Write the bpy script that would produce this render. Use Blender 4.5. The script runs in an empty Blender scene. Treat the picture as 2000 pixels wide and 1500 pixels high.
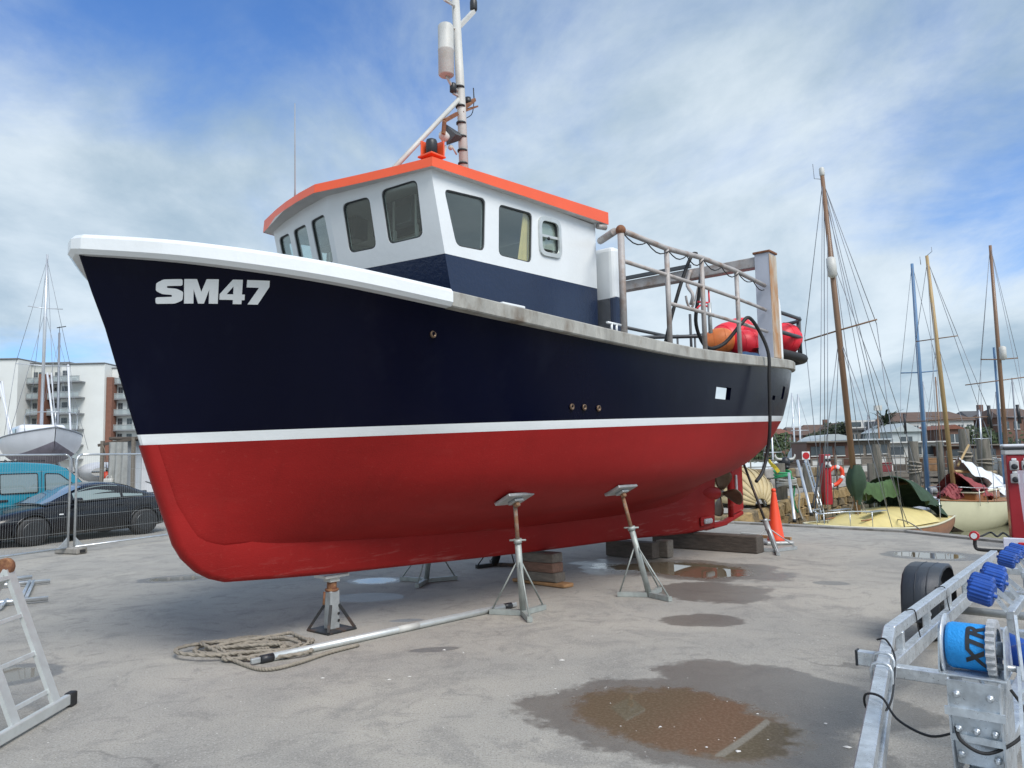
import bpy, bmesh, math, random
import numpy as np
from mathutils import Vector, Matrix
R = math.radians
random.seed(47)
scene = bpy.context.scene
COL = scene.collection

# ------------------------------------------------------------------ camera
CAM_H, LENS_PX, PITCH, ROLL = 1.75, 1500.0, R(5.25), R(1.2)
_f = Vector((0, math.cos(PITCH), math.sin(PITCH)))
_u0 = Vector((0, -math.sin(PITCH), math.cos(PITCH)))
_r0 = Vector((1, 0, 0))
_u = _u0 * math.cos(ROLL) + _r0 * math.sin(ROLL)
_r = _r0 * math.cos(ROLL) - _u0 * math.sin(ROLL)
cam_data = bpy.data.cameras.new('camera')
cam_data.sensor_width = 36.0
cam_data.lens = 36.0 * LENS_PX / 2000.0
cam_data.clip_start = 0.05
cam_data.clip_end = 6000
cam = bpy.data.objects.new('camera', cam_data)
COL.objects.link(cam)
cam.matrix_world = Matrix(((_r.x, _u.x, -_f.x, 0), (_r.y, _u.y, -_f.y, 0), (_r.z, _u.z, -_f.z, CAM_H), (0, 0, 0, 1)))
scene.camera = cam

# ------------------------------------------------------------------ sky: Nishita with a broken cloud deck
SUN_ELEV, SUN_AZ = R(48), R(150)      # azimuth measured from +Y towards +X
world = bpy.data.worlds.new('World')
scene.world = world
world.use_nodes = True
nt = world.node_tree
nt.nodes.clear()
def wn(t, **kw):
    n = nt.nodes.new(t)
    for k, v in kw.items(): setattr(n, k, v)
    return n
def wmath(op, a, b=None, clamp=False):
    n = wn('ShaderNodeMath', operation=op, use_clamp=clamp)
    for i, v in enumerate((a, b)):
        if v is None: continue
        if isinstance(v, (int, float)): n.inputs[i].default_value = v
        else: nt.links.new(v, n.inputs[i])
    return n.outputs[0]
sky = wn('ShaderNodeTexSky', sky_type='NISHITA')
sky.sun_disc = False
sky.sun_elevation = SUN_ELEV
sky.sun_rotation = SUN_AZ
sky.altitude = 0
sky.air_density = 1.0
sky.dust_density = 1.2
sky.ozone_density = 2.0
tc = wn('ShaderNodeTexCoord')
sep = wn('ShaderNodeSeparateXYZ')
nt.links.new(tc.outputs['Generated'], sep.inputs[0])
zc = wmath('ADD', wmath('MAXIMUM', sep.outputs[2], 0.0), 0.20)
comb = wn('ShaderNodeCombineXYZ')
nt.links.new(wmath('DIVIDE', sep.outputs[0], zc), comb.inputs[0])
nt.links.new(wmath('DIVIDE', sep.outputs[1], zc), comb.inputs[1])
def wnoise(scale, detail, rough, dist, loc, stretch=(1, 1, 1), rot=0.0):
    m = wn('ShaderNodeMapping')
    m.inputs['Location'].default_value = loc
    m.inputs['Scale'].default_value = stretch
    m.inputs['Rotation'].default_value = (0, 0, rot)
    nt.links.new(comb.outputs[0], m.inputs[0])
    n = wn('ShaderNodeTexNoise')
    n.inputs['Scale'].default_value = scale
    n.inputs['Detail'].default_value = detail
    n.inputs['Roughness'].default_value = rough
    n.inputs['Distortion'].default_value = dist
    nt.links.new(m.outputs[0], n.inputs['Vector'])
    return n.outputs['Fac']
OX, OY = 13.22, 20.63
big = wnoise(0.52, 2, 0.5, 0.2, (OX, OY, 0), (1, 1, 1), 0.5)
fine = wnoise(1.7, 11, 0.61, 0.4, (OX + 3.1, OY + 7.7, 0), (1.0, 0.72, 1), 0.5)
cov = wmath('ADD', wmath('MULTIPLY', big, 0.74), wmath('MULTIPLY', fine, 0.36))
ramp = wn('ShaderNodeMapRange', interpolation_type='SMOOTHSTEP')
ramp.inputs[1].default_value = 0.385
ramp.inputs[2].default_value = 0.58
nt.links.new(cov, ramp.inputs[0])
shade_n = wnoise(1.0, 10, 0.59, 0.35, (OX + 11.3, OY + 2.2, 0), (1.0, 0.65, 1), 0.6)
shade = wn('ShaderNodeMapRange', interpolation_type='SMOOTHSTEP')
shade.inputs[1].default_value = 0.38
shade.inputs[2].default_value = 0.70
nt.links.new(shade_n, shade.inputs[0])
ccol = wn('ShaderNodeMixRGB')
ccol.inputs[1].default_value = (3.75, 4.2, 4.5, 1)
ccol.inputs[2].default_value = (1.8, 2.4, 2.9, 1)
nt.links.new(shade.outputs[0], ccol.inputs[0])
skb = wn('ShaderNodeMixRGB', blend_type='MULTIPLY')
skb.inputs[0].default_value = 1.0
skb.inputs[2].default_value = (0.42, 0.64, 0.92, 1)
nt.links.new(sky.outputs[0], skb.inputs[1])
mix = wn('ShaderNodeMixRGB')
nt.links.new(wmath('MULTIPLY', ramp.outputs[0], 0.94), mix.inputs[0])
nt.links.new(skb.outputs[0], mix.inputs[1])
nt.links.new(ccol.outputs[0], mix.inputs[2])
bg = wn('ShaderNodeBackground')
bg.inputs['Strength'].default_value = 0.10
nt.links.new(mix.outputs[0], bg.inputs['Color'])
wout = wn('ShaderNodeOutputWorld')
nt.links.new(bg.outputs[0], wout.inputs['Surface'])

# ------------------------------------------------------------------ sun, veiled by cloud
sun_d = bpy.data.lights.new('sun', 'SUN')
sun_d.energy = 1.5
sun_d.angle = R(32)
sun_d.color = (1.0, 0.95, 0.88)
sun = bpy.data.objects.new('sun', sun_d)
COL.objects.link(sun)
_sd = Vector((math.sin(SUN_AZ) * math.cos(SUN_ELEV), math.cos(SUN_AZ) * math.cos(SUN_ELEV), math.sin(SUN_ELEV)))
sun.rotation_euler = (-_sd).to_track_quat('-Z', 'Y').to_euler()
sun.location = (0, 0, 60)

scene.view_settings.view_transform = 'Standard'
scene.view_settings.look = 'None'
scene.view_settings.exposure = 1.12
scene.view_settings.gamma = 1.0
scene.view_settings.use_curve_mapping = False

# ------------------------------------------------------------------ where a sight line meets the ground or a given distance
def ray(px, py):
    d = _f + _r * ((px - 1000) / LENS_PX) - _u * ((py - 750) / LENS_PX)
    return d / d.y
def gnd(px, py, z=0.0):
    d = ray(px, py)
    return Vector((0, 0, CAM_H)) + d * ((z - CAM_H) / d.z)
def at(px, py, dist):
    return Vector((0, 0, CAM_H)) + ray(px, py) * dist

# ------------------------------------------------------------------ materials
MATS = {}
def mat(name, col, rough=0.6, metal=0.0, var=0.0, vscale=3.0, bump=0.0, bscale=40.0, col2=None, c2scale=1.2, c2lo=0.5, c2hi=0.65,
        coat=0.0, spec=0.5, stretch=(1, 1, 1), trans=0.0, rvar=0.0, alpha=1.0, emit=None):
    """principled material with object-space noise for tone, an optional second colour in patches and fine relief"""
    m = bpy.data.materials.new(name)
    m.use_nodes = True
    t = m.node_tree
    b = t.nodes['Principled BSDF']
    b.inputs['Roughness'].default_value = rough
    b.inputs['Metallic'].default_value = metal
    b.inputs['Base Color'].default_value = (*col, 1)
    b.inputs['Coat Weight'].default_value = coat
    b.inputs['Coat Roughness'].default_value = 0.08
    b.inputs['Specular IOR Level'].default_value = spec
    b.inputs['Transmission Weight'].default_value = trans
    b.inputs['Alpha'].default_value = alpha
    if emit:
        b.inputs['Emission Color'].default_value = (*emit, 1)
        b.inputs['Emission Strength'].default_value = 1.0
    L = t.links.new
    co = t.nodes.new('ShaderNodeTexCoord')
    mp = t.nodes.new('ShaderNodeMapping')
    mp.inputs['Scale'].default_value = stretch
    L(co.outputs['Object'], mp.inputs[0])
    def noise(s, d=5, r=0.6):
        n = t.nodes.new('ShaderNodeTexNoise')
        n.inputs['Scale'].default_value = s
        n.inputs['Detail'].default_value = d
        n.inputs['Roughness'].default_value = r
        L(mp.outputs[0], n.inputs['Vector'])
        return n.outputs['Fac']
    out = None
    if var > 0:
        mr = t.nodes.new('ShaderNodeMapRange')
        mr.inputs[1].default_value = 0.25; mr.inputs[2].default_value = 0.75
        mr.inputs[3].default_value = 1 - var; mr.inputs[4].default_value = 1 + var
        L(noise(vscale), mr.inputs[0])
        mx = t.nodes.new('ShaderNodeMixRGB'); mx.blend_type = 'MULTIPLY'; mx.inputs[0].default_value = 1
        mx.inputs[1].default_value = (*col, 1)
        L(mr.outputs[0], mx.inputs[2])
        out = mx.outputs[0]
    if col2:
        mr = t.nodes.new('ShaderNodeMapRange')
        mr.inputs[1].default_value = c2lo; mr.inputs[2].default_value = c2hi
        L(noise(c2scale, 7, 0.65), mr.inputs[0])
        mx = t.nodes.new('ShaderNodeMixRGB')
        L(mr.outputs[0], mx.inputs[0])
        if out: L(out, mx.inputs[1])
        else: mx.inputs[1].default_value = (*col, 1)
        mx.inputs[2].default_value = (*col2, 1)
        out = mx.outputs[0]
    if out: L(out, b.inputs['Base Color'])
    if rvar > 0:
        mr = t.nodes.new('ShaderNodeMapRange')
        mr.inputs[1].default_value = 0.3; mr.inputs[2].default_value = 0.7
        mr.inputs[3].default_value = max(0, rough - rvar); mr.inputs[4].default_value = min(1, rough + rvar)
        L(noise(vscale * 1.7), mr.inputs[0])
        L(mr.outputs[0], b.inputs['Roughness'])
    if bump > 0:
        bp = t.nodes.new('ShaderNodeBump')
        bp.inputs['Strength'].default_value = bump
        bp.inputs['Distance'].default_value = 0.02
        L(noise(bscale, 6, 0.6), bp.inputs['Height'])
        L(bp.outputs[0], b.inputs['Normal'])
    MATS[name] = m
    return m

# ------------------------------------------------------------------ mesh builder
class MB:
    def __init__(self):
        self.v = []; self.f = []; self.s = []
    def add(self, vs, fs, smooth=False):
        o = len(self.v)
        self.v += [tuple(p) for p in vs]
        self.f += [tuple(i + o for i in f) for f in fs]
        self.s += [smooth] * len(fs)
        return self
    def box(self, c, s, rot=None, taper=1.0):
        hx, hy, hz = s[0] / 2, s[1] / 2, s[2] / 2
        vs = []
        for z in (-1, 1):
            k = taper if z > 0 else 1.0
            for x, y in ((-1, -1), (1, -1), (1, 1), (-1, 1)):
                p = Vector((x * hx * k, y * hy * k, z * hz))
                if rot is not None: p = rot @ p
                vs.append(p + Vector(c))
        return self.add(vs, [(3, 2, 1, 0), (4, 5, 6, 7), (0, 1, 5, 4), (1, 2, 6, 5), (2, 3, 7, 6), (3, 0, 4, 7)])
    def bbox(self, c, s, b=0.01, rot=None, seg=2):
        """box with rounded edges"""
        bm = bmesh.new()
        bmesh.ops.create_cube(bm, size=1)
        bmesh.ops.scale(bm, vec=s, verts=bm.verts)
        bmesh.ops.bevel(bm, geom=bm.edges[:] , offset=min(b, min(s) * 0.49), segments=seg, affect='EDGES', profile=0.5)
        bm.verts.ensure_lookup_table()
        vs = []
        for v in bm.verts:
            p = v.co.copy()
            if rot is not None: p = rot @ p
            vs.append(p + Vector(c))
        fs = [[v.index for v in f.verts] for f in bm.faces]
        bm.free()
        return self.add(vs, fs, False)
    def beam(self, p, q, w, h, up=(0, 0, 1), b=0.0):
        p, q = Vector(p), Vector(q)
        d = q - p
        x = d.normalized()
        y = Vector(up).cross(x)
        if y.length < 1e-4: y = Vector((0, 1, 0)).cross(x)
        y.normalize(); z = x.cross(y)
        rot = Matrix((x, y, z)).transposed()
        if b > 0: return self.bbox((p + q) / 2, (d.length, w, h), b, rot, 1)
        return self.box((p + q) / 2, (d.length, w, h), rot)
    def tube(self, path, r, n=8, closed=False, cap=True):
        P = [Vector(p) for p in path]
        m = len(P)
        rr = r if isinstance(r, (list, tuple)) else [r] * m
        T = []
        for i in range(m):
            a = P[(i - 1) % m] if (closed or i > 0) else P[i]
            c = P[(i + 1) % m] if (closed or i < m - 1) else P[i]
            T.append((c - a).normalized())
        nrm = T[0].cross(Vector((0, 0, 1)))
        if nrm.length < 1e-3: nrm = T[0].cross(Vector((1, 0, 0)))
        nrm.normalize()
        vs = []
        for i in range(m):
            nrm = nrm - T[i] * nrm.dot(T[i])
            if nrm.length < 1e-6: nrm = T[i].orthogonal()
            nrm.normalize()
            bi = T[i].cross(nrm)
            for k in range(n):
                a = 2 * math.pi * k / n
                vs.append(P[i] + (nrm * math.cos(a) + bi * math.sin(a)) * rr[i])
        fs = []
        for i in range(m if closed else m - 1):
            j = (i + 1) % m
            for k in range(n):
                l = (k + 1) % n
                fs.append((i * n + k, i * n + l, j * n + l, j * n + k))
        self.add(vs, fs, True)
        if cap and not closed:
            o = len(self.v) - len(vs)
            self.f.append(tuple(o + k for k in reversed(range(n)))); self.s.append(False)
            self.f.append(tuple(o + (m - 1) * n + k for k in range(n))); self.s.append(False)
        return self
    def lathe(self, prof, n=20, c=(0, 0, 0), rot=None, smooth=True):
        """profile of (radius, height) turned about z"""
        vs = []
        for r, z in prof:
            for k in range(n):
                a = 2 * math.pi * k / n
                p = Vector((r * math.cos(a), r * math.sin(a), z))
                if rot is not None: p = rot @ p
                vs.append(p + Vector(c))
        fs = []
        for i in range(len(prof) - 1):
            for k in range(n):
                l = (k + 1) % n
                fs.append((i * n + k, i * n + l, (i + 1) * n + l, (i + 1) * n + k))
        fs2 = [tuple(reversed(range(n))), tuple((len(prof) - 1) * n + k for k in range(n))]
        o = len(self.v)
        self.add(vs, fs, smooth)
        for f in fs2:
            self.f.append(tuple(i + o for i in f)); self.s.append(False)
        return self
    def ball(self, c, r, n=16, m=10, sc=(1, 1, 1), rot=None):
        vs = []; fs = []
        for i in range(m + 1):
            t = math.pi * i / m
            for k in range(n):
                a = 2 * math.pi * k / n
                p = Vector((math.sin(t) * math.cos(a) * r * sc[0], math.sin(t) * math.sin(a) * r * sc[1], math.cos(t) * r * sc[2]))
                if rot is not None: p = rot @ p
                vs.append(p + Vector(c))
        for i in range(m):
            for k in range(n):
                l = (k + 1) % n
                fs.append((i * n + k, (i + 1) * n + k, (i + 1) * n + l, i * n + l))
        return self.add(vs, fs, True)
    def prism(self, poly, d, frame=None):
        """2-D outline pushed by d along local z; frame maps local to parent"""
        n = len(poly)
        vs = [Vector((x, y, 0)) for x, y in poly] + [Vector((x, y, d)) for x, y in poly]
        if frame is not None: vs = [frame @ v for v in vs]
        fs = [tuple(reversed(range(n))), tuple(range(n, 2 * n))]
        fs += [(i, (i + 1) % n, (i + 1) % n + n, i + n) for i in range(n)]
        return self.add(vs, fs)
    def grid(self, rows, smooth=True, closed=False):
        n = len(rows[0]); vs = [p for r in rows for p in r]; fs = []
        for i in range(len(rows) - 1):
            for k in range(n if closed else n - 1):
                l = (k + 1) % n
                fs.append((i * n + k, i * n + l, (i + 1) * n + l, (i + 1) * n + k))
        return self.add(vs, fs, smooth)
    def mesh(self, name):
        me = bpy.data.meshes.new(name)
        me.from_pydata([tuple(v) for v in self.v], [], self.f)
        me.polygons.foreach_set('use_smooth', self.s)
        me.update()
        return me
    def build(self, name, m, parent=None, fix=True, weld=False):
        me = self.mesh(name)
        if fix:
            bm = bmesh.new(); bm.from_mesh(me)
            if weld: bmesh.ops.remove_doubles(bm, verts=bm.verts, dist=1e-4)
            bmesh.ops.recalc_face_normals(bm, faces=bm.faces)
            bm.to_mesh(me); bm.free()
        me.materials.append(MATS[m] if isinstance(m, str) else m)
        o = bpy.data.objects.new(name, me)
        COL.objects.link(o)
        if parent is not None: o.parent = parent
        return o

def tag(o, label=None, cat=None, group=None, kind=None):
    if label: o['label'] = label
    if cat: o['category'] = cat
    if group: o['group'] = group
    if kind: o['kind'] = kind
    return o
def thing(name, label, cat, loc=(0, 0, 0), rz=0.0, group=None):
    o = bpy.data.objects.new(name, None)
    o.empty_display_size = 0.2
    COL.objects.link(o)
    o.location = loc
    o.rotation_euler = (0, 0, rz)
    return tag(o, label, cat, group)
def copy_tree(o, parent=None):
    c = o.copy(); COL.objects.link(c)
    if parent is not None: c.parent = parent
    for ch in list(o.children): copy_tree(ch, c)
    return c
def spline(pts, n):
    """Catmull-Rom through 3-D points"""
    P = [Vector(p) for p in pts]; out = []
    m = len(P)
    for j in range(n):
        t = j / (n - 1) * (m - 1); i = min(int(t), m - 2); s = t - i
        a, b, c, d = P[max(i - 1, 0)], P[i], P[i + 1], P[min(i + 2, m - 1)]
        out.append(0.5 * ((2 * b) + (c - a) * s + (2 * a - 5 * b + 4 * c - d) * s * s + (3 * b - a - 3 * c + d) * s ** 3))
    return out
def rrect(w, h, r, n=4):
    """rounded rectangle outline, centred"""
    out = []
    for cx, cy, a0 in ((w / 2 - r, h / 2 - r, 0), (-w / 2 + r, h / 2 - r, 90), (-w / 2 + r, -h / 2 + r, 180), (w / 2 - r, -h / 2 + r, 270)):
        for k in range(n + 1):
            a = R(a0 + 90 * k / n)
            out.append((cx + r * math.cos(a), cy + r * math.sin(a)))
    return out
def round_poly(pts, r, n=4):
    """outline with its corners rounded"""
    out = []; m = len(pts)
    for i in range(m):
        p = Vector((*pts[i], 0)); a = Vector((*pts[i - 1], 0)); c = Vector((*pts[(i + 1) % m], 0))
        u = (a - p).normalized(); w = (c - p).normalized()
        rr = min(r, (a - p).length * 0.45, (c - p).length * 0.45)
        for k in range(n + 1):
            t = k / n
            q = (p + u * rr) * (1 - t) ** 2 + p * 2 * t * (1 - t) + (p + w * rr) * t * t
            out.append((q.x, q.y))
    return out
def boolean_cut(o, cutters):
    """cut holes for good and drop the cutting shapes"""
    for c in cutters:
        md = o.modifiers.new('cut', 'BOOLEAN'); md.operation = 'DIFFERENCE'; md.object = c; md.solver = 'EXACT'
    bpy.context.view_layer.update()
    dg = bpy.context.evaluated_depsgraph_get()
    me = bpy.data.meshes.new_from_object(o.evaluated_get(dg), depsgraph=dg)
    o.modifiers.clear()
    old = o.data; o.data = me; me.name = old.name
    for c in cutters:
        d = c.data; bpy.data.objects.remove(c); bpy.data.meshes.remove(d)
def text_mesh(s, size, extrude, bold=0.0, shear=0.0, spacing=1.0):
    cu = bpy.data.curves.new('lettering', 'FONT')
    cu.body = s; cu.size = size; cu.extrude = extrude; cu.offset = bold; cu.shear = shear; cu.space_character = spacing
    o = bpy.data.objects.new('lettering', cu); COL.objects.link(o)
    bpy.context.view_layer.update()
    dg = bpy.context.evaluated_depsgraph_get()
    me = bpy.data.meshes.new_from_object(o.evaluated_get(dg), depsgraph=dg)
    bpy.data.objects.remove(o); bpy.data.curves.remove(cu)
    return me
# ------------------------------------------------------------------ the yard: worn asphalt, puddles, quay
mat('white_paint', (0.74, 0.77, 0.78), 0.35, var=0.05, vscale=2.0, bump=0.12, bscale=18, coat=0.2)
mat('dirty_white', (0.52, 0.52, 0.49), 0.5, var=0.14, vscale=4, bump=0.1, bscale=30, col2=(0.42, 0.38, 0.30), c2scale=3, c2lo=0.6, c2hi=0.85)
mat('galvanised', (0.58, 0.61, 0.63), 0.36, 0.75, var=0.16, vscale=9, rvar=0.1, bump=0.06, bscale=60)
mat('dull_galvanised', (0.42, 0.44, 0.44), 0.5, 0.5, var=0.22, vscale=8, rvar=0.12, bump=0.1, bscale=50, col2=(0.30, 0.24, 0.19), c2scale=6, c2lo=0.58, c2hi=0.8)
mat('aluminium', (0.60, 0.63, 0.62), 0.42, 0.45, var=0.1, vscale=10, rvar=0.1, bump=0.02, bscale=80)
mat('rust', (0.20, 0.085, 0.045), 0.85, 0.1, var=0.35, vscale=12, bump=0.4, bscale=60, col2=(0.33, 0.17, 0.08), c2scale=14)
mat('black_rubber', (0.016, 0.016, 0.017), 0.62, var=0.25, vscale=10, bump=0.15, bscale=60)
mat('black_plastic', (0.022, 0.024, 0.028), 0.42, var=0.2, vscale=6, bump=0.1, bscale=40)
mat('rope_tan', (0.27, 0.24, 0.195), 0.9, var=0.2, vscale=20, bump=0.3, bscale=120)
mat('timber_grey', (0.17, 0.15, 0.125), 0.85, var=0.35, vscale=6, stretch=(1, 6, 6), bump=0.5, bscale=14)
mat('timber_dark', (0.085, 0.07, 0.058), 0.85, var=0.4, vscale=6, stretch=(1, 6, 6), bump=0.5, bscale=14)
mat('timber_brown', (0.30, 0.17, 0.085), 0.8, var=0.3, vscale=5, stretch=(1, 7, 7), bump=0.35, bscale=14)
mat('glass', (0.05, 0.065, 0.07), 0.04, 0.0, spec=0.8, coat=0.3)
mat('orange_plastic', (0.82, 0.075, 0.025), 0.45, var=0.1, vscale=5, bump=0.08, bscale=30)
mat('red_buoy', (0.78, 0.025, 0.045), 0.42, var=0.12, vscale=4, bump=0.08, bscale=20)

def ground_material():
    m = bpy.data.materials.new('worn_asphalt'); m.use_nodes = True
    t = m.node_tree; b = t.nodes['Principled BSDF']; L = t.links.new
    co = t.nodes.new('ShaderNodeTexCoord')
    P = co.outputs['Object']
    def mth(op, a, c=None, clamp=False):
        n = t.nodes.new('ShaderNodeMath'); n.operation = op; n.use_clamp = clamp
        for i, v in enumerate((a, c)):
            if v is None: continue
            if isinstance(v, (int, float)): n.inputs[i].default_value = v
            else: L(v, n.inputs[i])
        return n.outputs[0]
    def noise(s, d=6, r=0.6, dist=0.0):
        n = t.nodes.new('ShaderNodeTexNoise')
        n.inputs['Scale'].default_value = s; n.inputs['Detail'].default_value = d
        n.inputs['Roughness'].default_value = r; n.inputs['Distortion'].default_value = dist
        L(P, n.inputs['Vector']); return n.outputs['Fac']
    def rng(v, a, c, d=0.0, e=1.0, smooth=True):
        n = t.nodes.new('ShaderNodeMapRange')
        if smooth: n.interpolation_type = 'SMOOTHSTEP'
        n.inputs[1].default_value = a; n.inputs[2].default_value = c; n.inputs[3].default_value = d; n.inputs[4].default_value = e
        L(v, n.inputs[0]); return n.outputs[0]
    def mixc(f, a, c):
        n = t.nodes.new('ShaderNodeMixRGB')
        if isinstance(f, (int, float)): n.inputs[0].default_value = f
        else: L(f, n.inputs[0])
        for i, v in ((1, a), (2, c)):
            if isinstance(v, tuple): n.inputs[i].default_value = (*v, 1)
            else: L(v, n.inputs[i])
        return n.outputs[0]
    edge = mth('ADD', mth('MULTIPLY', mth('SUBTRACT', noise(1.3, 4, 0.55), 0.5), 1.1), mth('MULTIPLY', mth('SUBTRACT', noise(9, 6, 0.65), 0.5), 0.42))
    # puddles: left end, right end (sight lines to the ground), half width, floor value (damp only when high)
    pud = [((1020, 1345), (1760, 1490), 0.80, 0.0), ((1290, 1285), (1860, 1430), 0.50, 0.80),
           ((1120, 1100), (1570, 1124), 1.05, 0.0), ((1715, 1082), (1945, 1088), 0.62, 0.0), ((255, 1138), (450, 1122), 0.40, 0.0),
           ((-80, 1322), (125, 1312), 0.36, 0.0), ((680, 1133), (790, 1135), 0.34, 0.0), ((1270, 1150), (1520, 1162), 0.75, 0.86),
           ((1290, 1212), (1460, 1212), 0.34, 0.84), ((640, 1168), (800, 1165), 0.30, 0.9), ((800, 1272), (910, 1264), 0.10, 0.86), ((1590, 1138), (1660, 1140), 0.16, 0.88),
           ((760, 1213), (830, 1210), 0.08, 0.85)]
    dmin = None
    for a, c, hw, fl in pud:
        A = gnd(*a); Bq = gnd(*c); ce = (A + Bq) / 2; d = Bq - A
        mp = t.nodes.new('ShaderNodeMapping'); mp.vector_type = 'TEXTURE'
        mp.inputs['Location'].default_value = (ce.x, ce.y, 0)
        mp.inputs['Rotation'].default_value = (0, 0, math.atan2(d.y, d.x))
        mp.inputs['Scale'].default_value = (d.length / 2, hw, 1)
        L(P, mp.inputs[0])
        le = t.nodes.new('ShaderNodeVectorMath'); le.operation = 'LENGTH'
        L(mp.outputs[0], le.inputs[0])
        v = mth('ADD', le.outputs['Value'], edge)
        if fl > 0: v = mth('MAXIMUM', v, fl)
        dmin = v if dmin is None else mth('MINIMUM', dmin, v)
    wet = rng(dmin, 1.02, 0.86)
    water = rng(dmin, 0.74, 0.50)
    # dry colour: grey, sandy dust in broad patches, dark repaired patches, aggregate speckle
    base = mixc(rng(noise(0.35, 5, 0.6, 0.4), 0.36, 0.66), (0.305, 0.293, 0.264), (0.405, 0.378, 0.325))
    base = mixc(mth('MULTIPLY', rng(noise(0.9, 8, 0.70, 1.4), 0.48, 0.66), 0.75), base, (0.235, 0.225, 0.205))
    base = mixc(mth('MULTIPLY', rng(noise(3.2, 8, 0.74, 1.0), 0.50, 0.66), 0.62), base, (0.205, 0.197, 0.180))
    base = mixc(mth('MULTIPLY', rng(noise(55, 3, 0.7), 0.50, 0.68), 0.6), base, (0.47, 0.455, 0.42))
    base = mixc(mth('MULTIPLY', rng(noise(85, 2, 0.6), 0.54, 0.66), 0.65), base, (0.14, 0.134, 0.125))
    # hairline cracks
    vo = t.nodes.new('ShaderNodeTexVoronoi'); vo.feature = 'DISTANCE_TO_EDGE'; vo.inputs['Scale'].default_value = 0.23
    wv = t.nodes.new('ShaderNodeVectorMath'); wv.operation = 'ADD'
    nz = t.nodes.new('ShaderNodeTexNoise'); nz.inputs['Scale'].default_value = 1.1; nz.inputs['Detail'].default_value = 6
    L(P, nz.inputs['Vector'])
    sc = t.nodes.new('ShaderNodeVectorMath'); sc.operation = 'SCALE'; sc.inputs['Scale'].default_value = 1.6
    L(nz.outputs['Color'], sc.inputs[0]); L(P, wv.inputs[0]); L(sc.outputs[0], wv.inputs[1]); L(wv.outputs[0], vo.inputs['Vector'])
    crack = mth('MULTIPLY', rng(vo.outputs['Distance'], 0.0085, 0.002), rng(noise(0.5), 0.54, 0.64))
    base = mixc(mth('MULTIPLY', crack, 0.4), base, (0.06, 0.056, 0.05))
    wetc = mixc(0.55, base, (0.055, 0.048, 0.040))
    col = mixc(wet, base, wetc)
    col = mixc(water, col, mixc(rng(noise(45, 3, 0.7), 0.4, 0.7), (0.125, 0.100, 0.064), (0.175, 0.143, 0.098)))
    L(col, b.inputs['Base Color'])
    L(mth('SUBTRACT', 0.5, mth('MULTIPLY', water, 0.12)), b.inputs['Specular IOR Level'])
    rough = mth('SUBTRACT', 0.88, mth('MULTIPLY', wet, 0.50))
    rough = mth('MULTIPLY', rough, mth('SUBTRACT', 1.0, mth('MULTIPLY', water, 0.93)))
    L(rough, b.inputs['Roughness'])
    bp = t.nodes.new('ShaderNodeBump'); bp.inputs['Distance'].default_value = 0.03
    h = mth('ADD', mth('MULTIPLY', noise(70, 4, 0.7), 0.35), mth('ADD', mth('MULTIPLY', noise(2.2, 5, 0.6), 0.8), mth('MULTIPLY', crack, -0.4)))
    L(h, bp.inputs['Height'])
    L(mth('MULTIPLY', 0.42, mth('SUBTRACT', 1.0, water)), bp.inputs['Strength'])
    L(bp.outputs[0], b.inputs['Normal'])
    MATS['worn_asphalt'] = m
ground_material()

NEAR_EDGE = [(3.0, 20.0), (5.3, 18.6), (8.05, 15.95), (8.45, 14.8), (9.2, 12.9), (12, 10.4), (30, 3), (120, -20)]
FAR_EDGE = [(4.4, 20.6), (6.3, 22.0), (8.1, 24.7), (11.0, 29.9), (15.6, 36.0), (19.0, 43), (22.0, 60), (24, 112)]
poly = [(-4000, -200), (120, -200)] + NEAR_EDGE[::-1] + FAR_EDGE + [(4000, 112), (4000, 5000), (-4000, 5000)]
g = MB(); g.add([(x, y, 0) for x, y in poly], [tuple(range(len(poly)))])
g = g.build('ground', 'worn_asphalt', fix=False)
bm = bmesh.new(); bm.from_mesh(g.data); bmesh.ops.triangulate(bm, faces=bm.faces); bmesh.ops.recalc_face_normals(bm, faces=bm.faces)
for f in bm.faces:
    if f.normal.z < 0: f.normal_flip()
bm.to_mesh(g.data); bm.free()
tag(g, kind='structure')

# harbour water, low tide and silty
def water_material():
    m = bpy.data.materials.new('silty_water'); m.use_nodes = True
    t = m.node_tree; b = t.nodes['Principled BSDF']; L = t.links.new
    b.inputs['Base Color'].default_value = (0.155, 0.150, 0.095, 1)
    b.inputs['Roughness'].default_value = 0.10
    co = t.nodes.new('ShaderNodeTexCoord')
    n = t.nodes.new('ShaderNodeTexNoise'); n.inputs['Scale'].default_value = 1.4; n.inputs['Detail'].default_value = 5
    L(co.outputs['Object'], n.inputs['Vector'])
    bp = t.nodes.new('ShaderNodeBump'); bp.inputs['Strength'].default_value = 0.25; bp.inputs['Distance'].default_value = 0.06
    L(n.outputs['Fac'], bp.inputs['Height']); L(bp.outputs[0], b.inputs['Normal'])
    MATS['silty_water'] = m
water_material()
WATER_Z = -1.45
w = MB(); w.add([(0, -60, WATER_Z), (400, -60, WATER_Z), (400, 113, WATER_Z), (0, 113, WATER_Z)], [(0, 1, 2, 3)])
tag(w.build('water', 'silty_water'), kind='structure')

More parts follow.
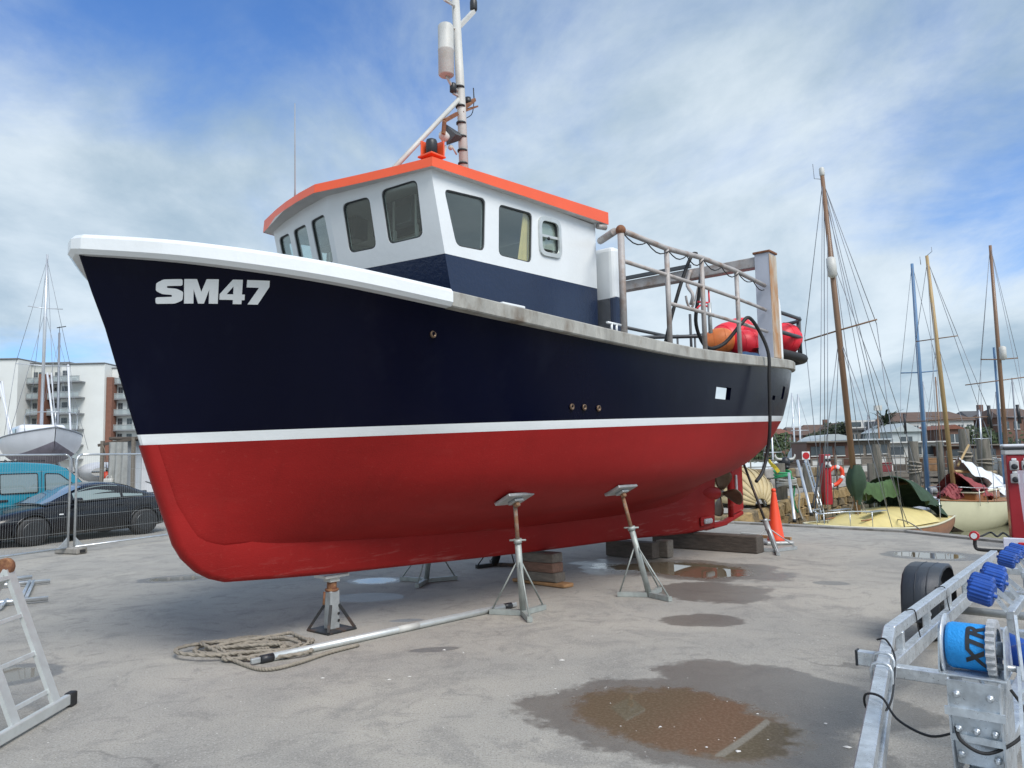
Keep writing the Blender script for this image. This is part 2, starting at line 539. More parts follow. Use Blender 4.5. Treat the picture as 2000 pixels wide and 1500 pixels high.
# quay walls: concrete-faced near edge, rough yellow stone across the inlet
mat('concrete', (0.30, 0.285, 0.26), 0.85, var=0.2, vscale=3, bump=0.4, bscale=25, col2=(0.16, 0.15, 0.13), c2scale=2)
mat('stone_ochre', (0.34, 0.235, 0.105), 0.9, var=0.35, vscale=4, bump=0.7, bscale=14, col2=(0.13, 0.105, 0.07), c2scale=3, c2lo=0.5, c2hi=0.75)
mat('stone_brown', (0.20, 0.15, 0.085), 0.9, var=0.35, vscale=4, bump=0.7, bscale=14, col2=(0.07, 0.065, 0.045), c2scale=3)
mat('stone_weedy', (0.085, 0.08, 0.055), 0.8, var=0.4, vscale=5, bump=0.7, bscale=14, col2=(0.04, 0.045, 0.02), c2scale=3)
q = MB()
for a, c in zip(NEAR_EDGE[:-1], NEAR_EDGE[1:]):
    A, Cc = Vector((*a, 0)), Vector((*c, 0))
    nrm = Vector((-(Cc - A).y, (Cc - A).x, 0)).normalized() * 0.02
    q.add([A + nrm + Vector((0, 0, -0.02)), Cc + nrm + Vector((0, 0, -0.02)), Cc + nrm + Vector((0, 0, -4)), A + nrm + Vector((0, 0, -4))], [(0, 1, 2, 3)])
near_wall = q.build('quay_wall', 'concrete', fix=False)
tag(near_wall, 'grey concrete quay face along the edge of the boat yard', 'quay wall')
kerb = MB()
for a, c in zip(NEAR_EDGE[:4], NEAR_EDGE[1:5]):
    kerb.beam((*a, 0.01), (*c, 0.01), 0.28, 0.06)
kerb.build('coping', 'concrete', near_wall)
fw = thing('stone_quay', 'rough yellow and brown stone quay wall across the inlet', 'quay wall')
q = MB()
for a, c in zip(FAR_EDGE[:6], FAR_EDGE[1:7]):
    A, Cc = Vector((*a, 0)), Vector((*c, 0))
    q.add([A + Vector((0, 0, -0.01)), Cc + Vector((0, 0, -0.01)), Cc + Vector((0, 0, -4)), A + Vector((0, 0, -4))], [(0, 1, 2, 3)])
q.build('backing', 'stone_weedy', fw, fix=False)
def stone_mesh(i):
    rnd = random.Random(100 + i)
    bm = bmesh.new(); bmesh.ops.create_cube(bm, size=1)
    bmesh.ops.bevel(bm, geom=bm.edges[:], offset=0.13, segments=1, affect='EDGES')
    for v in bm.verts: v.co += Vector((rnd.uniform(-.09, .09), rnd.uniform(-.12, .12), rnd.uniform(-.09, .09)))
    me = bpy.data.meshes.new('stone'); bm.to_mesh(me); bm.free(); return me
STONES = {k: [stone_mesh(i + 10 * j) for i in range(4)] for j, k in enumerate(('stone_ochre', 'stone_brown', 'stone_weedy'))}
for k, ms in STONES.items():
    for me in ms: me.materials.append(MATS[k])
rnd = random.Random(5)
z_rows = [(-0.20, 0.40), (-0.58, 0.34), (-0.92, 0.34), (-1.26, 0.32)]
for (a, c) in zip(FAR_EDGE[:5], FAR_EDGE[1:6]):
    A, Cc = Vector((*a, 0)), Vector((*c, 0)); d = (Cc - A); ln = d.length; d.normalize()
    nrm = Vector((d.y, -d.x, 0))
    for ri, (z, h) in enumerate(z_rows):
        s = -rnd.uniform(0, 0.3)
        while s < ln:
            l = rnd.uniform(0.55, 1.15)
            kind = ('stone_ochre' if rnd.random() < (0.8, 0.6, 0.4, 0.05)[ri] else ('stone_brown' if ri < 3 else 'stone_weedy'))
            o = bpy.data.objects.new('stone', rnd.choice(STONES[kind])); COL.objects.link(o)
            o.parent = fw
            o.location = A + d * (s + l / 2) + nrm * rnd.uniform(0.02, 0.10) + Vector((0, 0, z + rnd.uniform(-.03, .03)))
            o.scale = (l * 0.97, 0.5, h * rnd.uniform(0.9, 1.08))
            o.rotation_euler = (rnd.uniform(-.06, .06), rnd.uniform(-.05, .05), math.atan2(d.y, d.x))
            s += l
# ------------------------------------------------------------------ the fishing boat on the hard
BO = Vector((-1.86, 7.95, 0)); BANG = R(50)
FW = Vector((-math.cos(BANG), -math.sin(BANG), 0)); PT = Vector((math.sin(BANG), -math.cos(BANG), 0))
def b2w(x, y, z): return BO + FW * x + PT * y + Vector((0, 0, z))
mat('navy_paint', (0.0016, 0.0026, 0.013), 0.20, var=0.15, vscale=1.0, bump=0.12, bscale=4, rvar=0.07, spec=0.13, col2=(0.006, 0.008, 0.020), c2scale=1.6, c2lo=0.55, c2hi=0.8, stretch=(1, 1, .5))
mat('navy_house', (0.012, 0.022, 0.055), 0.20, bump=0.22, bscale=22, var=0.15, vscale=1.5, rvar=0.06)
mat('antifoul_red', (0.285, 0.013, 0.012), 0.62, var=0.16, vscale=1.3, bump=0.15, bscale=70, col2=(0.31, 0.035, 0.030), c2scale=1.1, c2lo=0.58, c2hi=0.9, stretch=(0.5, 1, 1.6), spec=0.2)
mat('roof_orange', (0.80, 0.105, 0.035), 0.40, var=0.06, vscale=2, bump=0.06, bscale=20)
mat('gunwale_grey', (0.34, 0.335, 0.305), 0.75, var=0.30, vscale=4, bump=0.4, bscale=25, col2=(0.13, 0.095, 0.065), c2scale=2.4, c2lo=0.54, c2hi=0.76, stretch=(1.4, 1.4, 0.6))
mat('deck_grey', (0.22, 0.23, 0.23), 0.8, var=0.2, vscale=2)
mat('rail_grey', (0.40, 0.375, 0.36), 0.6, 0.15, var=0.2, vscale=6, col2=(0.24, 0.15, 0.10), c2scale=4, c2lo=0.50, c2hi=0.74, bump=.15, bscale=40)
mat('post_grey', (0.45, 0.47, 0.53), 0.5, 0.1, var=0.12, vscale=3, col2=(0.36, 0.30, 0.26), c2scale=3, c2lo=0.66, c2hi=0.82)
mat('post_rusty', (0.50, 0.47, 0.40), 0.65, var=0.2, vscale=3, col2=(0.40, 0.20, 0.08), c2scale=1.7, c2lo=0.47, c2hi=0.66, stretch=(2, 2, 0.6), bump=0.2, bscale=30)
mat('bronze', (0.15, 0.10, 0.065), 0.42, 0.5, var=0.35, vscale=8, rvar=0.12, bump=0.1, bscale=30)
mat('zinc', (0.48, 0.49, 0.50), 0.55, 0.4, var=0.25, vscale=12, bump=0.4, bscale=40)
mat('cage_grey', (0.065, 0.072, 0.080), 0.5, var=0.2, vscale=5)
mat('window_seal', (0.035, 0.04, 0.042), 0.6)
mat('soffit', (0.62, 0.61, 0.59), 0.6, var=0.1, vscale=3)
mat('curtain', (0.78, 0.58, 0.26), 0.85, var=0.15, vscale=4)
mat('house_inside', (0.35, 0.35, 0.33), 0.8)
def clear_glass():
    m = bpy.data.materials.new('clear_glass'); m.use_nodes = True
    t = m.node_tree; t.nodes.clear()
    o = t.nodes.new('ShaderNodeOutputMaterial'); mx = t.nodes.new('ShaderNodeMixShader')
    tr = t.nodes.new('ShaderNodeBsdfTransparent'); tr.inputs[0].default_value = (0.86, 0.91, 0.89, 1)
    gl = t.nodes.new('ShaderNodeBsdfGlossy'); gl.inputs['Roughness'].default_value = 0.03; gl.inputs['Color'].default_value = (0.95, 1.0, 1.0, 1)
    lw = t.nodes.new('ShaderNodeLayerWeight'); lw.inputs['Blend'].default_value = 0.5
    pw = t.nodes.new('ShaderNodeMath'); pw.operation = 'POWER'; pw.inputs[1].default_value = 3.0; t.links.new(lw.outputs['Facing'], pw.inputs[0])
    ma = t.nodes.new('ShaderNodeMath'); ma.operation = 'MULTIPLY_ADD'; ma.inputs[1].default_value = 0.55; ma.inputs[2].default_value = 0.075; t.links.new(pw.outputs[0], ma.inputs[0])
    t.links.new(ma.outputs[0], mx.inputs[0]); t.links.new(tr.outputs[0], mx.inputs[1]); t.links.new(gl.outputs[0], mx.inputs[2]); t.links.new(mx.outputs[0], o.inputs['Surface'])
    MATS['clear_glass'] = m
clear_glass()
def scuff(name, lo=0.57, hi=0.72, zlo=.55, zhi=1.0):
    """pale chafe marks along the bottom edge, where slings and blocks have rubbed, and roller lap marks"""
    m = MATS[name]; t = m.node_tree; b = t.nodes['Principled BSDF']; L = t.links.new
    src = b.inputs['Base Color'].links[0].from_socket
    co = t.nodes.new('ShaderNodeTexCoord')
    def nz(scale, st, det=7, rough=.65):
        mp = t.nodes.new('ShaderNodeMapping'); mp.inputs['Scale'].default_value = st; L(co.outputs['Object'], mp.inputs[0])
        n = t.nodes.new('ShaderNodeTexNoise'); n.inputs['Scale'].default_value = scale; n.inputs['Detail'].default_value = det; n.inputs['Roughness'].default_value = rough
        L(mp.outputs[0], n.inputs['Vector']); return n.outputs['Fac']
    def mr(v, a, c, d=0., e=1.):
        n = t.nodes.new('ShaderNodeMapRange'); n.inputs[1].default_value = a; n.inputs[2].default_value = c; n.inputs[3].default_value = d; n.inputs[4].default_value = e
        L(v, n.inputs[0]); return n.outputs[0]
    def mul(a, c):
        n = t.nodes.new('ShaderNodeMath'); n.operation = 'MULTIPLY'
        for i, v in enumerate((a, c)):
            if isinstance(v, float): n.inputs[i].default_value = v
            else: L(v, n.inputs[i])
        return n.outputs[0]
    sx = t.nodes.new('ShaderNodeSeparateXYZ'); L(co.outputs['Object'], sx.inputs[0])
    low = mr(sx.outputs[2], zhi, zlo)
    f = mul(mul(mr(nz(5, (.35, 1, 3.2)), lo, hi), low), .55)
    m1 = t.nodes.new('ShaderNodeMixRGB'); L(f, m1.inputs[0]); L(src, m1.inputs[1]); m1.inputs[2].default_value = (.42, .17, .15, 1)
    g = mul(mr(nz(2.2, (3.0, 1, .25), 5, .55), .50, .72), .30)
    m2 = t.nodes.new('ShaderNodeMixRGB'); L(g, m2.inputs[0]); L(m1.outputs[0], m2.inputs[1]); m2.inputs[2].default_value = (.22, .011, .010, 1)
    k = mul(mr(nz(26, (1, 1, 1), 4, .7), .60, .72), .35)
    m3 = t.nodes.new('ShaderNodeMixRGB'); L(k, m3.inputs[0]); L(m2.outputs[0], m3.inputs[1]); m3.inputs[2].default_value = (.36, .05, .04, 1)
    L(m3.outputs[0], b.inputs['Base Color'])
scuff('antifoul_red')

boat = thing('fishing_boat', 'big fishing boat with black and red hull, white wheelhouse and orange roof, on stands', 'boat', BO, math.pi + BANG)

def cr(tab, x):
    """smooth interpolation in a table of (x, value), x rising"""
    xs = [t[0] for t in tab]; ys = [t[1] for t in tab]
    if x <= xs[0]: return ys[0]
    if x >= xs[-1]: return ys[-1]
    i = max(j for j in range(len(xs) - 1) if xs[j] <= x)
    def sl(j):
        if j == 0: return (ys[1] - ys[0]) / (xs[1] - xs[0])
        if j == len(xs) - 1: return (ys[-1] - ys[-2]) / (xs[-1] - xs[-2])
        return (ys[j + 1] - ys[j - 1]) / (xs[j + 1] - xs[j - 1])
    h = xs[i + 1] - xs[i]; s = (x - xs[i]) / h
    return (2*s**3-3*s**2+1)*ys[i] + (s**3-2*s**2+s)*h*sl(i) + (-2*s**3+3*s**2)*ys[i+1] + (s**3-s**2)*h*sl(i+1)
STEM = [(0.66, 1.18), (0.71, 1.33), (0.78, 1.45), (0.90, 1.57), (1.03, 1.65), (1.15, 1.69), (1.39, 1.78), (1.65, 1.87), (1.90, 1.955), (2.09, 2.02), (2.50, 2.15), (2.85, 2.26), (3.13, 2.37), (3.38, 2.46), (3.56, 2.52)]
KEEL = [(-8.6, 0.30), (-7.6, 0.295), (-6.0, 0.37), (-3.5, 0.44), (-2.4, 0.48), (-0.74, 0.55), (0.0, 0.58), (1.18, 0.655)]
def wl_z(x): return 2.045 - 0.033 * x
SHEER_Z = [(-10.4, 3.34), (-9, 3.27), (-7.9, 3.22), (-6.3, 3.13), (-4.1, 3.05), (-2.46, 3.07), (-1.66, 3.10), (-0.8, 3.15), (-0.13, 3.20), (0.77, 3.29), (1.25, 3.35), (1.67, 3.40), (2.03, 3.45), (2.41, 3.52), (2.54, 3.55)]
def sheer_z(x): return cr(SHEER_Z, x)
# longitudinal lines: at each station (x, y, z); bow end on the stem
XS = [0.0, -1.0, -2.5, -4.0, -5.5, -7.0, -8.0, -8.7, -9.3]
LINES = {
 'rab': dict(y=[.10, .11, .12, .12, .12, .11, .10, .06, .03], z=[.92, .87, .82, .80, .80, .88, 1.10, 1.42, 1.60], b1=(.05, .92), b2=(.08, .94), bow=.82, st=[(-9.8, 0.02, 1.70), (-10.05, 0.0, 1.79)]),
 'gar': dict(y=[.24, .34, .44, .46, .44, .34, .24, .22, .20], z=[1.02, 1.00, .97, .96, .97, 1.07, 1.30, 1.52, 1.66], b1=(.09, 1.05), b2=(.16, 1.04), bow=.95, st=[(-9.85, .12, 1.75), (-10.08, 0.0, 1.83)]),
 'dead': dict(y=[.52, .82, 1.02, 1.10, 1.08, .90, .68, .54, .44], z=[1.25, 1.19, 1.15, 1.15, 1.18, 1.31, 1.51, 1.67, 1.77], b1=(.17, 1.30), b2=(.33, 1.28), bow=1.2, st=[(-9.9, .28, 1.82), (-10.12, 0.0, 1.90)]),
 'bil': dict(y=[.82, 1.24, 1.54, 1.66, 1.64, 1.47, 1.26, 1.08, .86], z=[1.56, 1.48, 1.43, 1.43, 1.47, 1.58, 1.72, 1.83, 1.91], b1=(.24, 1.62), b2=(.52, 1.60), bow=1.55, st=[(-9.95, .48, 1.93), (-10.18, 0.0, 1.99)]),
 'wlb': dict(y=[1.07, 1.50, 1.79, 1.89, 1.88, 1.76, 1.58, 1.38, 1.12], z=None, off=-0.088, b1=(.30, 0), b2=(.70, 0), bow=1.90, st=[(-9.97, .60, 0), (-10.24, 0.0, 0)]),
 'wlt': dict(y=[1.12, 1.53, 1.81, 1.905, 1.895, 1.785, 1.61, 1.42, 1.16], z=None, off=0.0, b1=(.32, 0), b2=(.73, 0), bow=1.975, st=[(-9.98, .63, 0), (-10.26, 0.0, 0)]),
 'mid': dict(y=[1.40, 1.70, 1.92, 1.985, 1.97, 1.88, 1.74, 1.56, 1.28], z='mid', b1=(.52, 0), b2=(1.02, 0), bow=2.7, st=[(-10.0, .72, 0), (-10.30, 0.0, 0)]),
 'she': dict(y=[1.74, 1.90, 2.02, 2.05, 2.04, 1.96, 1.83, 1.64, 1.34], z='she', b1=(.80, 0), b2=(1.38, 0), bow=3.55, st=[(-9.98, .80, 0), (-10.32, 0.0, 0)]),
}
def line(k):
    d = LINES[k]; pts = []
    zb = d['bow']; xb = cr(STEM, zb)
    def zz(i, x):
        if d['z'] is None: return wl_z(x) + d['off']
        if d['z'] == 'she': return sheer_z(x)
        if d['z'] == 'mid': return wl_z(x) * 0.5 + sheer_z(x) * 0.5
        return None
    pts.append((xb, 0.028, zb if isinstance(d['z'], list) else zz(0, xb)))
    for fr, (y, z) in ((0.22, d['b1']), (0.56, d['b2'])):
        x = xb * (1 - fr)
        q = zz(0, x)
        pts.append((x, y, z if q is None else q))
    for i, x in enumerate(XS):
        q = zz(i, x); pts.append((x, d['y'][i], d['z'][i] if q is None else q))
    for x, y, z in d['st']:
        q = zz(0, x); pts.append((x, y, z if q is None else q))
    return pts
NS = 97
ROWK = ['rab', 'gar', 'dead', 'bil', 'wlb', 'wlt', 'mid', 'she']
ROWS = {k: spline(line(k), NS) for k in ROWK}
def between(a, b, n):
    """rows filled in between two named lines, following the section curve through all lines"""
    i0, i1 = ROWK.index(a), ROWK.index(b); out = []
    secs = []
    for s in range(NS):
        P = [ROWS[k][s] for k in ROWK]
        secs.append(P)
    tot = n
    for j in range(tot + 1):
        t = i0 + (i1 - i0) * j / tot; row = []
        i = min(int(t), len(ROWK) - 2); u = t - i
        for P in secs:
            A, B_, C_, D = P[max(i - 1, 0)], P[i], P[i + 1], P[min(i + 2, len(P) - 1)]
            # chord-length aware Catmull-Rom (stops overshoot at the narrow stripe)
            d1 = max((B_ - A).length, 1e-3); d2 = max((C_ - B_).length, 1e-3); d3 = max((D - C_).length, 1e-3)
            m1 = ((C_ - A) / (d1 + d2)) * d2 if i > 0 else (C_ - B_)
            m2 = ((D - B_) / (d2 + d3)) * d2 if i + 2 < len(P) else (C_ - B_)
            row.append((2*u**3-3*u**2+1)*B_ + (u**3-2*u**2+u)*m1 + (-2*u**3+3*u**2)*C_ + (u**3-u**2)*m2)
        out.append(row)
    return out
def both_sides(rows):
    """port and starboard halves joined round the stern into one sheet"""
    return [list(r) + [Vector((p.x, -p.y, p.z)) for p in reversed(r[:-1])] for r in rows]
bot = MB().grid(both_sides(between('rab', 'wlb', 20)))
bot.build('hull_bottom', 'antifoul_red', boat)
MB().grid(both_sides(between('wlb', 'wlt', 2))).build('boot_stripe', 'white_paint', boat)
ts = MB().grid(both_sides(between('wlt', 'she', 14)))
topsides = ts.build('topsides', 'navy_paint', boat)
sm = topsides.modifiers.new('s', 'SOLIDIFY'); sm.thickness = 0.07; sm.offset = -1.0
bpy.context.view_layer.update()
_dg = bpy.context.evaluated_depsgraph_get()
_me = bpy.data.meshes.new_from_object(topsides.evaluated_get(_dg), depsgraph=_dg)
topsides.modifiers.clear(); topsides.data = _me
cuts = []
def cutter(x, z, w, h, y=1.9, d=1.0):
    for s in (1, -1):
        m = MB().box((x, s * y, z), (w, d, h)).build('cutter', 'navy_paint', None)
        m.matrix_world = Matrix.Translation(BO) @ Matrix.Rotation(math.pi + BANG, 4, 'Z')
        cuts.append(m)
cutter(-5.10, 2.535, 0.50, 0.17)
for yy in (0.0,):
    m = MB().box((-10.1, -.15, 2.93), (1.2, 1.3, .42)).build('cutter', 'navy_paint', None)
    m.matrix_world = Matrix.Translation(BO) @ Matrix.Rotation(math.pi + BANG, 4, 'Z')
    cuts.append(m)
cutter(-7.30, 2.575, 0.17, 0.07)
cutter(-7.93, 2.69, 0.20, 0.21, 1.75)
boolean_cut(topsides, cuts)
for p in topsides.data.polygons: p.use_smooth = True
# sharp edges stay sharp where holes were cut
try:
    topsides.data.set_sharp_from_angle(angle=R(40))
except Exception: pass
# keel, stem bar and skeg: one slab with the outer profile of the boat
prof = [(x, z) for z, x in reversed(STEM)] + [(x, cr(KEEL, x)) for x in (0.6, 0, -1, -2, -3, -4, -5, -6, -7, -7.6, -8.6)]
inner = [(cr(STEM, z) - 0.30, z) for z in (3.40, 3.0, 2.5, 2.1, 1.9, 1.65, 1.4, 1.2)] + [(1.05, 1.10), (0.6, 1.05), (0, 1.05), (-1, 1.02), (-3, 0.98), (-5, 0.98), (-7, 1.05), (-8, 1.22), (-8.85, 1.42), (-8.72, 1.1), (-8.62, 0.7), (-8.6, 0.45)]
def slab(name, outline_a, outline_b, w0, w1, m, zmin=None, zmax=None, dz=0.0):
    """strip between an outer and an inner profile with width"""
    b = MB(); n = len(outline_a)
    rows = []
    for (xa, za), (xb, zb) in zip(outline_a, outline_b):
        d = Vector((xb - xa, 0, zb - za)); d.normalize()
        rows.append([Vector((xb, w1, zb)), Vector((xa, w0, za)) + d * 0.05, Vector((xa, w0 * 0.72, za)) + d * 0.012, Vector((xa, 0, za)), Vector((xa, -w0 * 0.72, za)) + d * 0.012, Vector((xa, -w0, za)) + d * 0.05, Vector((xb, -w1, zb))])
    b.grid(rows)
    return b.build(name, m, boat)
def prof_in(x, z, t):
    return (x, z)
zs_top = [3.52, 3.38, 3.13, 2.85, 2.5, 2.3, wl_z(1.98) + 0.0]
zs_mid = [wl_z(1.98), wl_z(1.96) - 0.088]
zs_low = [wl_z(1.96) - 0.088, 1.65, 1.39, 1.15, 1.03, 0.90, 0.78, 0.71, 0.66]
def stem_pts(zs, inset=0.0): return [(cr(STEM, z) - inset + 0.012, z) for z in zs]
slab('stem', stem_pts(zs_top), stem_pts(zs_top, 0.10), 0.030, 0.044, 'navy_paint')
slab('stem_stripe', stem_pts(zs_mid), stem_pts(zs_mid, 0.10), 0.030, 0.044, 'white_paint')
ka = stem_pts(zs_low) + [(x, cr(KEEL, x)) for x in (0.7, 0.3, 0, -1, -2, -3, -4, -5, -6, -7, -7.6, -8.1, -8.56)]
kb = stem_pts(zs_low[:3], 0.10) + [(1.56, 1.18), (1.50, 1.10), (1.42, 1.05), (1.33, 1.02), (1.25, 1.0), (1.1, 1.0)] + [(x, cr([(-8.6, 1.50), (-8, 1.20), (-7, 0.99), (-5.5, .91), (-4, .91), (-2.5, .93), (-1, .98), (0.9, 1.02)], x)) for x in (0.7, 0.3, 0, -1, -2, -3, -4, -5, -6, -7, -7.6, -8.1, -8.66)]
slab('keel', ka, kb, 0.085, 0.10, 'antifoul_red')
# bare aft face of the deadwood with the swollen stern tube
sp = MB()
sp.grid([[Vector((-8.54, .085, .30)), Vector((-8.62, 0, .30)), Vector((-8.54, -.085, .30))], [Vector((-8.57, .095, .7)), Vector((-8.68, 0, .7)), Vector((-8.57, -.095, .7))], [Vector((-8.66, .1, 1.50)), Vector((-8.76, 0, 1.52)), Vector((-8.66, -.1, 1.50))]])
sp.tube([(-8.0, 0, 1.0), (-8.45, 0, .965), (-8.82, 0, .94), (-8.90, 0, .935)], [0.08, 0.15, 0.12, 0.085], 14)
sp.build('sternpost', 'antifoul_red', boat)
MB().beam((-8.3, 0, .33), (-9.2, 0, .36), .11, .09, b=.015).beam((-9.15, 0, .36), (-9.95, 0, .50), .11, .08, b=.015).build('rudder_shoe', 'antifoul_red', boat)
rud = MB().prism(round_poly([(-9.45, .50), (-9.50, 1.72), (-10.02, 1.78), (-10.0, .55)], .05), .07, Matrix(((1, 0, 0, 0), (0, 0, -1, .035), (0, 1, 0, 0), (0, 0, 0, 1)))).build('rudder', 'antifoul_red', boat)
MB().tube([(-9.47, 0, .44), (-9.52, 0, 1.85)], .055, 12).build('rudder_stock', 'antifoul_red', rud)
MB().bbox((-9.66, .055, 1.08), (.06, .05, .36), .02).build('anode', 'zinc', rud)
an = MB().bbox((-8.15, .115, .475), (.42, .035, .16), .015).build('anode_plate', 'antifoul_red', boat)
MB().bbox((-8.17, .15, .475), (.30, .06, .095), .03).build('anode', 'zinc', an)
# three-bladed propeller
pr = MB().lathe([(.02, -.17), (.05, -.12), (.075, -.02), (.085, .08), (.08, .13)], 14, (-9.04, 0, .93), Matrix.Rotation(R(90), 3, 'Y'))
pr = pr.build('propeller', 'bronze', boat)
for a0 in (-8, 82, 172, 262):
    rows = []
    for r, ch, tw in ((.07, .11, 55), (.14, .20, 46), (.22, .29, 38), (.30, .34, 32), (.37, .32, 28), (.42, .23, 26), (.445, .09, 25)):
        row = []
        for c in np.linspace(-.5, .5, 7):
            th = R(tw)
            ax = -c * ch * math.sin(th); tg = c * ch * math.cos(th) + 0.06 * r
            x = ax; p = Vector((x, tg, r))
            row.append(Matrix.Rotation(R(a0), 3, 'X') @ p + Vector((-9.06, 0, .93)))
        rows.append(row)
    o = MB().grid(rows).build('blade', 'bronze', pr)
    md = o.modifiers.new('thick', 'SOLIDIFY'); md.thickness = .022; md.offset = 0

# gunwale capping: white at the bow, grey weathered aft
def rail(name, t0, t1, out, drop, lift, m, round_=.03, inw=.13):
    """box-section band following the sheer between two x positions on one side"""
    full = ROWS['she']
    for sgn in (1, -1):
        rows = []
        for i, p in enumerate(full):
            if p.x > t0 or p.x < t1: continue
            a = full[max(i - 1, 0)]; c = full[min(i + 1, NS - 1)]
            d = (c - a); n = Vector((d.y, -d.x, 0)) * -1.0; n = Vector((-d.y, d.x, 0)); n.normalize()
            if n.y < 0: n = -n
            up = Vector((0, 0, 1))
            ring = [p + n * out + up * (lift - round_), p + n * (out - round_) + up * lift, p - n * inw + up * lift, p - n * inw - up * drop, p + n * (out - round_) - up * drop, p + n * out - up * (drop - round_)]
            if i == 0:
                p = Vector((p.x, 0, p.z)); f1 = Vector((1, 0, 0)); o1 = out * .55
                ring = [p + f1 * o1 + up * (lift - round_), p + f1 * (o1 - round_) + up * lift, p - f1 * inw * 1.6 + up * lift, p - f1 * inw * 1.6 - up * drop, p + f1 * (o1 - round_) - up * (drop - .01), p + f1 * o1 - up * (drop - .01 - round_)]
            rows.append([Vector((v.x, sgn * v.y, v.z)) for v in ring])
        b = MB().grid(rows, smooth=False, closed=True)
        k = len(rows[0])
        b.f.append(tuple(range(k))); b.s.append(False)
        b.f.append(tuple((len(rows) - 1) * k + j for j in reversed(range(k)))); b.s.append(False)
        b.build(name, m, boat)
rail('bow_capping', 3.0, -0.06, .062, .130, .03, 'white_paint', .035, .16)
rail('gunwale', 0.10, -10.4, .045, .135, .012, 'gunwale_grey', .012, .16)
# deck inside the bulwark
dk = []
for s in range(0, NS, 2):
    p = ROWS['mid'][s]
    if p.x > 1.3: continue
    zd = wl_z(p.x) + .22; yw = max(ROWS['wlt'][s].y - .05, 0)
    dk.append([Vector((p.x, yw, zd)), Vector((p.x, 0, zd + .03)), Vector((p.x, -yw, zd))])
MB().grid(dk).build('deck', 'deck_grey', boat)

# ---- wheelhouse: raked V front, straight sides
HY = 1.35
def house_x_front(y, z):        # front wall: V in plan, leaning forward at the top
    return 0.10 - 0.165 * abs(y) + (z - 4.55) * 0.225
ZB, ZN, ZT, XA = 2.35, 3.72, 4.57, -2.96
def zn(x): return 3.705 - 0.022 * x        # paint line rises slightly aft
def wall_prism(pts3, thick, inward, name, m, parent):
    b = MB(); n = len(pts3)
    A = [Vector(p) for p in pts3]; Bv = [a + Vector(inward) * thick for a in A]
    b.add(A + Bv, [tuple(range(n)), tuple(reversed(range(n, 2 * n)))] + [(i, i + n, (i + 1) % n + n, (i + 1) % n) for i in range(n)])
    return b.build(name, m, parent)
house = MB()
def fx(s, z): return house_x_front(HY, z)
faces = []
# outline loop in plan for a given z: port aft, port fore, apex, stbd fore, stbd aft
def loop(z, inset=0.0): return [Vector((XA + inset, HY - inset, z)), Vector((fx(1, z) - inset, HY - inset, z)), Vector((house_x_front(0, z) - inset, 0, z)), Vector((fx(1, z) - inset, -HY + inset, z)), Vector((XA + inset, -HY + inset, z))]
def shell(name, z0f, z1f, m):
    """closed ring of walls with thickness between two heights (functions of x)"""
    b = MB()
    lo, hi = [], []
    for ins in (0.0, 0.06):
        l = loop(0, ins); r0, r1 = [], []
        for k in range(5):
            for zf, dst in ((z0f, r0), (z1f, r1)):
                p = loop(4.0, ins)[k]
                z = zf(p.x); p = loop(z, ins)[k]; dst.append(Vector((p.x, p.y, z)))
        lo.append(r0); hi.append(r1)
    n = 5
    vs = lo[0] + hi[0] + lo[1] + hi[1]
    fs = []
    for i in range(n):
        j = (i + 1) % n
        fs += [(i, j, n + j, n + i), (2*n + j, 2*n + i, 3*n + i, 3*n + j), (n + i, n + j, 3*n + j, 3*n + i), (j, i, 2*n + i, 2*n + j)]
    b.add(vs, fs)
    return b.build(name, m, boat)
lower = shell('wheelhouse_base', lambda x: ZB, zn, 'navy_house')
upper = shell('wheelhouse', lambda x: zn(x) + 0.0015, lambda x: ZT, 'white_paint')
# window outlines (position along wall, z) on each wall; frame: origin, along, up, outward
def wall_frame(kind):
    if kind == 'port': return Matrix(((-1, 0, 0, 0), (0, 0, 1, HY), (0, 1, 0, 0), (0, 0, 0, 1)))       # u = -x
    if kind == 'stbd': return Matrix(((-1, 0, 0, 0), (0, 0, -1, -HY), (0, 1, 0, 0), (0, 0, 0, 1)))
    s = 1 if kind == 'fport' else -1
    a = Vector((house_x_front(HY, 4.0) - house_x_front(0, 4.0), s * HY, 0)); ln = a.length; a.normalize()
    o = Vector((house_x_front(0, 4.0), 0, 4.0))
    upv = Vector((0.225, 0, 1)); upv = (upv - a * upv.dot(a)); upv.normalize()
    n = a.cross(upv) * (1 if s < 0 else -1)
    if n.x < 0: n = -n
    M = Matrix((( a.x, upv.x, n.x, o.x), (a.y, upv.y, n.y, o.y), (a.z, upv.z, n.z, o.z), (0, 0, 0, 1)))
    return M
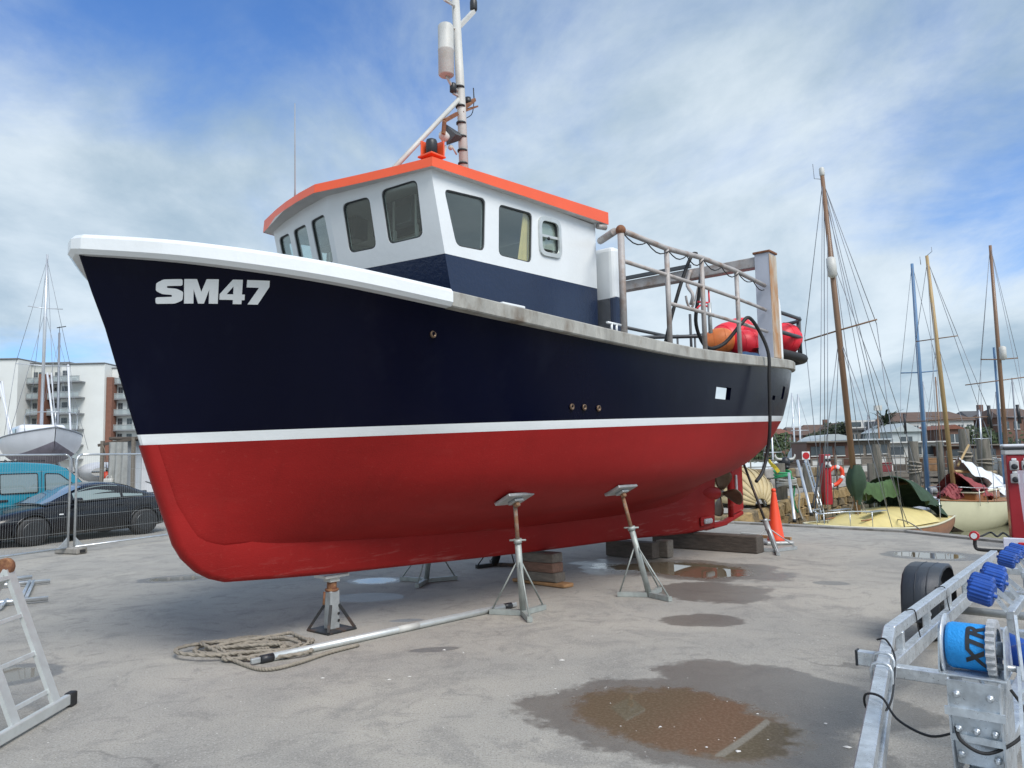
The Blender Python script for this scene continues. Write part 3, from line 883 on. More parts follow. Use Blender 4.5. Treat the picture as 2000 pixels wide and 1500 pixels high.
WIN = {
 'port': [([(0.31, 4.36), (0.92, 4.41), (0.89, 3.845), (0.475, 3.82)], 'clear_glass', .07), ([(1.13, 4.405), (1.70, 4.435), (1.665, 3.86), (1.11, 3.845)], 'clear_glass', .07),
          ([(1.83, 4.40), (2.175, 4.425), (2.185, 4.035), (1.835, 4.015)], 'hatch', .09)],
 'stbd': [([(0.31, 4.36), (0.92, 4.41), (0.89, 3.845), (0.475, 3.82)], 'clear_glass', .07), ([(1.13, 4.405), (1.70, 4.435), (1.665, 3.86), (1.11, 3.845)], 'clear_glass', .07)],
 'fport': [([(0.18, 0.40), (0.55, 0.41), (0.55, -0.115), (0.18, -0.115)], 'clear_glass', .07), ([(0.71, 0.44), (1.17, 0.46), (1.15, -0.095), (0.71, -0.105)], 'clear_glass', .07)],
 'fstbd': [([(0.10, 0.36), (0.42, 0.36), (0.42, -0.16), (0.10, -0.16)], 'clear_glass', .06), ([(0.54, 0.36), (0.86, 0.36), (0.86, -0.16), (0.54, -0.16)], 'clear_glass', .06), ([(0.97, 0.36), (1.25, 0.36), (1.25, -0.16), (0.97, -0.16)], 'clear_glass', .06)],
}
cuts = []; panes = []
RW = Matrix.Translation(BO) @ Matrix.Rotation(math.pi + BANG, 4, 'Z')
for kind, ws in WIN.items():
    M = wall_frame(kind)
    for quad, typ, rad in ws:
        ol = round_poly(quad, rad)
        c = MB().prism(ol, .30, M @ Matrix.Translation((0, 0, -.2))).build('cutter', 'white_paint', None)
        c.matrix_world = RW; cuts.append(c)
        panes.append((M, quad, ol, typ))
boolean_cut(upper, cuts)
def ring_prism(ol, ou, d, M, name, m, parent):
    n = len(ol); b = MB()
    vs = [M @ Vector((x, y, z)) for z in (0, d) for x, y in ou] + [M @ Vector((x, y, z)) for z in (0, d) for x, y in ol]
    fs = []
    for i in range(n):
        j = (i + 1) % n
        fs += [(i, j, n + j, n + i), (2*n + j, 2*n + i, 3*n + i, 3*n + j), (n + i, n + j, 3*n + j, 3*n + i), (j, i, 2*n + i, 2*n + j)]
    return b.add(vs, fs).build(name, m, parent)
def offset_poly(ol, k):
    cx = sum(p[0] for p in ol) / len(ol); cy = sum(p[1] for p in ol) / len(ol)
    w = max(p[0] for p in ol) - min(p[0] for p in ol); h = max(p[1] for p in ol) - min(p[1] for p in ol)
    return [(cx + (x - cx) * (1 + 2 * k / w), cy + (y - cy) * (1 + 2 * k / h)) for x, y in ol]
for M, quad, ol, typ in panes:
    win = MB().prism(ol, .006, M @ Matrix.Translation((0, 0, -.030))).build('window', 'clear_glass', upper)
    ring_prism(offset_poly(ol, -.014), offset_poly(ol, -.001), .018, M @ Matrix.Translation((0, 0, -.028)), 'seal', 'window_seal', win)
    if typ == 'hatch':
        ring_prism(offset_poly(ol, -.012), offset_poly(ol, .035), .022, M @ Matrix.Translation((0, 0, .002)), 'frame', 'aluminium', win)
        MB().prism([(1.84, 4.235), (2.18, 4.255), (2.18, 4.225), (1.84, 4.205)], .02, M @ Matrix.Translation((0, 0, -.02))).build('bar', 'aluminium', win)
        MB().ball(M @ Vector((1.98, 4.20, .01)), .02, 8, 6).build('latch', 'black_plastic', win)
        MB().prism([(1.85, 4.39), (2.17, 4.41), (2.175, 4.10), (1.845, 4.08)], .01, M @ Matrix.Translation((0, 0, -.05))).build('blind', 'dirty_white', win)
# things seen inside: floor, back wall, curtain, wheel console
MB().add([loop(3.45, .07)[k] for k in range(5)], [(0, 1, 2, 3, 4)]).build('cabin_floor', 'timber_brown', boat)
MB().prism([(-.95, 3.46), (-.50, 3.46), (-.45, 3.88), (-.82, 3.95)], 1.8, Matrix(((1, 0, 0, 0), (0, 0, 1, -.9), (0, 1, 0, 0), (0, 0, 0, 1)))).build('console', 'black_plastic', boat)
MB().bbox((-1.05, .45, 3.85), (.12, .45, .62), .05).bbox((-.85, .45, 3.62), (.45, .45, .10), .04).tube([(-.9, .45, 3.5), (-.9, .45, 3.6)], .05, 8).build('helm_seat', 'black_plastic', boat)
oh_ = MB().bbox((-.52, .62, 4.30), (.22, .95, .34), .02).bbox((-.50, -.55, 4.32), (.2, .8, .26), .02).build('window_darkening_box', 'black_plastic', boat)  # black boxes added behind the front panes to make the windows dark
for y in (.32, .66, .98):
    MB().bbox((-.405, y, 4.28), (.015, .24, .20), .01).build('screen', 'glass', oh_)
MB().beam((-.42, .50, 3.95), (-.42, .50, 4.45), .03, .03).beam((-.42, .84, 3.95), (-.42, .84, 4.45), .03, .03).beam((-.42, .50, 4.0), (-.42, .84, 4.0), .03, .03).build('instrument_frame', 'dirty_white', oh_)
cu = []
for j in range(9):
    z = 4.45 - j * .085
    wdt = .10 + .16 * (j / 8)
    cu.append([Vector((-1.72 + wdt * (k / 10) , 1.285 + .014 * math.sin(k * 1.9 + j * .2), z)) for k in range(11)])
MB().grid(cu).build('curtain', 'curtain', boat)

# roof: cambered, with a visor that sweeps round the front
def roof_outline():
    pts = [(-3.10, 1.46), (-1.5, 1.45), (-.075, 1.43)]
    for y, oh in ((1.25, .075), (1.0, .085), (.7, .10), (.35, .125), (0, .155), (-.35, .17), (-.7, .16), (-1.0, .135), (-1.25, .11)):
        pts.append((.09 - .165 * abs(y) + oh, y))
    pts += [(-.07, -1.45), (-.4, -1.52), (-1.5, -1.52), (-3.10, -1.50)]
    return pts
RO = roof_outline(); n = len(RO)
def lip_z(x, y): return 4.50 + .029 * max(-x, 0) - (.06 if (y < -1.2 and x > -.5) else 0)
def top_z(x, y): return lip_z(x, y) + .095 + .020 * max(-x, 0) + (.05 if (y < -1.2 and x > -.5) else 0)
b = MB()
lip = [Vector((x, y, lip_z(x, y))) for x, y in RO]
out = [Vector((x - .01, y * .995, top_z(x, y))) for x, y in RO]
ctr = [Vector((-1.5 + (x + 1.5) * .80, y * .70, top_z(x, y) + .10)) for x, y in RO]
mid_ = [Vector((-1.5 + (x + 1.5) * .5, y * .05, top_z(x, y) + .15)) for x, y in RO]
b.grid([lip, out, ctr, mid_], smooth=False)
b.f.append(tuple([0, n, 2 * n, 3 * n, 4 * n - 1, 3 * n - 1, 2 * n - 1, n - 1])); b.s.append(False)
roof = b.build('roof', 'roof_orange', boat)
s = MB(); s.add([p + Vector((0, 0, .004)) for p in lip], [tuple(range(n))]); s.build('soffit', 'soffit', roof)
MB().tube([(-2.93, 1.40, 4.545), (-3.06, 1.44, 4.545)], .035, 10).build('drain_pipe', 'rail_grey', boat)
# locker behind the house
MB().bbox((-3.22, 1.0, 3.48), (.30, 1.05, 1.65), .06, seg=3).build('exhaust_casing', 'white_paint', boat)
MB().bbox((-3.225, 1.0, 3.16), (.31, 1.06, 1.10), .06, seg=3).build('casing_base', 'navy_house', boat)
mat('wire_grey', (0.30, 0.32, 0.34), 0.5)
# ---- mast on the wheelhouse roof
MX = -2.05
mast = MB().tube([(MX, 0, 4.80), (MX + .05, 0, 6.2), (MX + .13, 0, 7.6)], [.062, .058, .052], 14).build('mast', 'dirty_white', boat)
for z in (5.45, 5.62, 5.80, 5.98, 6.20, 6.45):
    MB().tube([(MX + .02 + (z - 5) * .04, 0, z - .012), (MX + .02 + (z - 5) * .04, 0, z + .012)], .064, 14).build('band', 'black_rubber', mast)
MB().tube([(-.72, -.05, 4.90), (MX + .10, 0, 6.28)], .030, 10).build('stay_pole', 'dirty_white', mast)
def bp(px, py, y):
    """point of the boat's lengthwise plane at y that lies on a sight line"""
    d = ray(px, py); o = Vector((0, 0, CAM_H)) - BO
    t = (y - o.dot(PT)) / d.dot(PT); q = o + d * t
    return Vector((q.dot(FW), q.dot(PT), q.z))
# radar reflector: upright white cylinder
c = bp(871, 98, 0)
rr = MB().lathe([(.085, -.34), (.10, -.325), (.10, -.02), (.103, -.015), (.103, .005), (.10, .01), (.10, .31), (.08, .335)], 20, c).build('radar_reflector', 'dirty_white', mast)
MB().tube([c + Vector((0, 0, -.34)), c + Vector((-.08, 0, -.42)), (MX + .09, 0, c.z - .47)], .018, 8).tube([c + Vector((0, 0, .33)), (MX + .12, 0, c.z + .36)], .016, 8).build('bracket', 'dirty_white', rr)
# lamp on a raked arm
p = bp(925, 14, -.1); q = bp(897, 52, 0)
arm = MB().beam(q, p + Vector((0, 0, -.06)), .05, .05).build('lamp_arm', 'dirty_white', mast)
MB().lathe([(.04, -.02), (.05, 0), (.05, .10), (.042, .13), (.02, .14)], 14, p + Vector((0, 0, -.03))).build('masthead_lamp', 'black_plastic', arm)
MB().tube([bp(880, 4, 0.05), bp(862, -8, .1)], .016, 8).tube([bp(888, 12, 0), bp(868, 0, .25)], .016, 8).build('aerial_bracket', 'dirty_white', mast)
# small lamps and brackets lower down
p = bp(885, 172, 0)
la = MB().lathe([(.03, -.06), (.045, -.05), (.045, .04), (.035, .06)], 12, p).build('side_lamp', 'black_plastic', mast)
MB().beam(p + Vector((0, 0, -.07)), (MX + .06, 0, p.z - .07), .03, .02).build('bracket', 'rail_grey', la)
p = bp(926, 195, -.1); q = bp(903, 214, 0)
ar = MB().beam(q, p, .05, .04).beam(p + Vector((0, 0, -.10)), q + Vector((.05, 0, -.06)), .12, .02).build('lower_arm', 'rust', mast)
MB().lathe([(.045, -.03), (.05, .0), (.04, .05)], 10, bp(914, 198, -.08)).build('lamp', 'black_plastic', ar)
MB().tube([p, p + Vector((.01, 0, .16))], .008, 6).build('aerial', 'black_plastic', ar)
MB().tube(spline([bp(926, 196, -.1), bp(922, 222, -.1), bp(908, 232, 0)], 8), .006, 5).build('cable', 'black_rubber', ar)
p = bp(868, 236, .1); q = bp(893, 222, 0)
ar = MB().beam(q, p, .035, .045).beam(p, bp(866, 262, .1), .03, .045).build('hook_arm', 'rust', mast)
MB().lathe([(.055, -.05), (.062, -.03), (.06, .03), (.035, .06)], 14, bp(867, 266, .05), Matrix.Rotation(R(60), 3, 'Y')).build('floodlight', 'dirty_white', ar)
t1, t2, t3, t4 = bp(870, 243, 0), bp(912, 270, 0), bp(872, 284, 0), bp(890, 262, .12)
MB().add([t1, t2, t3, t4, t1 + Vector((0, .012, 0)), t2 + Vector((0, .012, 0)), t3 + Vector((0, .012, 0))], [(0, 1, 3), (1, 2, 3), (2, 0, 3), (4, 6, 5), (0, 4, 5, 1), (1, 5, 6, 2), (2, 6, 4, 0)]).build('reflector_vane', 'cage_grey', mast)
MB().beam(bp(868, 286, 0), bp(862, 306, 0), .07, .03).tube([bp(882, 284, 0), bp(892, 302, 0)], .012, 6).ball(bp(880, 288, 0), .035, 8, 6).build('siren', 'dirty_white', mast)
# stern-light in its orange box on the roof edge
_lc = bp(843, 290, 1.25)
lb = MB().bbox(_lc + Vector((-.02, -.085, 0)), (.17, .018, .17), .006).bbox(_lc + Vector((-.095, 0, 0)), (.018, .16, .17), .006).bbox(_lc + Vector((0, 0, -.09)), (.20, .20, .02), .006).build('lamp_box', 'roof_orange', roof)
MB().box(_lc + Vector((0, 0, -.15)), (.10, .10, .12)).build('lamp_bracket', 'roof_orange', lb)
MB().lathe([(.045, -.085), (.058, -.08), (.058, .06), (.05, .085), (.02, .10)], 16, _lc).build('navigation_lamp', 'black_plastic', lb)
# whip aerial on the starboard side of the roof
_wt, _wb = bp(576, 202, -.62), bp(576, 392, -.62)
MB().tube([_wb + Vector((0, 0, -.05)), _wb + Vector((0, 0, .15)), _wb.lerp(_wt, .5), _wt], [.014, .009, .007, .005], 8).build('whip_aerial', 'wire_grey', roof)
# handrail by the house
MB().tube([(-2.96, 1.42, 4.36), (-2.62, 1.84, 4.32)], .045, 8).build('house_brace', 'rail_grey', boat)

# ---- port side railing and the starboard one like it
def sheer_pt(x, dy=-.10, dz=.01):
    y = cr([(p.x, p.y) for p in reversed(ROWS['she']) if p.y > .03], x)
    return Vector((x, y + dy, sheer_z(x) + dz))
RX = [-2.62, -3.66, -4.62, -5.80]
TOPZ = [4.32, 4.30, 4.36, 4.38]
for sgn in (1,):
    rl = None
    tops = []
    for x, z in zip(RX, TOPZ):
        p = sheer_pt(x); tops.append(Vector((x, p.y * sgn, z)))
    tops.append(Vector((-7.05, sheer_pt(-7.05).y * sgn, 4.37)))
    rl = MB().tube(tops, .034, 10).build('railing', 'rail_grey', boat)
    for x, z in zip(RX, TOPZ):
        p = sheer_pt(x)
        MB().tube([(x, p.y * sgn, p.z - .02), (x, p.y * sgn, z)], .033 if x < -3 else .040, 10).build('stanchion', 'rail_grey', rl)
    MB().ball(tops[0], .060, 12, 8).build('elbow', 'rust', rl)
    for k, (za, zb, x0) in enumerate(((3.96, 3.97, RX[0]), (3.60, 3.62, RX[1]))):
        pts = [Vector((x, sheer_pt(x).y * sgn, za + (zb - za) * i / 4)) for i, x in enumerate([x0, -4.62, -5.8, -6.5, -7.05])]
        MB().tube(pts, .026, 8).build('rail_bar', 'rail_grey', rl)
    # cable clipped under the top rail, sagging between clips
    pts = []
    for a, c in zip(tops[:-1], tops[1:]):
        for h in range(2):
            s0 = a.lerp(c, h * .5); s1 = a.lerp(c, h * .5 + .5)
            for k in range(5):
                t = k / 5; q = s0.lerp(s1, t); pts.append(q + Vector((0, .03, -.042 - (.05 + .05 * abs(math.sin(a.x * 7 + h * 2))) * math.sin(math.pi * t))))
    MB().tube(pts, .008, 6).build('cable', 'black_rubber', rl)

# ---- gallows: square posts and the beam across
for sgn in (1, -1):
    base = sheer_pt(-7.2, 0).z; y = (sheer_pt(-7.2).y - .03) * sgn
    po = MB()
    w = .24
    po.add([(-7.08, y - w/2, base), (-7.08, y + w/2, base), (-7.40, y + w/2, base), (-7.40, y - w/2, base), (-7.10, y - w/2, 4.92), (-7.10, y + w/2, 4.92), (-7.38, y + w/2, 4.92), (-7.38, y - w/2, 4.92)], [(3, 2, 1, 0), (4, 5, 6, 7), (0, 1, 5, 4), (1, 2, 6, 5), (2, 3, 7, 6), (3, 0, 4, 7)])
    post = po.build('gallows_post', 'post_grey', boat)
    MB().bbox((-7.24, y, 4.935), (.33, .29, .035), .008).build('cap', 'rust', post)
    MB().box((-7.24, y + sgn * (w/2 + .004), (base + 4.9) / 2), (.30, .008, 4.88 - base)).build('side_plate', 'post_rusty', post)
    MB().box((-7.24, y + sgn * (w/2 + .011), base + .22), (.27, .010, .40)).build('doubler', 'rust' if sgn < 0 else 'post_rusty', post)
ya = sheer_pt(-7.2).y - .14
MB().beam((-7.22, ya, 4.80), (-7.22, -ya, 4.80), .20, .17, b=.01).build('gallows_beam', 'rail_grey', boat)
MB().beam((-7.10, .55, 4.93), (-7.10, -.85, 4.93), .07, .06).build('beam_bracket', 'cage_grey', boat)
MB().tube(spline([(-7.1, .55, 4.86), (-7.05, .50, 4.60), (-7.0, .62, 4.40), (-7.05, .55, 4.25)], 12), .03, 8).build('hook', 'rail_grey', boat)
MB().tube(spline([(-7.1, .75, 4.85), (-7.1, .66, 4.5), (-7.1, .60, 4.30)], 8), .012, 6).tube(spline([(-7.1, .60, 4.3), (-7.1, .52, 4.18), (-7.1, .46, 4.3), (-7.1, .44, 4.42)], 10), .022, 8).build('shackle', 'rail_grey', boat)

# white handrail on the quarter
q0 = sheer_pt(-7.75)
MB().tube(spline([(-7.45, q0.y - .05, 4.30), (-7.68, q0.y - .02, 4.30), (-7.78, q0.y, 4.18), (-7.80, q0.y, 3.7), (-7.80, q0.y, q0.z)], 18), .045, 10).build('quarter_rail', 'white_paint', boat)
MB().tube(spline([(-7.45, q0.y - .05, 3.72), (-7.70, q0.y - .02, 3.72), (-7.79, q0.y, 3.62)], 8), .036, 8).build('quarter_rail', 'white_paint', boat)

# ---- stern cage: tube hoops round an overhanging shelf
def hoop(z, x0, y0, x1, r, name='hoop', m='cage_grey', n=30):
    pts = [(x0, y0, z)]
    for k in range(n + 1):
        a = R(90 - 180 * k / n)
        pts.append((x1 + .75 * math.cos(a), y0 * math.copysign(abs(math.sin(a)) ** .55, math.sin(a)), z))
    pts.append((x0, -y0, z))
    return MB().tube(pts, r, 8)
shelf_pts = []
cage = hoop(3.42, -7.9, 1.42, -10.25 , .0001)
def cage_outline(y0, x0, x1, n=26):
    out = [(x0, y0)]
    for k in range(n + 1):
        a = R(90 - 180 * k / n)
        out.append((x1 - .55 * math.cos(a), y0 * math.copysign(abs(math.sin(a)) ** .5, math.sin(a))))
    out.append((x0, -y0))
    return out
CO = cage_outline(1.45, -7.95, -9.75)
shelf = MB(); nn = len(CO)
shelf.add([Vector((x, y, 3.50)) for x, y in CO], [tuple(range(nn))])
shelf = shelf.build('stern_shelf', 'cage_grey', boat)
MB().tube([(x * 1.0, y, 3.46) for x, y in CO], .085, 10).build('bumper', 'black_rubber', shelf)
for z, r in ((3.86, .040), (4.22, .036)):
    MB().tube([(x + .02, y * .985, z) for x, y in CO], r, 8).build('cage_rail', 'cage_grey', shelf)
for i in range(2, nn - 1, 4):
    x, y = CO[i]
    MB().tube([(x + .02, y * .985, 3.48), (x + .02, y * .985, 4.26 if i % 8 else 4.50)], .024, 8).build('cage_upright', 'cage_grey', shelf)
# low inner rail across the deck
pts = spline([(-6.9, -.9, 3.1), (-6.9, -.9, 3.72), (-6.95, -.75, 3.80), (-8.0, .2, 3.84), (-8.6, .9, 3.86)], 24)
MB().tube(pts, .035, 8).tube([(-7.4, -.4, 3.2), (-7.4, -.4, 3.80)], .022, 8).tube([(-7.9, .1, 3.2), (-7.9, .1, 4.25)], .026, 8).build('inner_rail', 'cage_grey', boat)
MB().bbox((-6.55, .95, 3.12), (.5, .35, .14), .02).build('fish_tray', 'timber_brown', boat)
MB().beam((-6.36, .82, 2.42), (-6.36, .82, 3.06), .04, .04).beam((-6.74, .82, 2.42), (-6.74, .82, 3.06), .04, .04).build('tray_stand', 'deck_grey', boat)
MB().bbox((-7.55, .75, 3.19), (.95, .95, .36), .05).build('net_bin', 'cage_grey', boat)
# mooring cleat and hull fittings
cl = sheer_pt(-2.35, -.05)
MB().tube([cl + Vector((-.14, 0, .10)), cl + Vector((.14, 0, .10))], .014, 8).tube([cl + Vector((-.05, 0, 0)), cl + Vector((-.05, 0, .10))], .014, 8).tube([cl + Vector((.05, 0, 0)), cl + Vector((.05, 0, .10))], .014, 8).build('cleat', 'white_paint', boat)
cl = sheer_pt(-.75, -.05)
MB().bbox(cl + Vector((0, 0, .025)), (.34, .06, .03), .01).build('fairlead', 'white_paint', boat)
def hull_y(x, z):
    """half breadth of the topsides at x and height z"""
    def row_y(k): return cr([(p.x, p.y) for p in reversed(ROWS[k]) if p.y > .05], x)
    z0, z1 = wl_z(x), sheer_z(x); t = (z - z0) / (z1 - z0)
    y0, ym, y1 = row_y('wlt'), row_y('mid'), row_y('she')
    return y0 * (1 - t) * (1 - 2 * t) + ym * 4 * t * (1 - t) + y1 * t * (2 * t - 1)
for x, z in ((-1.80, 2.245), (-1.99, 2.245), (-2.22, 2.24), (.03, 2.86)):
    y = hull_y(x, z)
    rt = Matrix.Rotation(R(-90), 3, 'X')
    o = MB().lathe([(.030, 0), (.036, .006), (.034, .022), (.022, .024), (.020, .004)], 14, (x, y - .004, z), rt).build('skin_fitting', 'bronze', boat)
# registration on the bow, each character following the flare
GLY = {
 'S': (.95, [round_poly([(.95,1.0),(.28,1.0),(.04,.86),(.02,.54),(.24,.40),(.58,.36),(.58,.28),(.0,.27),(.0,.0),(.68,.0),(.95,.13),(.98,.48),(.74,.61),(.40,.65),(.40,.73),(.95,.73)], .07, 3)]),
 'M': (1.30, [[(0,0),(0,1),(.46,1),(.64,.47),(.84,1),(1.30,1),(1.30,0),(.95,0),(.95,.60),(.75,0),(.53,0),(.34,.60),(.34,0)]]),
 '4': (1.02, [[(0,.40),(.50,1),(.55,1),(.55,.74),(.27,.40)], [(.55,0),(.55,1),(.90,1),(.90,0)], [(0,.17),(0,.40),(.55,.40),(.55,.17)], [(.90,.17),(.90,.40),(1.02,.40),(1.02,.17)]]),
 '7': (.95, [[(0,1),(.95,1),(.95,.74),(.50,0),(.08,0),(.52,.70),(0,.70)]]),
}
lb_ = MB(); adv = 0.0
for ch in 'SM47':
    wch, polys = GLY[ch]
    for pl in polys: lb_.prism([(x + adv - .30 * y, y) for x, y in pl], .012)
    adv += wch + .07
lm = lb_.mesh('letters')
bm = bmesh.new(); bm.from_mesh(lm)
bmesh.ops.triangulate(bm, faces=bm.faces)
for _ in range(3): bmesh.ops.subdivide_edges(bm, edges=[e for e in bm.edges if e.calc_length() > .22], cuts=1)
bmesh.ops.triangulate(bm, faces=bm.faces)
bmesh.ops.recalc_face_normals(bm, faces=bm.faces)
xs = [v.co.x for v in bm.verts]; ys = [v.co.y for v in bm.verts]
x0, x1, y0, y1 = min(xs), max(xs), min(ys), max(ys)
LB = dict(xa=2.075, xb=1.43, za=3.025, zb=3.02, h=.180)
from mathutils.bvhtree import BVHTree
_tb = bmesh.new(); _tb.from_mesh(topsides.data); _bvh = BVHTree.FromBMesh(_tb)
def skin(x, z):
    h = _bvh.ray_cast(Vector((x, 4, z)), Vector((0, -1, 0)))
    return h[0].y if h[0] is not None else hull_y(x, z)
for v in bm.verts:
    u = (v.co.x - x0) / (x1 - x0); w = (v.co.y - y0) / (y1 - y0)
    x = LB['xa'] + (LB['xb'] - LB['xa']) * u
    z = LB['za'] + (LB['zb'] - LB['za']) * u + w * LB['h']
    v.co = Vector((x, skin(x, z) + (0.007 if v.co.z > .006 else -.006), z))
me = bpy.data.meshes.new('registration'); bm.to_mesh(me); bm.free(); bpy.data.meshes.remove(lm)
me.materials.append(MATS['white_paint'])
o = bpy.data.objects.new('registration', me); COL.objects.link(o); o.parent = boat

# ---- gear lying on the stern: buoys, bag, hose
def buoy(x, y, z, r, m, label, tilt=(0, 0), long=1.15, grp='fishing buoys heaped on the stern'):
    o = thing('buoy', label, 'buoy', b2w(x, y, z), BANG, grp)
    rot = Matrix.Rotation(tilt[0], 3, 'Y') @ Matrix.Rotation(tilt[1], 3, 'X')
    prof = [(.02, -r * long)]
    for k in range(1, 12):
        a = math.pi * k / 12; prof.append((r * math.sin(a) ** .85, -r * long * math.cos(a)))
    prof.append((.03, r * long))
    fl_ = MB().lathe(prof, 20, (0, 0, 0), rot).build('float', m, o)
    for zz in (-.35, .35):
        MB().tube([rot @ Vector((r * .945 * math.cos(a), r * .945 * math.sin(a), zz * r * long)) for a in [2 * math.pi * k / 24 for k in range(24)]], .005, 5, closed=True).build('moulded_rib', m, fl_)
    MB().lathe([(.05, 0), (.075, .03), (.07, .12), (.05, .13)], 12, rot @ Vector((0, 0, r * long - .04)), rot).build('neck', 'black_rubber', o)
    return o
buoy(-8.35, .62, 3.78, .31, 'red_buoy', 'large pink-red buoy with black neck behind the railing', (R(70), R(20)))
buoy(-8.55, 1.02, 3.75, .27, 'red_buoy', 'pink-red buoy lying right beside the grey gallows post', (R(95), R(-30)))
mat('buoy_orange', (0.88, 0.24, 0.06), 0.5, var=0.25, vscale=4, bump=0.1, bscale=20)
buoy(-7.75, .72, 3.66, .24, 'buoy_orange', 'orange buoy at the foot of the railing, left of the red ones', (R(80), R(60)))
buoy(-9.72, 1.15, 3.86, .31, 'red_buoy', 'red buoy inside the stern cage, right of the gallows post', (R(90), R(10)))
buoy(-8.05, 1.05, 3.62, .24, 'red_buoy', 'bright red buoy between the orange one and the gallows post', (R(85), R(35)))
buoy(-9.0, .55, 4.02, .24, 'red_buoy', 'pale red buoy on top of the heap behind the gallows post', (R(60), R(90)))
mat('blue_bag', (0.03, 0.075, 0.16), 0.8, var=0.25, vscale=6, bump=0.5, bscale=12)
rows = []
for i in range(13):
    t = i / 12; r_ = .15 * math.sin(math.pi * min(max(t, .03), .97)) ** .5
    rows.append([Vector((-.45 + .9 * t, r_ * 1.2 * math.cos(a) * (1 + .12 * math.sin(3 * a + i)), .12 + r_ * .8 * math.sin(a) * (1 + .1 * math.cos(2 * a + i)))) for a in [2 * math.pi * k / 14 for k in range(14)]])
o = MB().grid(rows, closed=True).build('bag', 'blue_bag')
o.location = b2w(-7.0, 1.55, 3.08); o.rotation_euler = (0, 0, math.pi + BANG + .1)
tag(o, 'crumpled dark blue bag behind the gunwale by the gallows post', 'bag')
# black hose looped over the railing and down the hull to the ground
hp = [(-4.60, 1.90, 4.42), (-4.52, 1.86, 4.38), (-4.35, 1.80, 4.05), (-4.2, 1.70, 3.55), (-4.15, 1.62, 3.2)]
hose = MB().tube(spline([b2w(*p) for p in hp], 30), .025, 8)
hp = [(-4.95, 1.80, 4.35), (-5.00, 1.72, 4.0), (-5.05, 1.62, 3.55), (-5.35, 1.62, 3.24), (-5.65, 1.75, 3.30), (-5.85, 1.93, 3.58), (-6.02, 2.0, 3.70), (-6.25, 2.06, 3.50), (-6.36, 2.13, 3.18), (-6.36, 2.12, 2.75), (-6.40, 2.08, 2.1), (-6.46, 2.0, 1.72), (-6.36, 1.95, 1.42), (-6.15, 1.93, 1.28)]
hose2 = MB().tube(spline([b2w(*p) for p in hp], 90), .027, 8)
h = thing('hose', 'long black rubber hose hanging over the gunwale and down the stern', 'hose', b2w(-7.0, 2.0, 0))
hose.build('hose_loop', 'black_rubber', h).matrix_parent_inverse = Matrix.Translation(-h.location)
hose2.build('hose_run', 'black_rubber', h).matrix_parent_inverse = Matrix.Translation(-h.location)
# air gun hung on the rail
g = thing('grease_gun', 'red and grey grease gun hanging from the side railing', 'tool', b2w(-4.85, 1.93, 3.35))
MB().tube([(0, 0, 0), (0, 0, .42)], .028, 10).build('barrel', 'dull_galvanised', g)
MB().tube(spline([(0, 0, .36), (-.10, .02, .40), (-.18, 0, .34)], 8), .014, 6).tube([(-.16, 0, .44), (0, 0, .42)], .014, 6).tube([(0, 0, .40), (0, 0, .62)], .012, 6).build('handle', 'red_buoy', g)
# ------------------------------------------------------------------ boat stands, blocks and gear under the boat
mat('threaded_rust', (0.27, 0.15, 0.085), 0.75, 0.3, var=0.3, vscale=10, bump=0.5, bscale=90, col2=(0.36, 0.35, 0.33), c2scale=4)
mat('stand_grey', (0.36, 0.39, 0.37), 0.55, 0.35, var=0.22, vscale=9, bump=0.15, bscale=50, col2=(0.22, 0.17, 0.12), c2scale=5, c2lo=0.58, c2hi=0.8)
mat('stand_dark', (0.03, 0.032, 0.034), 0.6, 0.3, var=0.3, vscale=8, col2=(0.10, 0.06, 0.04), c2scale=5)
def tripod(label, base, top, legs, mats=('stand_grey', 'threaded_rust', 'dull_galvanised'), pad=(.42, .24), pipe=.62, pad_dir=None, r=.036, leg_len=.38):
    """pipe on three flat legs with tie rods; a screw carries the tilting pad"""
    base = Vector(base); top = Vector(top) - base
    o = thing('boat_stand', label, 'boat stand', base, 0, 'stands propping the hull')
    ax = top.normalized()
    foot = Vector((0, 0, .035)); mid = foot + (top - foot) * pipe
    MB().tube([foot, mid], r, 12).build('pipe', mats[0], o)
    for a in legs:
        d = Vector((math.cos(R(a)), math.sin(R(a)), 0))
        MB().beam(d * .02 + Vector((0, 0, .032)), d * leg_len + Vector((0, 0, .032)), .055, .055).build('leg', mats[0], o)
        MB().tube([d * (leg_len - .03) + Vector((0, 0, .055)), foot + (mid - foot) * .78], .010, 6).build('tie_rod', mats[0], o)
    MB().tube([mid - ax * .05, top - ax * .04], .023, 10).build('screw', mats[1], o)
    MB().tube([mid - ax * .01, mid + ax * .035], .048, 8).tube([mid + ax * .02 + Vector((-.09, 0, 0)), mid + ax * .02 + Vector((.09, 0, 0))], .011, 6).build('nut_handle', mats[0], o)
    if pad_dir is None: pad_dir = (FW, (PT * -.93 + Vector((0, 0, .36))).normalized())
    x = pad_dir[0]; z = pad_dir[1]; y = z.cross(x)
    rot = Matrix((x, y, z)).transposed()
    MB().bbox(top, (pad[0], pad[1], .035), .006, rot, 1).bbox(top - z * .035, (.14, .12, .03), .005, rot, 1).build('pad', mats[2], o)
    MB().bbox(top - z * .065, (.06, .06, .06), .01, rot, 1).build('swivel', mats[1], o)
    return o
from mathutils.bvhtree import BVHTree
_bb = bmesh.new()
for _o in boat.children:
    if _o.name.split('.')[0] == 'hull_bottom': _bb.from_mesh(_o.data)
_hb = BVHTree.FromBMesh(_bb)
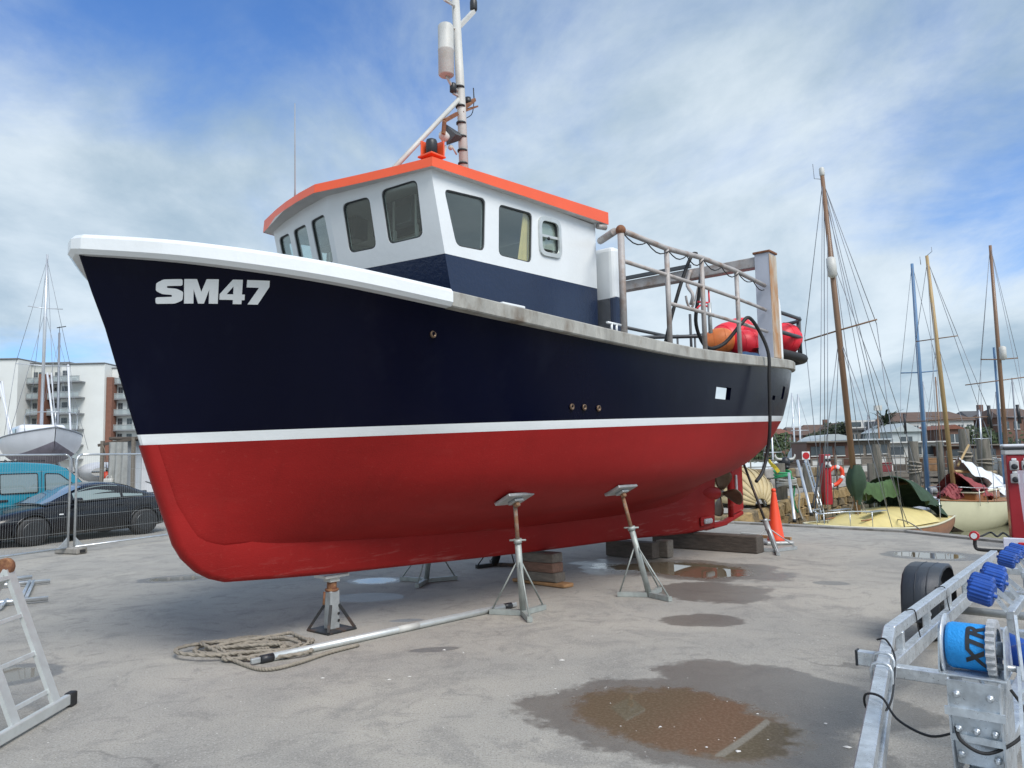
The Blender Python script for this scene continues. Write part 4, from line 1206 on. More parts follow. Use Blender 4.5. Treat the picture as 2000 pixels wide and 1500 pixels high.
def hull_bottom_point(px, py, y):
    d = ray(px, py); o = Vector((0, 0, CAM_H)) - BO
    ol = Vector((o.dot(FW), o.dot(PT), o.z)); dl = Vector((d.dot(FW), d.dot(PT), d.z)).normalized()
    h = _hb.ray_cast(ol, dl)
    if h[0] is not None:
        q = h[0] - dl * .03
        return b2w(q.x, q.y, q.z)
    return BO + FW * bp(px, py, y).x + PT * y + Vector((0, 0, bp(px, py, y).z))
def _unused(px, py, y):
    return BO + FW * bp(px, py, y).x + PT * y + Vector((0, 0, bp(px, py, y).z))
NDOWN = (PT * -.45 + Vector((0, 0, .89))).normalized()
tripod('grey tripod boat stand propping the hull amidships, aluminium pole touching its foot', gnd(1022, 1202), hull_bottom_point(1005, 974, 1.13), (-80, 50, 165), pad_dir=(FW, NDOWN))
tripod('grey tripod boat stand leaning in under the hull towards the stern, puddle behind it', gnd(1268, 1166), hull_bottom_point(1213, 957, 1.16), (-60, 170, 60), pad_dir=(FW, NDOWN))
tripod('grey tripod boat stand on the far side, seen below the keel', gnd(833, 1138), b2w(-2.6, -1.18, 1.25), (-100, 25, 150), pad_dir=(FW, (PT * .45 + Vector((0, 0, .89))).normalized()), leg_len=.45)
tripod('black-footed boat stand on the far side, seen low below the keel amidships', gnd(966, 1106), b2w(-4.35, -1.18, 1.25), (-20, 100, 220), ('stand_dark', 'stand_dark', 'stand_dark'), pad_dir=(FW, (PT * .45 + Vector((0, 0, .89))).normalized()), r=.06, leg_len=.36)
tripod('stern boat stand with a dark pole, standing in front of the orange cone', gnd(1516, 1078), BO + FW * bp(1448, 894, .75).x + PT * .75 + Vector((0, 0, bp(1448, 894, .75).z)), (-105, 30, 160), ('dull_galvanised', 'stand_dark', 'stand_dark'), pad=(.30, .18), pipe=.30, pad_dir=(FW, NDOWN), r=.045, leg_len=.5)
# heavy jack under the forefoot
j = gnd(648, 1231)
jk = thing('keel_jack', 'rusty steel keel jack on a square plate under the bow', 'jack', (j.x, j.y, 0), BANG)
kb = 0.575
MB().bbox((0, 0, .012), (.36, .36, .018), .004).build('base_plate', 'stand_dark', jk)
MB().bbox((0, 0, .21), (.115, .115, .38), .008).build('post', 'dull_galvanised', jk)
for sx, sy in ((1, 1), (1, -1), (-1, 1), (-1, -1)):
    MB().beam((sx * .165, sy * .165, .02), (sx * .05, sy * .05, .26), .028, .028).build('brace', 'stand_dark', jk)
MB().tube([(0, 0, .38), (0, 0, .50)], .05, 12).tube([(0, 0, .395), (0, 0, .42)], .07, 8).build('screw', 'rust', jk)
MB().tube([(-.09, .0, .40), (-.10, 0, .27)], .012, 6).build('handle', 'rust', jk)
MB().bbox((0, 0, kb - .022), (.30, .20, .030), .006).bbox((0, 0, kb - .06), (.12, .12, .05), .006).build('head_plate', 'dirty_white', jk)
for z in (.10, .17):
    MB().lathe([(.014, 0), (.014, .004)], 10, (.04, -.062, z), Matrix.Rotation(R(90), 3, 'X')).build('pin_hole', 'stand_dark', jk)

# timber blocks under the keel
def block(name, label, cen, size, rz, m, group=None, tilt=0.0):
    o = MB().bbox((0, 0, 0), size, .018, None, 2)
    rnd2 = random.Random(int(cen[0] * 100) + int(cen[2] * 1000))
    o.v = [tuple(Vector(v) + Vector((rnd2.uniform(-.004, .004), rnd2.uniform(-.004, .004), rnd2.uniform(-.004, .004)))) for v in o.v]
    o = o.build(name, m)
    o.location = cen; o.rotation_euler = (tilt, 0, rz)
    return tag(o, label, 'timber', group)
PA = math.atan2(PT.y, PT.x)
c = b2w(-3.42, .02, 0)
mat('timber_end', (0.36, 0.20, 0.09), 0.8, var=0.3, vscale=8, bump=0.3, bscale=20)
mat('timber_red', (0.21, 0.12, 0.085), 0.85, var=0.35, vscale=6, stretch=(1, 6, 6), bump=0.5, bscale=14)
block('plank', 'thin orange-brown plank on the ground under the block stack', (c.x, c.y, .028), (.92, .22, .05), PA - .05, 'timber_end')
block('timber_block', 'bottom grey timber of the block stack under the keel', (c.x, c.y, .053 + .062), (.60, .24, .122), PA + .06, 'timber_grey', 'blocks stacked under the keel')
block('timber_block', 'reddish middle timber of the block stack under the keel', (c.x, c.y, .177 + .064), (.56, .23, .126), PA - .04, 'timber_red', 'blocks stacked under the keel')
block('timber_block', 'top dark grey timber of the block stack, touching the keel', (c.x, c.y, .307 + .062), (.54, .22, .124), PA + .02, 'timber_grey', 'blocks stacked under the keel')
c = b2w(-7.9, .22, 0)
block('timber_baulk', 'long dark timber baulk lying crosswise under the stern end of the keel', (c.x, c.y, .145), (2.0, .30, .285), PA, 'timber_dark')
c = b2w(-6.6, .12, 0)
block('timber_block', 'short upright grey timber block left of the long dark baulk', (c.x, c.y, .15), (.22, .20, .28), PA, 'timber_grey')
c = b2w(-6.35, -.35, 0)
block('timber_block', 'dark timber block in the shade under the keel', (c.x, c.y, .14), (.9, .25, .26), PA, 'timber_dark')

# orange cone behind the stern stand
c = gnd(1516, 1062)
cn = thing('traffic_cone', 'tall orange traffic cone on a grey base behind the stern stand', 'cone', c)
MB().bbox((0, 0, .035), (.50, .50, .06), .02).build('base', 'dull_galvanised', cn)
MB().lathe([(.165, .06), (.15, .10), (.042, .93), (.034, .98)], 20).build('body', 'orange_plastic', cn)
MB().lathe([(.04, .95), (.045, .99), (.03, 1.02)], 12).build('tip', 'orange_plastic', cn)
for i, (a, b_) in enumerate((((1448, 1045), (1500, 1050)), ((1478, 1050), (1545, 1055)))):
    A, B_ = gnd(*a), gnd(*b_)
    o = MB().beam(A + Vector((0, 0, .03)), B_ + Vector((0, 0, .03)), .06, .05).build('wooden_batten', 'timber_end' if i else 'dirty_white')
    tag(o, ('pale batten on the ground left of the traffic cone', 'brown batten on the ground just behind the traffic cone')[i], 'batten')

# aluminium spar lying on the asphalt
A, B_ = gnd(512, 1296), gnd(996, 1189)
A.z = B_.z = .036
d = (B_ - A).normalized()
sp_ = thing('spar', 'long bare aluminium pole lying on the asphalt in front of the boat', 'pole', (A.x, A.y, 0))
L0 = lambda p: Vector(p) - Vector((A.x, A.y, 0))
MB().tube([L0(A), L0(B_)], .034, 14).build('tube', 'aluminium', sp_)
for q, s_ in ((A, -1), (B_, 1)):
    MB().tube([L0(q) - d * s_ * .10, L0(q) + d * s_ * .015], .036, 14).build('end_cap', 'black_plastic', sp_)
    MB().bbox(L0(q) + d * s_ * .06, (.09, .03, .05), .01, Matrix.Rotation(math.atan2(d.y, d.x), 3, 'Z')).build('end_fitting', 'dull_galvanised', sp_)
m_ = A.lerp(B_, .52)
MB().tube([L0(m_) - d * .13, L0(m_) + d * .13], .0352, 14).build('sticker', 'dirty_white', sp_)

# coil of old rope
rnd = random.Random(12)
cen = gnd(492, 1272)
pts = []
for i in range(150):
    t = i / 149; a = t * 2 * math.pi * 6.3
    lo = int(a / (2 * math.pi))
    rx = .40 + .13 * math.sin(lo * 2.3 + .5) ; ry = .27 + .09 * math.cos(lo * 1.7)
    cx = .10 * math.sin(lo * 1.9); cy = .10 * math.cos(lo * 2.7)
    x = cx + rx * math.cos(a + .4 * math.sin(lo * 1.3)) + .07 * math.sin(3.3 * a); y = cy + ry * math.sin(a) + .05 * math.cos(2.6 * a)
    z = .018 + .011 * lo * abs(math.sin(a * .5 + lo)) + .012
    pts.append(Vector((x, y, z)))
tail = [gnd(470, 1300) - cen, gnd(520, 1312) - cen, gnd(580, 1300) - cen, gnd(640, 1280) - cen, gnd(700, 1264) - cen]
pts += spline([pts[-1]] + [Vector((p.x, p.y, .02)) for p in tail], 30)[1:]
ro_ = MB().tube(pts, .0150, 7)
fine_ = spline(pts, len(pts) * 6)
for ph in (0, math.pi):      # the lay of the rope: two strands winding round the core
    st_pts = []
    for i, q in enumerate(fine_):
        tq = (fine_[min(i + 1, len(fine_) - 1)] - fine_[max(i - 1, 0)]).normalized(); nq = tq.cross(Vector((0, 0, 1))).normalized(); bq = tq.cross(nq)
        a = i * .85 + ph
        st_pts.append(q + (nq * math.cos(a) + bq * math.sin(a)) * .010)
    ro_.tube(st_pts, .0095, 5)
o = ro_.build('rope', 'rope_tan')
o.location = cen
tag(o, 'tan rope lying in a loose tangled coil by the end of the pole', 'rope')

# scraps on the asphalt: paint flakes, shell, grit
rnd = random.Random(3)
sc_ = MB()
mat('scrap', (0.66, 0.64, 0.60), 0.7)
spots = [(1157, 1243), (868, 1270), (1078, 1305), (1085, 1346), (1290, 1420), (1480, 1395), (1440, 1468), (1612, 1414), (1655, 1460), (1380, 1460), (905, 1275), (630, 1325), (800, 1322), (760, 1328), (1098, 1290), (1650, 1010)]
for i in range(150):
    s_ = spots[i] if i < len(spots) else (rnd.uniform(60, 1700), rnd.uniform(1180, 1490))
    p = gnd(*s_); k = rnd.uniform(.008, .022) if i < len(spots) else rnd.uniform(.002, .007)
    n = rnd.randint(4, 6); a0 = rnd.uniform(0, 6)
    ring = [p + Vector((k * rnd.uniform(.5, 1.4) * math.cos(a0 + 6.28 * j / n), k * rnd.uniform(.5, 1.2) * math.sin(a0 + 6.28 * j / n), .003)) for j in range(n)]
    sc_.add(ring + [p + Vector((0, 0, .004 + k * .3))], [(j, (j + 1) % n, n) for j in range(n)])
tag(sc_.build('litter', 'scrap'), 'scattered pale flakes and grit on the asphalt', 'litter', kind='stuff')
# ------------------------------------------------------------------ galvanised boat trailer in the right foreground
TA = math.atan2(.78, .63)
tr = thing('boat_trailer', 'galvanised boat trailer with blue rollers and winch in the right foreground', 'trailer', (1.80, 3.10, 0), TA)
mat('roller_blue', (0.012, 0.070, 0.33), 0.45, var=0.25, vscale=8, bump=0.12, bscale=40, col2=(0.05, 0.11, 0.30), c2scale=9, c2lo=.55, c2hi=.75)
mat('strap_blue', (0.01, 0.27, 0.68), 0.6, var=0.12, vscale=10, bump=0.4, bscale=90)
mat('mudguard', (0.030, 0.036, 0.046), 0.38, var=0.15, vscale=5, bump=0.25, bscale=120)
mat('galv_bright', (0.58, 0.62, 0.65), 0.36, 0.60, var=0.24, vscale=22, rvar=0.14, bump=0.07, bscale=60, col2=(0.40, 0.42, 0.43), c2scale=5, c2lo=.5, c2hi=.7)
mat('lamp_red', (0.45, 0.01, 0.015), 0.2, coat=0.5)
mat('board_white', (0.70, 0.70, 0.80), 0.4, var=0.06, vscale=4)
GB = 'galv_bright'
def tbox(p, q, w, h, name='member', m=GB, par=None, up=(0, 0, 1), b=.006):
    return MB().beam(p, q, w, h, up, b).build(name, m, par or tr)
for s in (1, -1):
    # main chassis rail, A-frame arm, raised side rail with its uprights
    tbox((1.55, s * .70, .42), (6.9, s * .70, .42), .06, .10, 'chassis_rail')
    tbox((-1.75, s * .05, .46), (1.58, s * .70, .46), .06, .10, 'drawbar_arm')
    tbox((1.72, s * .73, .605), (6.0, s * .70, .605), .065, .075, 'side_rail')
    tbox((-.72, s * .27, .55), (1.74, s * .735, .60), .065, .075, 'front_rail')
    for x in (1.9, 2.7, 3.5, 4.3, 5.1, 5.8):
        tbox((x, s * .715, .45), (x, s * .715, .58), .05, .045, 'upright', up=(1, 0, 0))
    # outrigger bar with end cap and u-bolts
    tbox((1.38, s * .66, .51), (1.38, s * .83, .51), .05, .085, 'outrigger')
    MB().bbox((1.38, s * .834, .51), (.055, .012, .09), .003).build('end_cap', 'black_plastic', tr)
    for x in (1.02, .80):
        y = .27 + (x + .72) * .189
        MB().tube(spline([(x - .02, s * (y - .045), .48), (x, s * (y - .045), .625), (x, s * (y + .045), .625), (x + .02, s * (y + .045), .48)], 12), .009, 6).build('u_bolt', GB, tr)
for x in (1.62, 3.05, 4.75, 6.3):
    tbox((x, -.70, .40), (x, .70, .40), .08, .07, 'cross_member')
# wheels and mudguards
for s in (1, -1):
    wx, wy = 4.42, 1.02 * s
    wheel = MB().lathe([(.14, -.085), (.24, -.085), (.272, -.06), (.283, -.03), (.283, .03), (.272, .06), (.24, .085), (.14, .085)], 28, (wx, wy, .283), Matrix.Rotation(R(90), 3, 'X')).build('wheel', 'black_rubber', tr)
    MB().lathe([(.03, -.02), (.13, -.03), (.145, -.075), (.15, -.075), (.15, .075), (.145, .075), (.12, .02), (.03, .03)], 20, (wx, wy, .283), Matrix.Rotation(R(90), 3, 'X')).build('rim', 'dull_galvanised', wheel)
    tb = MB()
    for k in range(36):
        a = 2 * math.pi * k / 36
        for off in (-.045, 0, .045):
            tb.bbox((wx + .284 * math.cos(a + off), wy + off, .283 + .284 * math.sin(a + off)), (.02, .035, .03), .004, Matrix.Rotation(-(a + off), 3, 'Y'), 1)
    tag(tb.build('tread', 'black_rubber', wheel), kind='stuff')
    # mudguard: flat-topped arch with skirt
    arch = [(-.42, .16), (-.415, .32), (-.385, .45), (-.30, .545), (-.17, .59), (0, .60), (.17, .59), (.30, .545), (.385, .45), (.415, .32), (.42, .16)]
    rows = []
    for x, z in arch:
        rows.append([Vector((wx + x * .93, wy - s * .15, z + .075 - .03)), Vector((wx + x, wy - s * .14, z + .075)), Vector((wx + x, wy + s * .14, z + .075)), Vector((wx + x * .97, wy + s * .16, z + .06)), Vector((wx + x * .88, wy + s * .162, z + .01))])
    mg = MB().grid(rows, smooth=True).build('mudguard', 'mudguard', tr)
    md = mg.modifiers.new('thick', 'SOLIDIFY'); md.thickness = .008
    for off in (-.05, .045):
        MB().tube([(wx + x * 1.005, wy + s * off, z + .077) for x, z in arch], .0042, 5).build('rib', 'mudguard', mg)
    MB().bbox((wx - .415, wy, .225), (.025, .30, .02), .005).build('lip', 'black_plastic', mg)
    MB().prism(rrect(.17, .055, .027), .004, Matrix(((0, 0, -1, wx - .424), (-1, 0, 0, wy + s * .0), (0, 1, 0, .30), (0, 0, 0, 1)))).build('reflector', 'white_paint', mg)
MB().tube([(4.42, -.95, .283), (4.42, .95, .283)], .035, 10).build('axle', 'dull_galvanised', tr)
# ribbed blue wobble rollers on their swing arms
def roller(c, axis, r, l, n=18, par=tr, name='roller'):
    c = Vector(c); axis = Vector(axis).normalized()
    z = axis; x = z.orthogonal().normalized(); y = z.cross(x)
    rot = Matrix((x, y, z)).transposed()
    vs = []; fs = []
    N = n * 4
    for zz, k in ((-l / 2, .86), (-l / 2 + .012, 1.0), (l / 2 - .012, 1.0), (l / 2, .86)):
        for i in range(N):
            rr = r * k * (1.0 if i % 4 < 2 else .93)
            a = 2 * math.pi * i / N
            vs.append(c + rot @ Vector((rr * math.cos(a), rr * math.sin(a), zz)))
    for j in range(3):
        for i in range(N): fs.append((j * N + i, j * N + (i + 1) % N, (j + 1) * N + (i + 1) % N, (j + 1) * N + i))
    fs += [tuple(reversed(range(N))), tuple(3 * N + i for i in range(N))]
    b = MB().add(vs, fs)
    b.tube([c - z * (l / 2 + .02), c + z * (l / 2 + .02)], .012, 8)
    return b.build(name, 'roller_blue', par)
for s in (1, -1):
    arm = tbox((2.35, s * .16, .66), (3.0, s * .16, .66), .05, .06, 'swing_beam')
    tbox((2.6, s * .18, .47), (2.6, s * .18, .66), .06, .06, 'pillar', par=arm, up=(1, 0, 0))
    for k, x in enumerate((2.30, 2.58, 2.86, 3.14)):
        y = s * (.34 if k % 2 else .30)
        roller((x, y, .80), (.12, s * 1.0, .25), .078, .135, par=arm)
        MB().beam((x + .02, s * .17, .69), (x, y - s * .06, .80), .014, .03).build('fork', GB, arm)
    arm = tbox((4.6, s * .30, .60), (5.3, s * .30, .60), .05, .06, 'swing_beam')
    tbox((4.95, s * .32, .44), (4.95, s * .32, .60), .06, .06, 'pillar', par=arm, up=(1, 0, 0))
    for k, x in enumerate((4.62, 4.95, 5.28)):
        roller((x, s * .42, .73), (.1, s * 1.0, .25), .07, .13, par=arm)
        MB().beam((x, s * .31, .62), (x, s * .36, .72), .014, .03).build('fork', GB, arm)
# keel roller
MB().lathe([(.03, -.10), (.085, -.10), (.05, -.01), (.05, .01), (.085, .10), (.03, .10)], 20, (1.62, 0, .62), Matrix.Rotation(R(90), 3, 'X')).build('keel_roller', 'roller_blue', tr)
tbox((1.62, 0, .46), (1.62, 0, .56), .05, .08, 'bracket', up=(1, 0, 0))
# winch post, plates and winch
tbox((-1.75, 0, .46), (1.6, 0, .46), .10, .10, 'drawbar')
post = tbox((.02, 0, .48), (.02, 0, .92), .10, .08, 'winch_post', up=(1, 0, 0))
for s in (1, -1):
    MB().prism(round_poly([(-.10, .60), (.16, .60), (.19, .88), (.10, .985), (-.13, .985), (-.14, .86)], .02), .006, Matrix(((1, 0, 0, 0), (0, 0, 1, s * .085 - .003), (0, 1, 0, 0), (0, 0, 0, 1)))).build('side_plate', GB, post)
fr = MB().add([(-.150, -.085, .985), (-.150, .085, .985), (-.085, .075, .66), (-.085, -.075, .66), (-.144, -.085, .985), (-.144, .085, .985), (-.079, .075, .66), (-.079, -.075, .66)], [(0, 1, 2, 3), (7, 6, 5, 4), (0, 4, 5, 1), (1, 5, 6, 2), (2, 6, 7, 3), (3, 7, 4, 0)]).build('front_plate', GB, post)
for y, z in ((-.06, .80), (.0, .80), (.06, .80), (-.06, .70), (.06, .70), (-.055, .935), (.055, .935)):
    x = -.150 + (.985 - z) * .2
    MB().lathe([(.014, -.006), (.014, .012), (.007, .013), (.007, .022)], 8, (x, y, z), Matrix.Rotation(R(-100), 3, 'Y')).build('bolt', 'galvanised', fr)
MB().beam((-.135, -.10, .865), (-.135, .10, .865), .012, .03).beam((-.115, -.09, .765), (-.115, .09, .765), .012, .025).build('stiffener', GB, post)
# winch: U frame, drum with strap, toothed wheel, crank
wz = 1.085
wn_ = MB()
for y in (-.105, .115):
    wn_.prism(round_poly([(-.10, .985), (.12, .985), (.06, 1.17), (-.05, 1.17)], .03), .006, Matrix(((1, 0, 0, 0), (0, 0, 1, y), (0, 1, 0, 0), (0, 0, 0, 1))))
wn_.bbox((0.0, .005, .990), (.22, .225, .008), .002)
winch = wn_.build('winch_frame', GB, tr)
RY = Matrix.Rotation(R(90), 3, 'X')
MB().lathe([(.02, -.075), (.082, -.075), (.088, -.06), (.088, .055), (.082, .07), (.02, .07)], 32, (.0, .02, wz), RY).build('strap', 'strap_blue', winch)
MB().lathe([(.01, -.004), (.118, -.004), (.118, .003), (.01, .003)], 32, (0, .105, wz), RY).build('drum_flange', GB, winch)
gw = MB(); N = 48
prof = []
vs = []; fs = []
for y in (-.075, -.045):
    for i in range(N * 2):
        rr = .112 if (i // 2) % 2 == 0 else .102
        a = 2 * math.pi * i / (N * 2); vs.append(Vector((rr * math.cos(a), y, wz + rr * math.sin(a))))
for i in range(N * 2): fs.append((i, (i + 1) % (2 * N), 2 * N + (i + 1) % (2 * N), 2 * N + i))
for y in (-.075, -.045):
    o = len(vs)
    for i in range(N * 2):
        a = 2 * math.pi * i / (N * 2); vs.append(Vector((.078 * math.cos(a), y, wz + .078 * math.sin(a))))
for i in range(N * 2):
    j = (i + 1) % (2 * N)
    fs += [(i, 4 * N + i, 4 * N + j, j), (2 * N + j, 6 * N + j, 6 * N + i, 2 * N + i), (4 * N + i, 6 * N + i, 6 * N + j, 4 * N + j)]
gear = gw.add(vs, fs).build('gear_wheel', 'zinc', winch)
MB().lathe([(.02, -.03), (.03, -.03), (.03, .03), (.02, .03)], 14, (0, -.06, wz), RY).build('hub', GB, gear)
for k in range(5):
    a = 2 * math.pi * k / 5
    MB().beam((.02 * math.cos(a), -.06, wz + .02 * math.sin(a)), (.085 * math.cos(a), -.06, wz + .085 * math.sin(a)), .02, .012).build('spoke', GB, gear)
MB().tube([(-.02, -.13, wz - .06), (-.02, .12, wz - .06)], .012, 8).build('pinion_shaft', 'galvanised', winch)
MB().beam((-.03, -.140, wz - .05), (-.16, -.150, .80), .012, .026).build('crank', GB, winch)
MB().beam((-.16, -.150, .805), (-.22, -.155, .56), .012, .026).build('crank_lower', GB, winch)
MB().beam((-.02, -.15, .985), (.06, -.13, 1.21), .010, .030).build('lever', GB, winch)
# strap lettering
txt = text_mesh('XTR', .085, .0008, bold=.004, shear=.3, spacing=.95)
bm = bmesh.new(); bm.from_mesh(txt); bmesh.ops.triangulate(bm, faces=bm.faces)
for _ in range(2): bmesh.ops.subdivide_edges(bm, edges=[e for e in bm.edges if e.calc_length() > .02], cuts=1)
for v in bm.verts:
    a = R(178) - v.co.x / .088 + R(40)
    rr = .0885 + (.0016 if v.co.z > 0 else 0)
    v.co = Vector((rr * math.cos(a), .02 - .055 + v.co.y * .95 + .0, wz + rr * math.sin(a)))
me = bpy.data.meshes.new('strap_print'); bm.to_mesh(me); bm.free(); bpy.data.meshes.remove(txt)
me.materials.append(MATS['black_plastic'])
o = bpy.data.objects.new('strap_print', me); COL.objects.link(o); o.parent = winch
# bow roller beside the winch
br = MB()
for s0, s1 in ((-.13, -.02), (.02, .13)):
    k = 1 if s0 > 0 else -1
    a, c_ = (.05, .095) if k > 0 else (.095, .05)
    br.lathe([(.02, s0), (a, s0), (c_, s1), (.02, s1)], 22, (.34, -.055, .98), RY)
br = br.build('bow_roller', 'roller_blue', tr)
for y in (-.200, .090):
    MB().beam((.06, y * .4 - .05, .90), (.36, y, .985), .03, .010, up=(0, 1, 0)).build('roller_arm', GB, br)
MB().tube([(.34, -.215, .98), (.34, .105, .98)], .012, 8).build('roller_pin', 'galvanised', br)
for _o in (post, winch, br):
    _o.location.z -= .125
# black breakaway cable, light-board flex
w2t = lambda p: Matrix.Rotation(-TA, 3, 'Z') @ (Vector(p) - Vector((1.80, 3.10, 0)))
fy = lambda x: .27 + (x + .72) * .189
cab = [(.0, .09, .62), (.06, .20, .565), (.16, .34, .575), (.26, fy(.26) - .03, .628), (.29, fy(.29) + .04, .622), (.33, fy(.33) + .045, .55), (.42, fy(.42) - .01, .50), (.55, fy(.55) - .05, .53), (.85, fy(.85) - .055, .55), (1.15, fy(1.15) - .05, .60), (1.32, fy(1.32), .645), (1.36, fy(1.36) + .05, .63)]
MB().tube(spline(cab, 70), .0055, 6).build('cable', 'black_rubber', tr)
cab = [(.05, -.10, .80), (-.02, -.15, .74), (-.06, -.13, .66), (-.12, -.03, .60), (-.13, .05, .63), (-.12, .07, .68)]
MB().tube(spline(cab, 40), .0065, 6).build('cable', 'black_rubber', tr)
for x in (2.25, 3.3):
    q = Vector((x, .725, .605))
    MB().tube(spline([q + Vector((0, .036, -.05)), q + Vector((0, .036, .03)), q + Vector((0, .02, .042)), q + Vector((.01, -.03, .042)), q + Vector((.02, -.04, -.06)), q + Vector((.06, -.05, -.18))], 18), .0042, 5).build('cable_tie', 'black_rubber', tr)
# tail-light board on the back
lbd = MB().bbox((6.75, .05, .60), (.025, 1.30, .21), .01).build('light_board', 'board_white', tr)
for y in (.45, -.45):
    MB().bbox((6.735, y, .60), (.03, .22, .12), .015).build('lamp', 'lamp_red', lbd)
ma = MB().tube(spline([(6.78, .62, .55), (6.78, .92, .55), (6.78, .98, .58), (6.78, .98, .67)], 10), .020, 8).build('marker_arm', 'black_rubber', tr)
MB().lathe([(.05, -.025), (.055, 0), (.05, .03)], 16, (6.76, .98, .71), Matrix.Rotation(R(90), 3, 'Y')).build('marker_body', 'lamp_red', ma)
MB().lathe([(.032, -.005), (.032, .006)], 14, (6.725, .98, .71), Matrix.Rotation(R(90), 3, 'Y')).build('marker_lens', 'white_paint', ma)
# ------------------------------------------------------------------ left side: ladder, fence, cars, laid-up yacht, flats
# hinged aluminium ladder standing as an A-frame; one half leans out of the picture
lad = thing('ladder', 'hinged aluminium ladder standing with a long foot bar at the left edge', 'ladder', gnd(75, 1418))
LO = lad.location.copy()
def lw(p): return Vector(p) - LO
b1, b2 = gnd(112, 1394), gnd(33, 1441)
t1 = at(16, 1112, b1.y - .05); lean = t1 - b1
t2 = b2 + lean * 1.0
for q, t in ((b1, t1), (b2, t2)):
    MB().beam(lw(q) + Vector((0, 0, .04)), lw(t), .028, .085, up=(b2 - b1)).build('stile', 'aluminium', lad)
for k in range(4):
    f = .16 + k * .262
    MB().beam(lw(b1 + lean * f), lw(b2 + lean * f), .032, .032, up=lean, b=.004).build('rung', 'aluminium', lad)
dd = (b1 - b2).normalized()
MB().beam(lw(b2 - dd * .30) + Vector((0, 0, .055)), lw(b1 + dd * .14) + Vector((0, 0, .055)), .04, .075, b=.006).build('foot_bar', 'aluminium', lad)
for q in (b2 - dd * .33, b1 + dd * .17):
    MB().bbox(lw(q) + Vector((0, 0, .05)), (.085, .06, .10), .012, Matrix.Rotation(math.atan2(dd.y, dd.x), 3, 'Z')).build('rubber_foot', 'black_rubber', lad)
for t in (t1, t2):
    MB().lathe([(.055, -.025), (.06, -.02), (.06, .02), (.055, .025)], 16, lw(t) + Vector((-.02, 0, .02)), Matrix.Rotation(R(90), 3, 'X')).build('hinge', 'rust', lad)
    far = t + Vector((-.62, .05, -t.z))
    MB().beam(lw(t), lw(far), .028, .085, up=(b2 - b1)).build('stile', 'aluminium', lad)
# galvanised frame lying on the ground behind it
fo = thing('steel_frame', 'galvanised tube frame lying on the ground behind the ladder', 'frame', gnd(40, 1165))
FO = fo.location.copy()
for a, c in (((-90, 1150), (62, 1133)), ((-90, 1158), (98, 1141)), ((-90, 1193), (94, 1176))):
    A, C_ = gnd(*a), gnd(*c)
    MB().tube([A - FO + Vector((0, 0, .05)), C_ - FO + Vector((0, 0, .05))], .030, 10).build('tube', 'galvanised', fo)
for a, c in (((58, 1142), (40, 1178)), ((66, 1142), (50, 1177)), ((14, 1180), (0, 1195))):
    A, C_ = gnd(*a), gnd(*c)
    MB().tube([A - FO + Vector((0, 0, .055)), C_ - FO + Vector((0, 0, .055))], .022, 8).build('brace', 'galvanised', fo)

# ---- temporary fence panels
def fence_panel(label, p, q, h=1.93):
    p, q = Vector(p), Vector(q); d = (q - p); ln = d.length; d.normalize()
    o = thing('wire_fence', label, 'fence', (p.x, p.y, 0), math.atan2(d.y, d.x), 'temporary fence panels')
    z0, z1, rr = .12, h, .12
    MB().tube(spline([(rr * 1.0, 0, z1), (ln * .33, 0, z1), (ln * .66, 0, z1), (ln - rr, 0, z1)], 8), .020, 8).build('top_tube', 'galvanised', o)
    MB().tube([(0, 0, z0), (ln, 0, z0)], .020, 8).build('bottom_tube', 'galvanised', o)
    for x, s in ((0, 1), (ln, -1)):
        MB().tube([(x, 0, .02), (x, 0, z1 - rr)] + [(x + s * rr * (1 - math.cos(R(a))), 0, z1 - rr + rr * math.sin(R(a))) for a in (30, 60, 90)], .021, 8).build('end_post', 'galvanised', o)
        MB().add([(x, 0, z0), (x + s * .22, 0, z0), (x, 0, z0 + .22), (x, .01, z0), (x + s * .22, .01, z0), (x, .01, z0 + .22)], [(0, 1, 2), (5, 4, 3), (0, 3, 4, 1), (1, 4, 5, 2), (2, 5, 3, 0)]).build('gusset', 'galvanised', o)
    m = MB()
    n = int(ln / .048)
    for i in range(1, n):
        x = i * ln / n
        m.box((x, 0, (z0 + z1) / 2), (.0018, .0018, z1 - z0))
    for z in (.42, .72, 1.02, 1.32, 1.62):
        m.box((ln / 2, .004, z), (ln, .0035, .0035))
    tag(m.build('wire_mesh', 'dull_galvanised', o), kind='stuff')
    return o
FP = gnd(141, 1081); fdir = (gnd(330, 1036) - gnd(0, 1078)); fdir.z = 0; fdir.normalize()
fence_panel('wire fence panel in front of the black car bonnet, left of the concrete foot', FP - fdir * 3.6, FP - fdir * .10)
fence_panel('wire fence panel in front of the black car doors, reaching behind the bow', FP + fdir * .04, FP + fdir * 3.6)
fence_panel('far wire fence panel glimpsed behind the bow stem', FP + fdir * 3.72, FP + fdir * 7.2)
def foot(label, p, rz):
    o = thing('concrete_block', label, 'block', p, rz, 'fence feet')
    MB().bbox((0, 0, .065), (.24, .62, .12), .025).build('block', 'concrete', o)
    MB().bbox((0, -.318, .06), (.12, .012, .06), .004).build('slot', 'black_rubber', o)
foot('grey concrete block foot between the two fence panels', FP - fdir * .03, math.atan2(fdir.y, fdir.x))
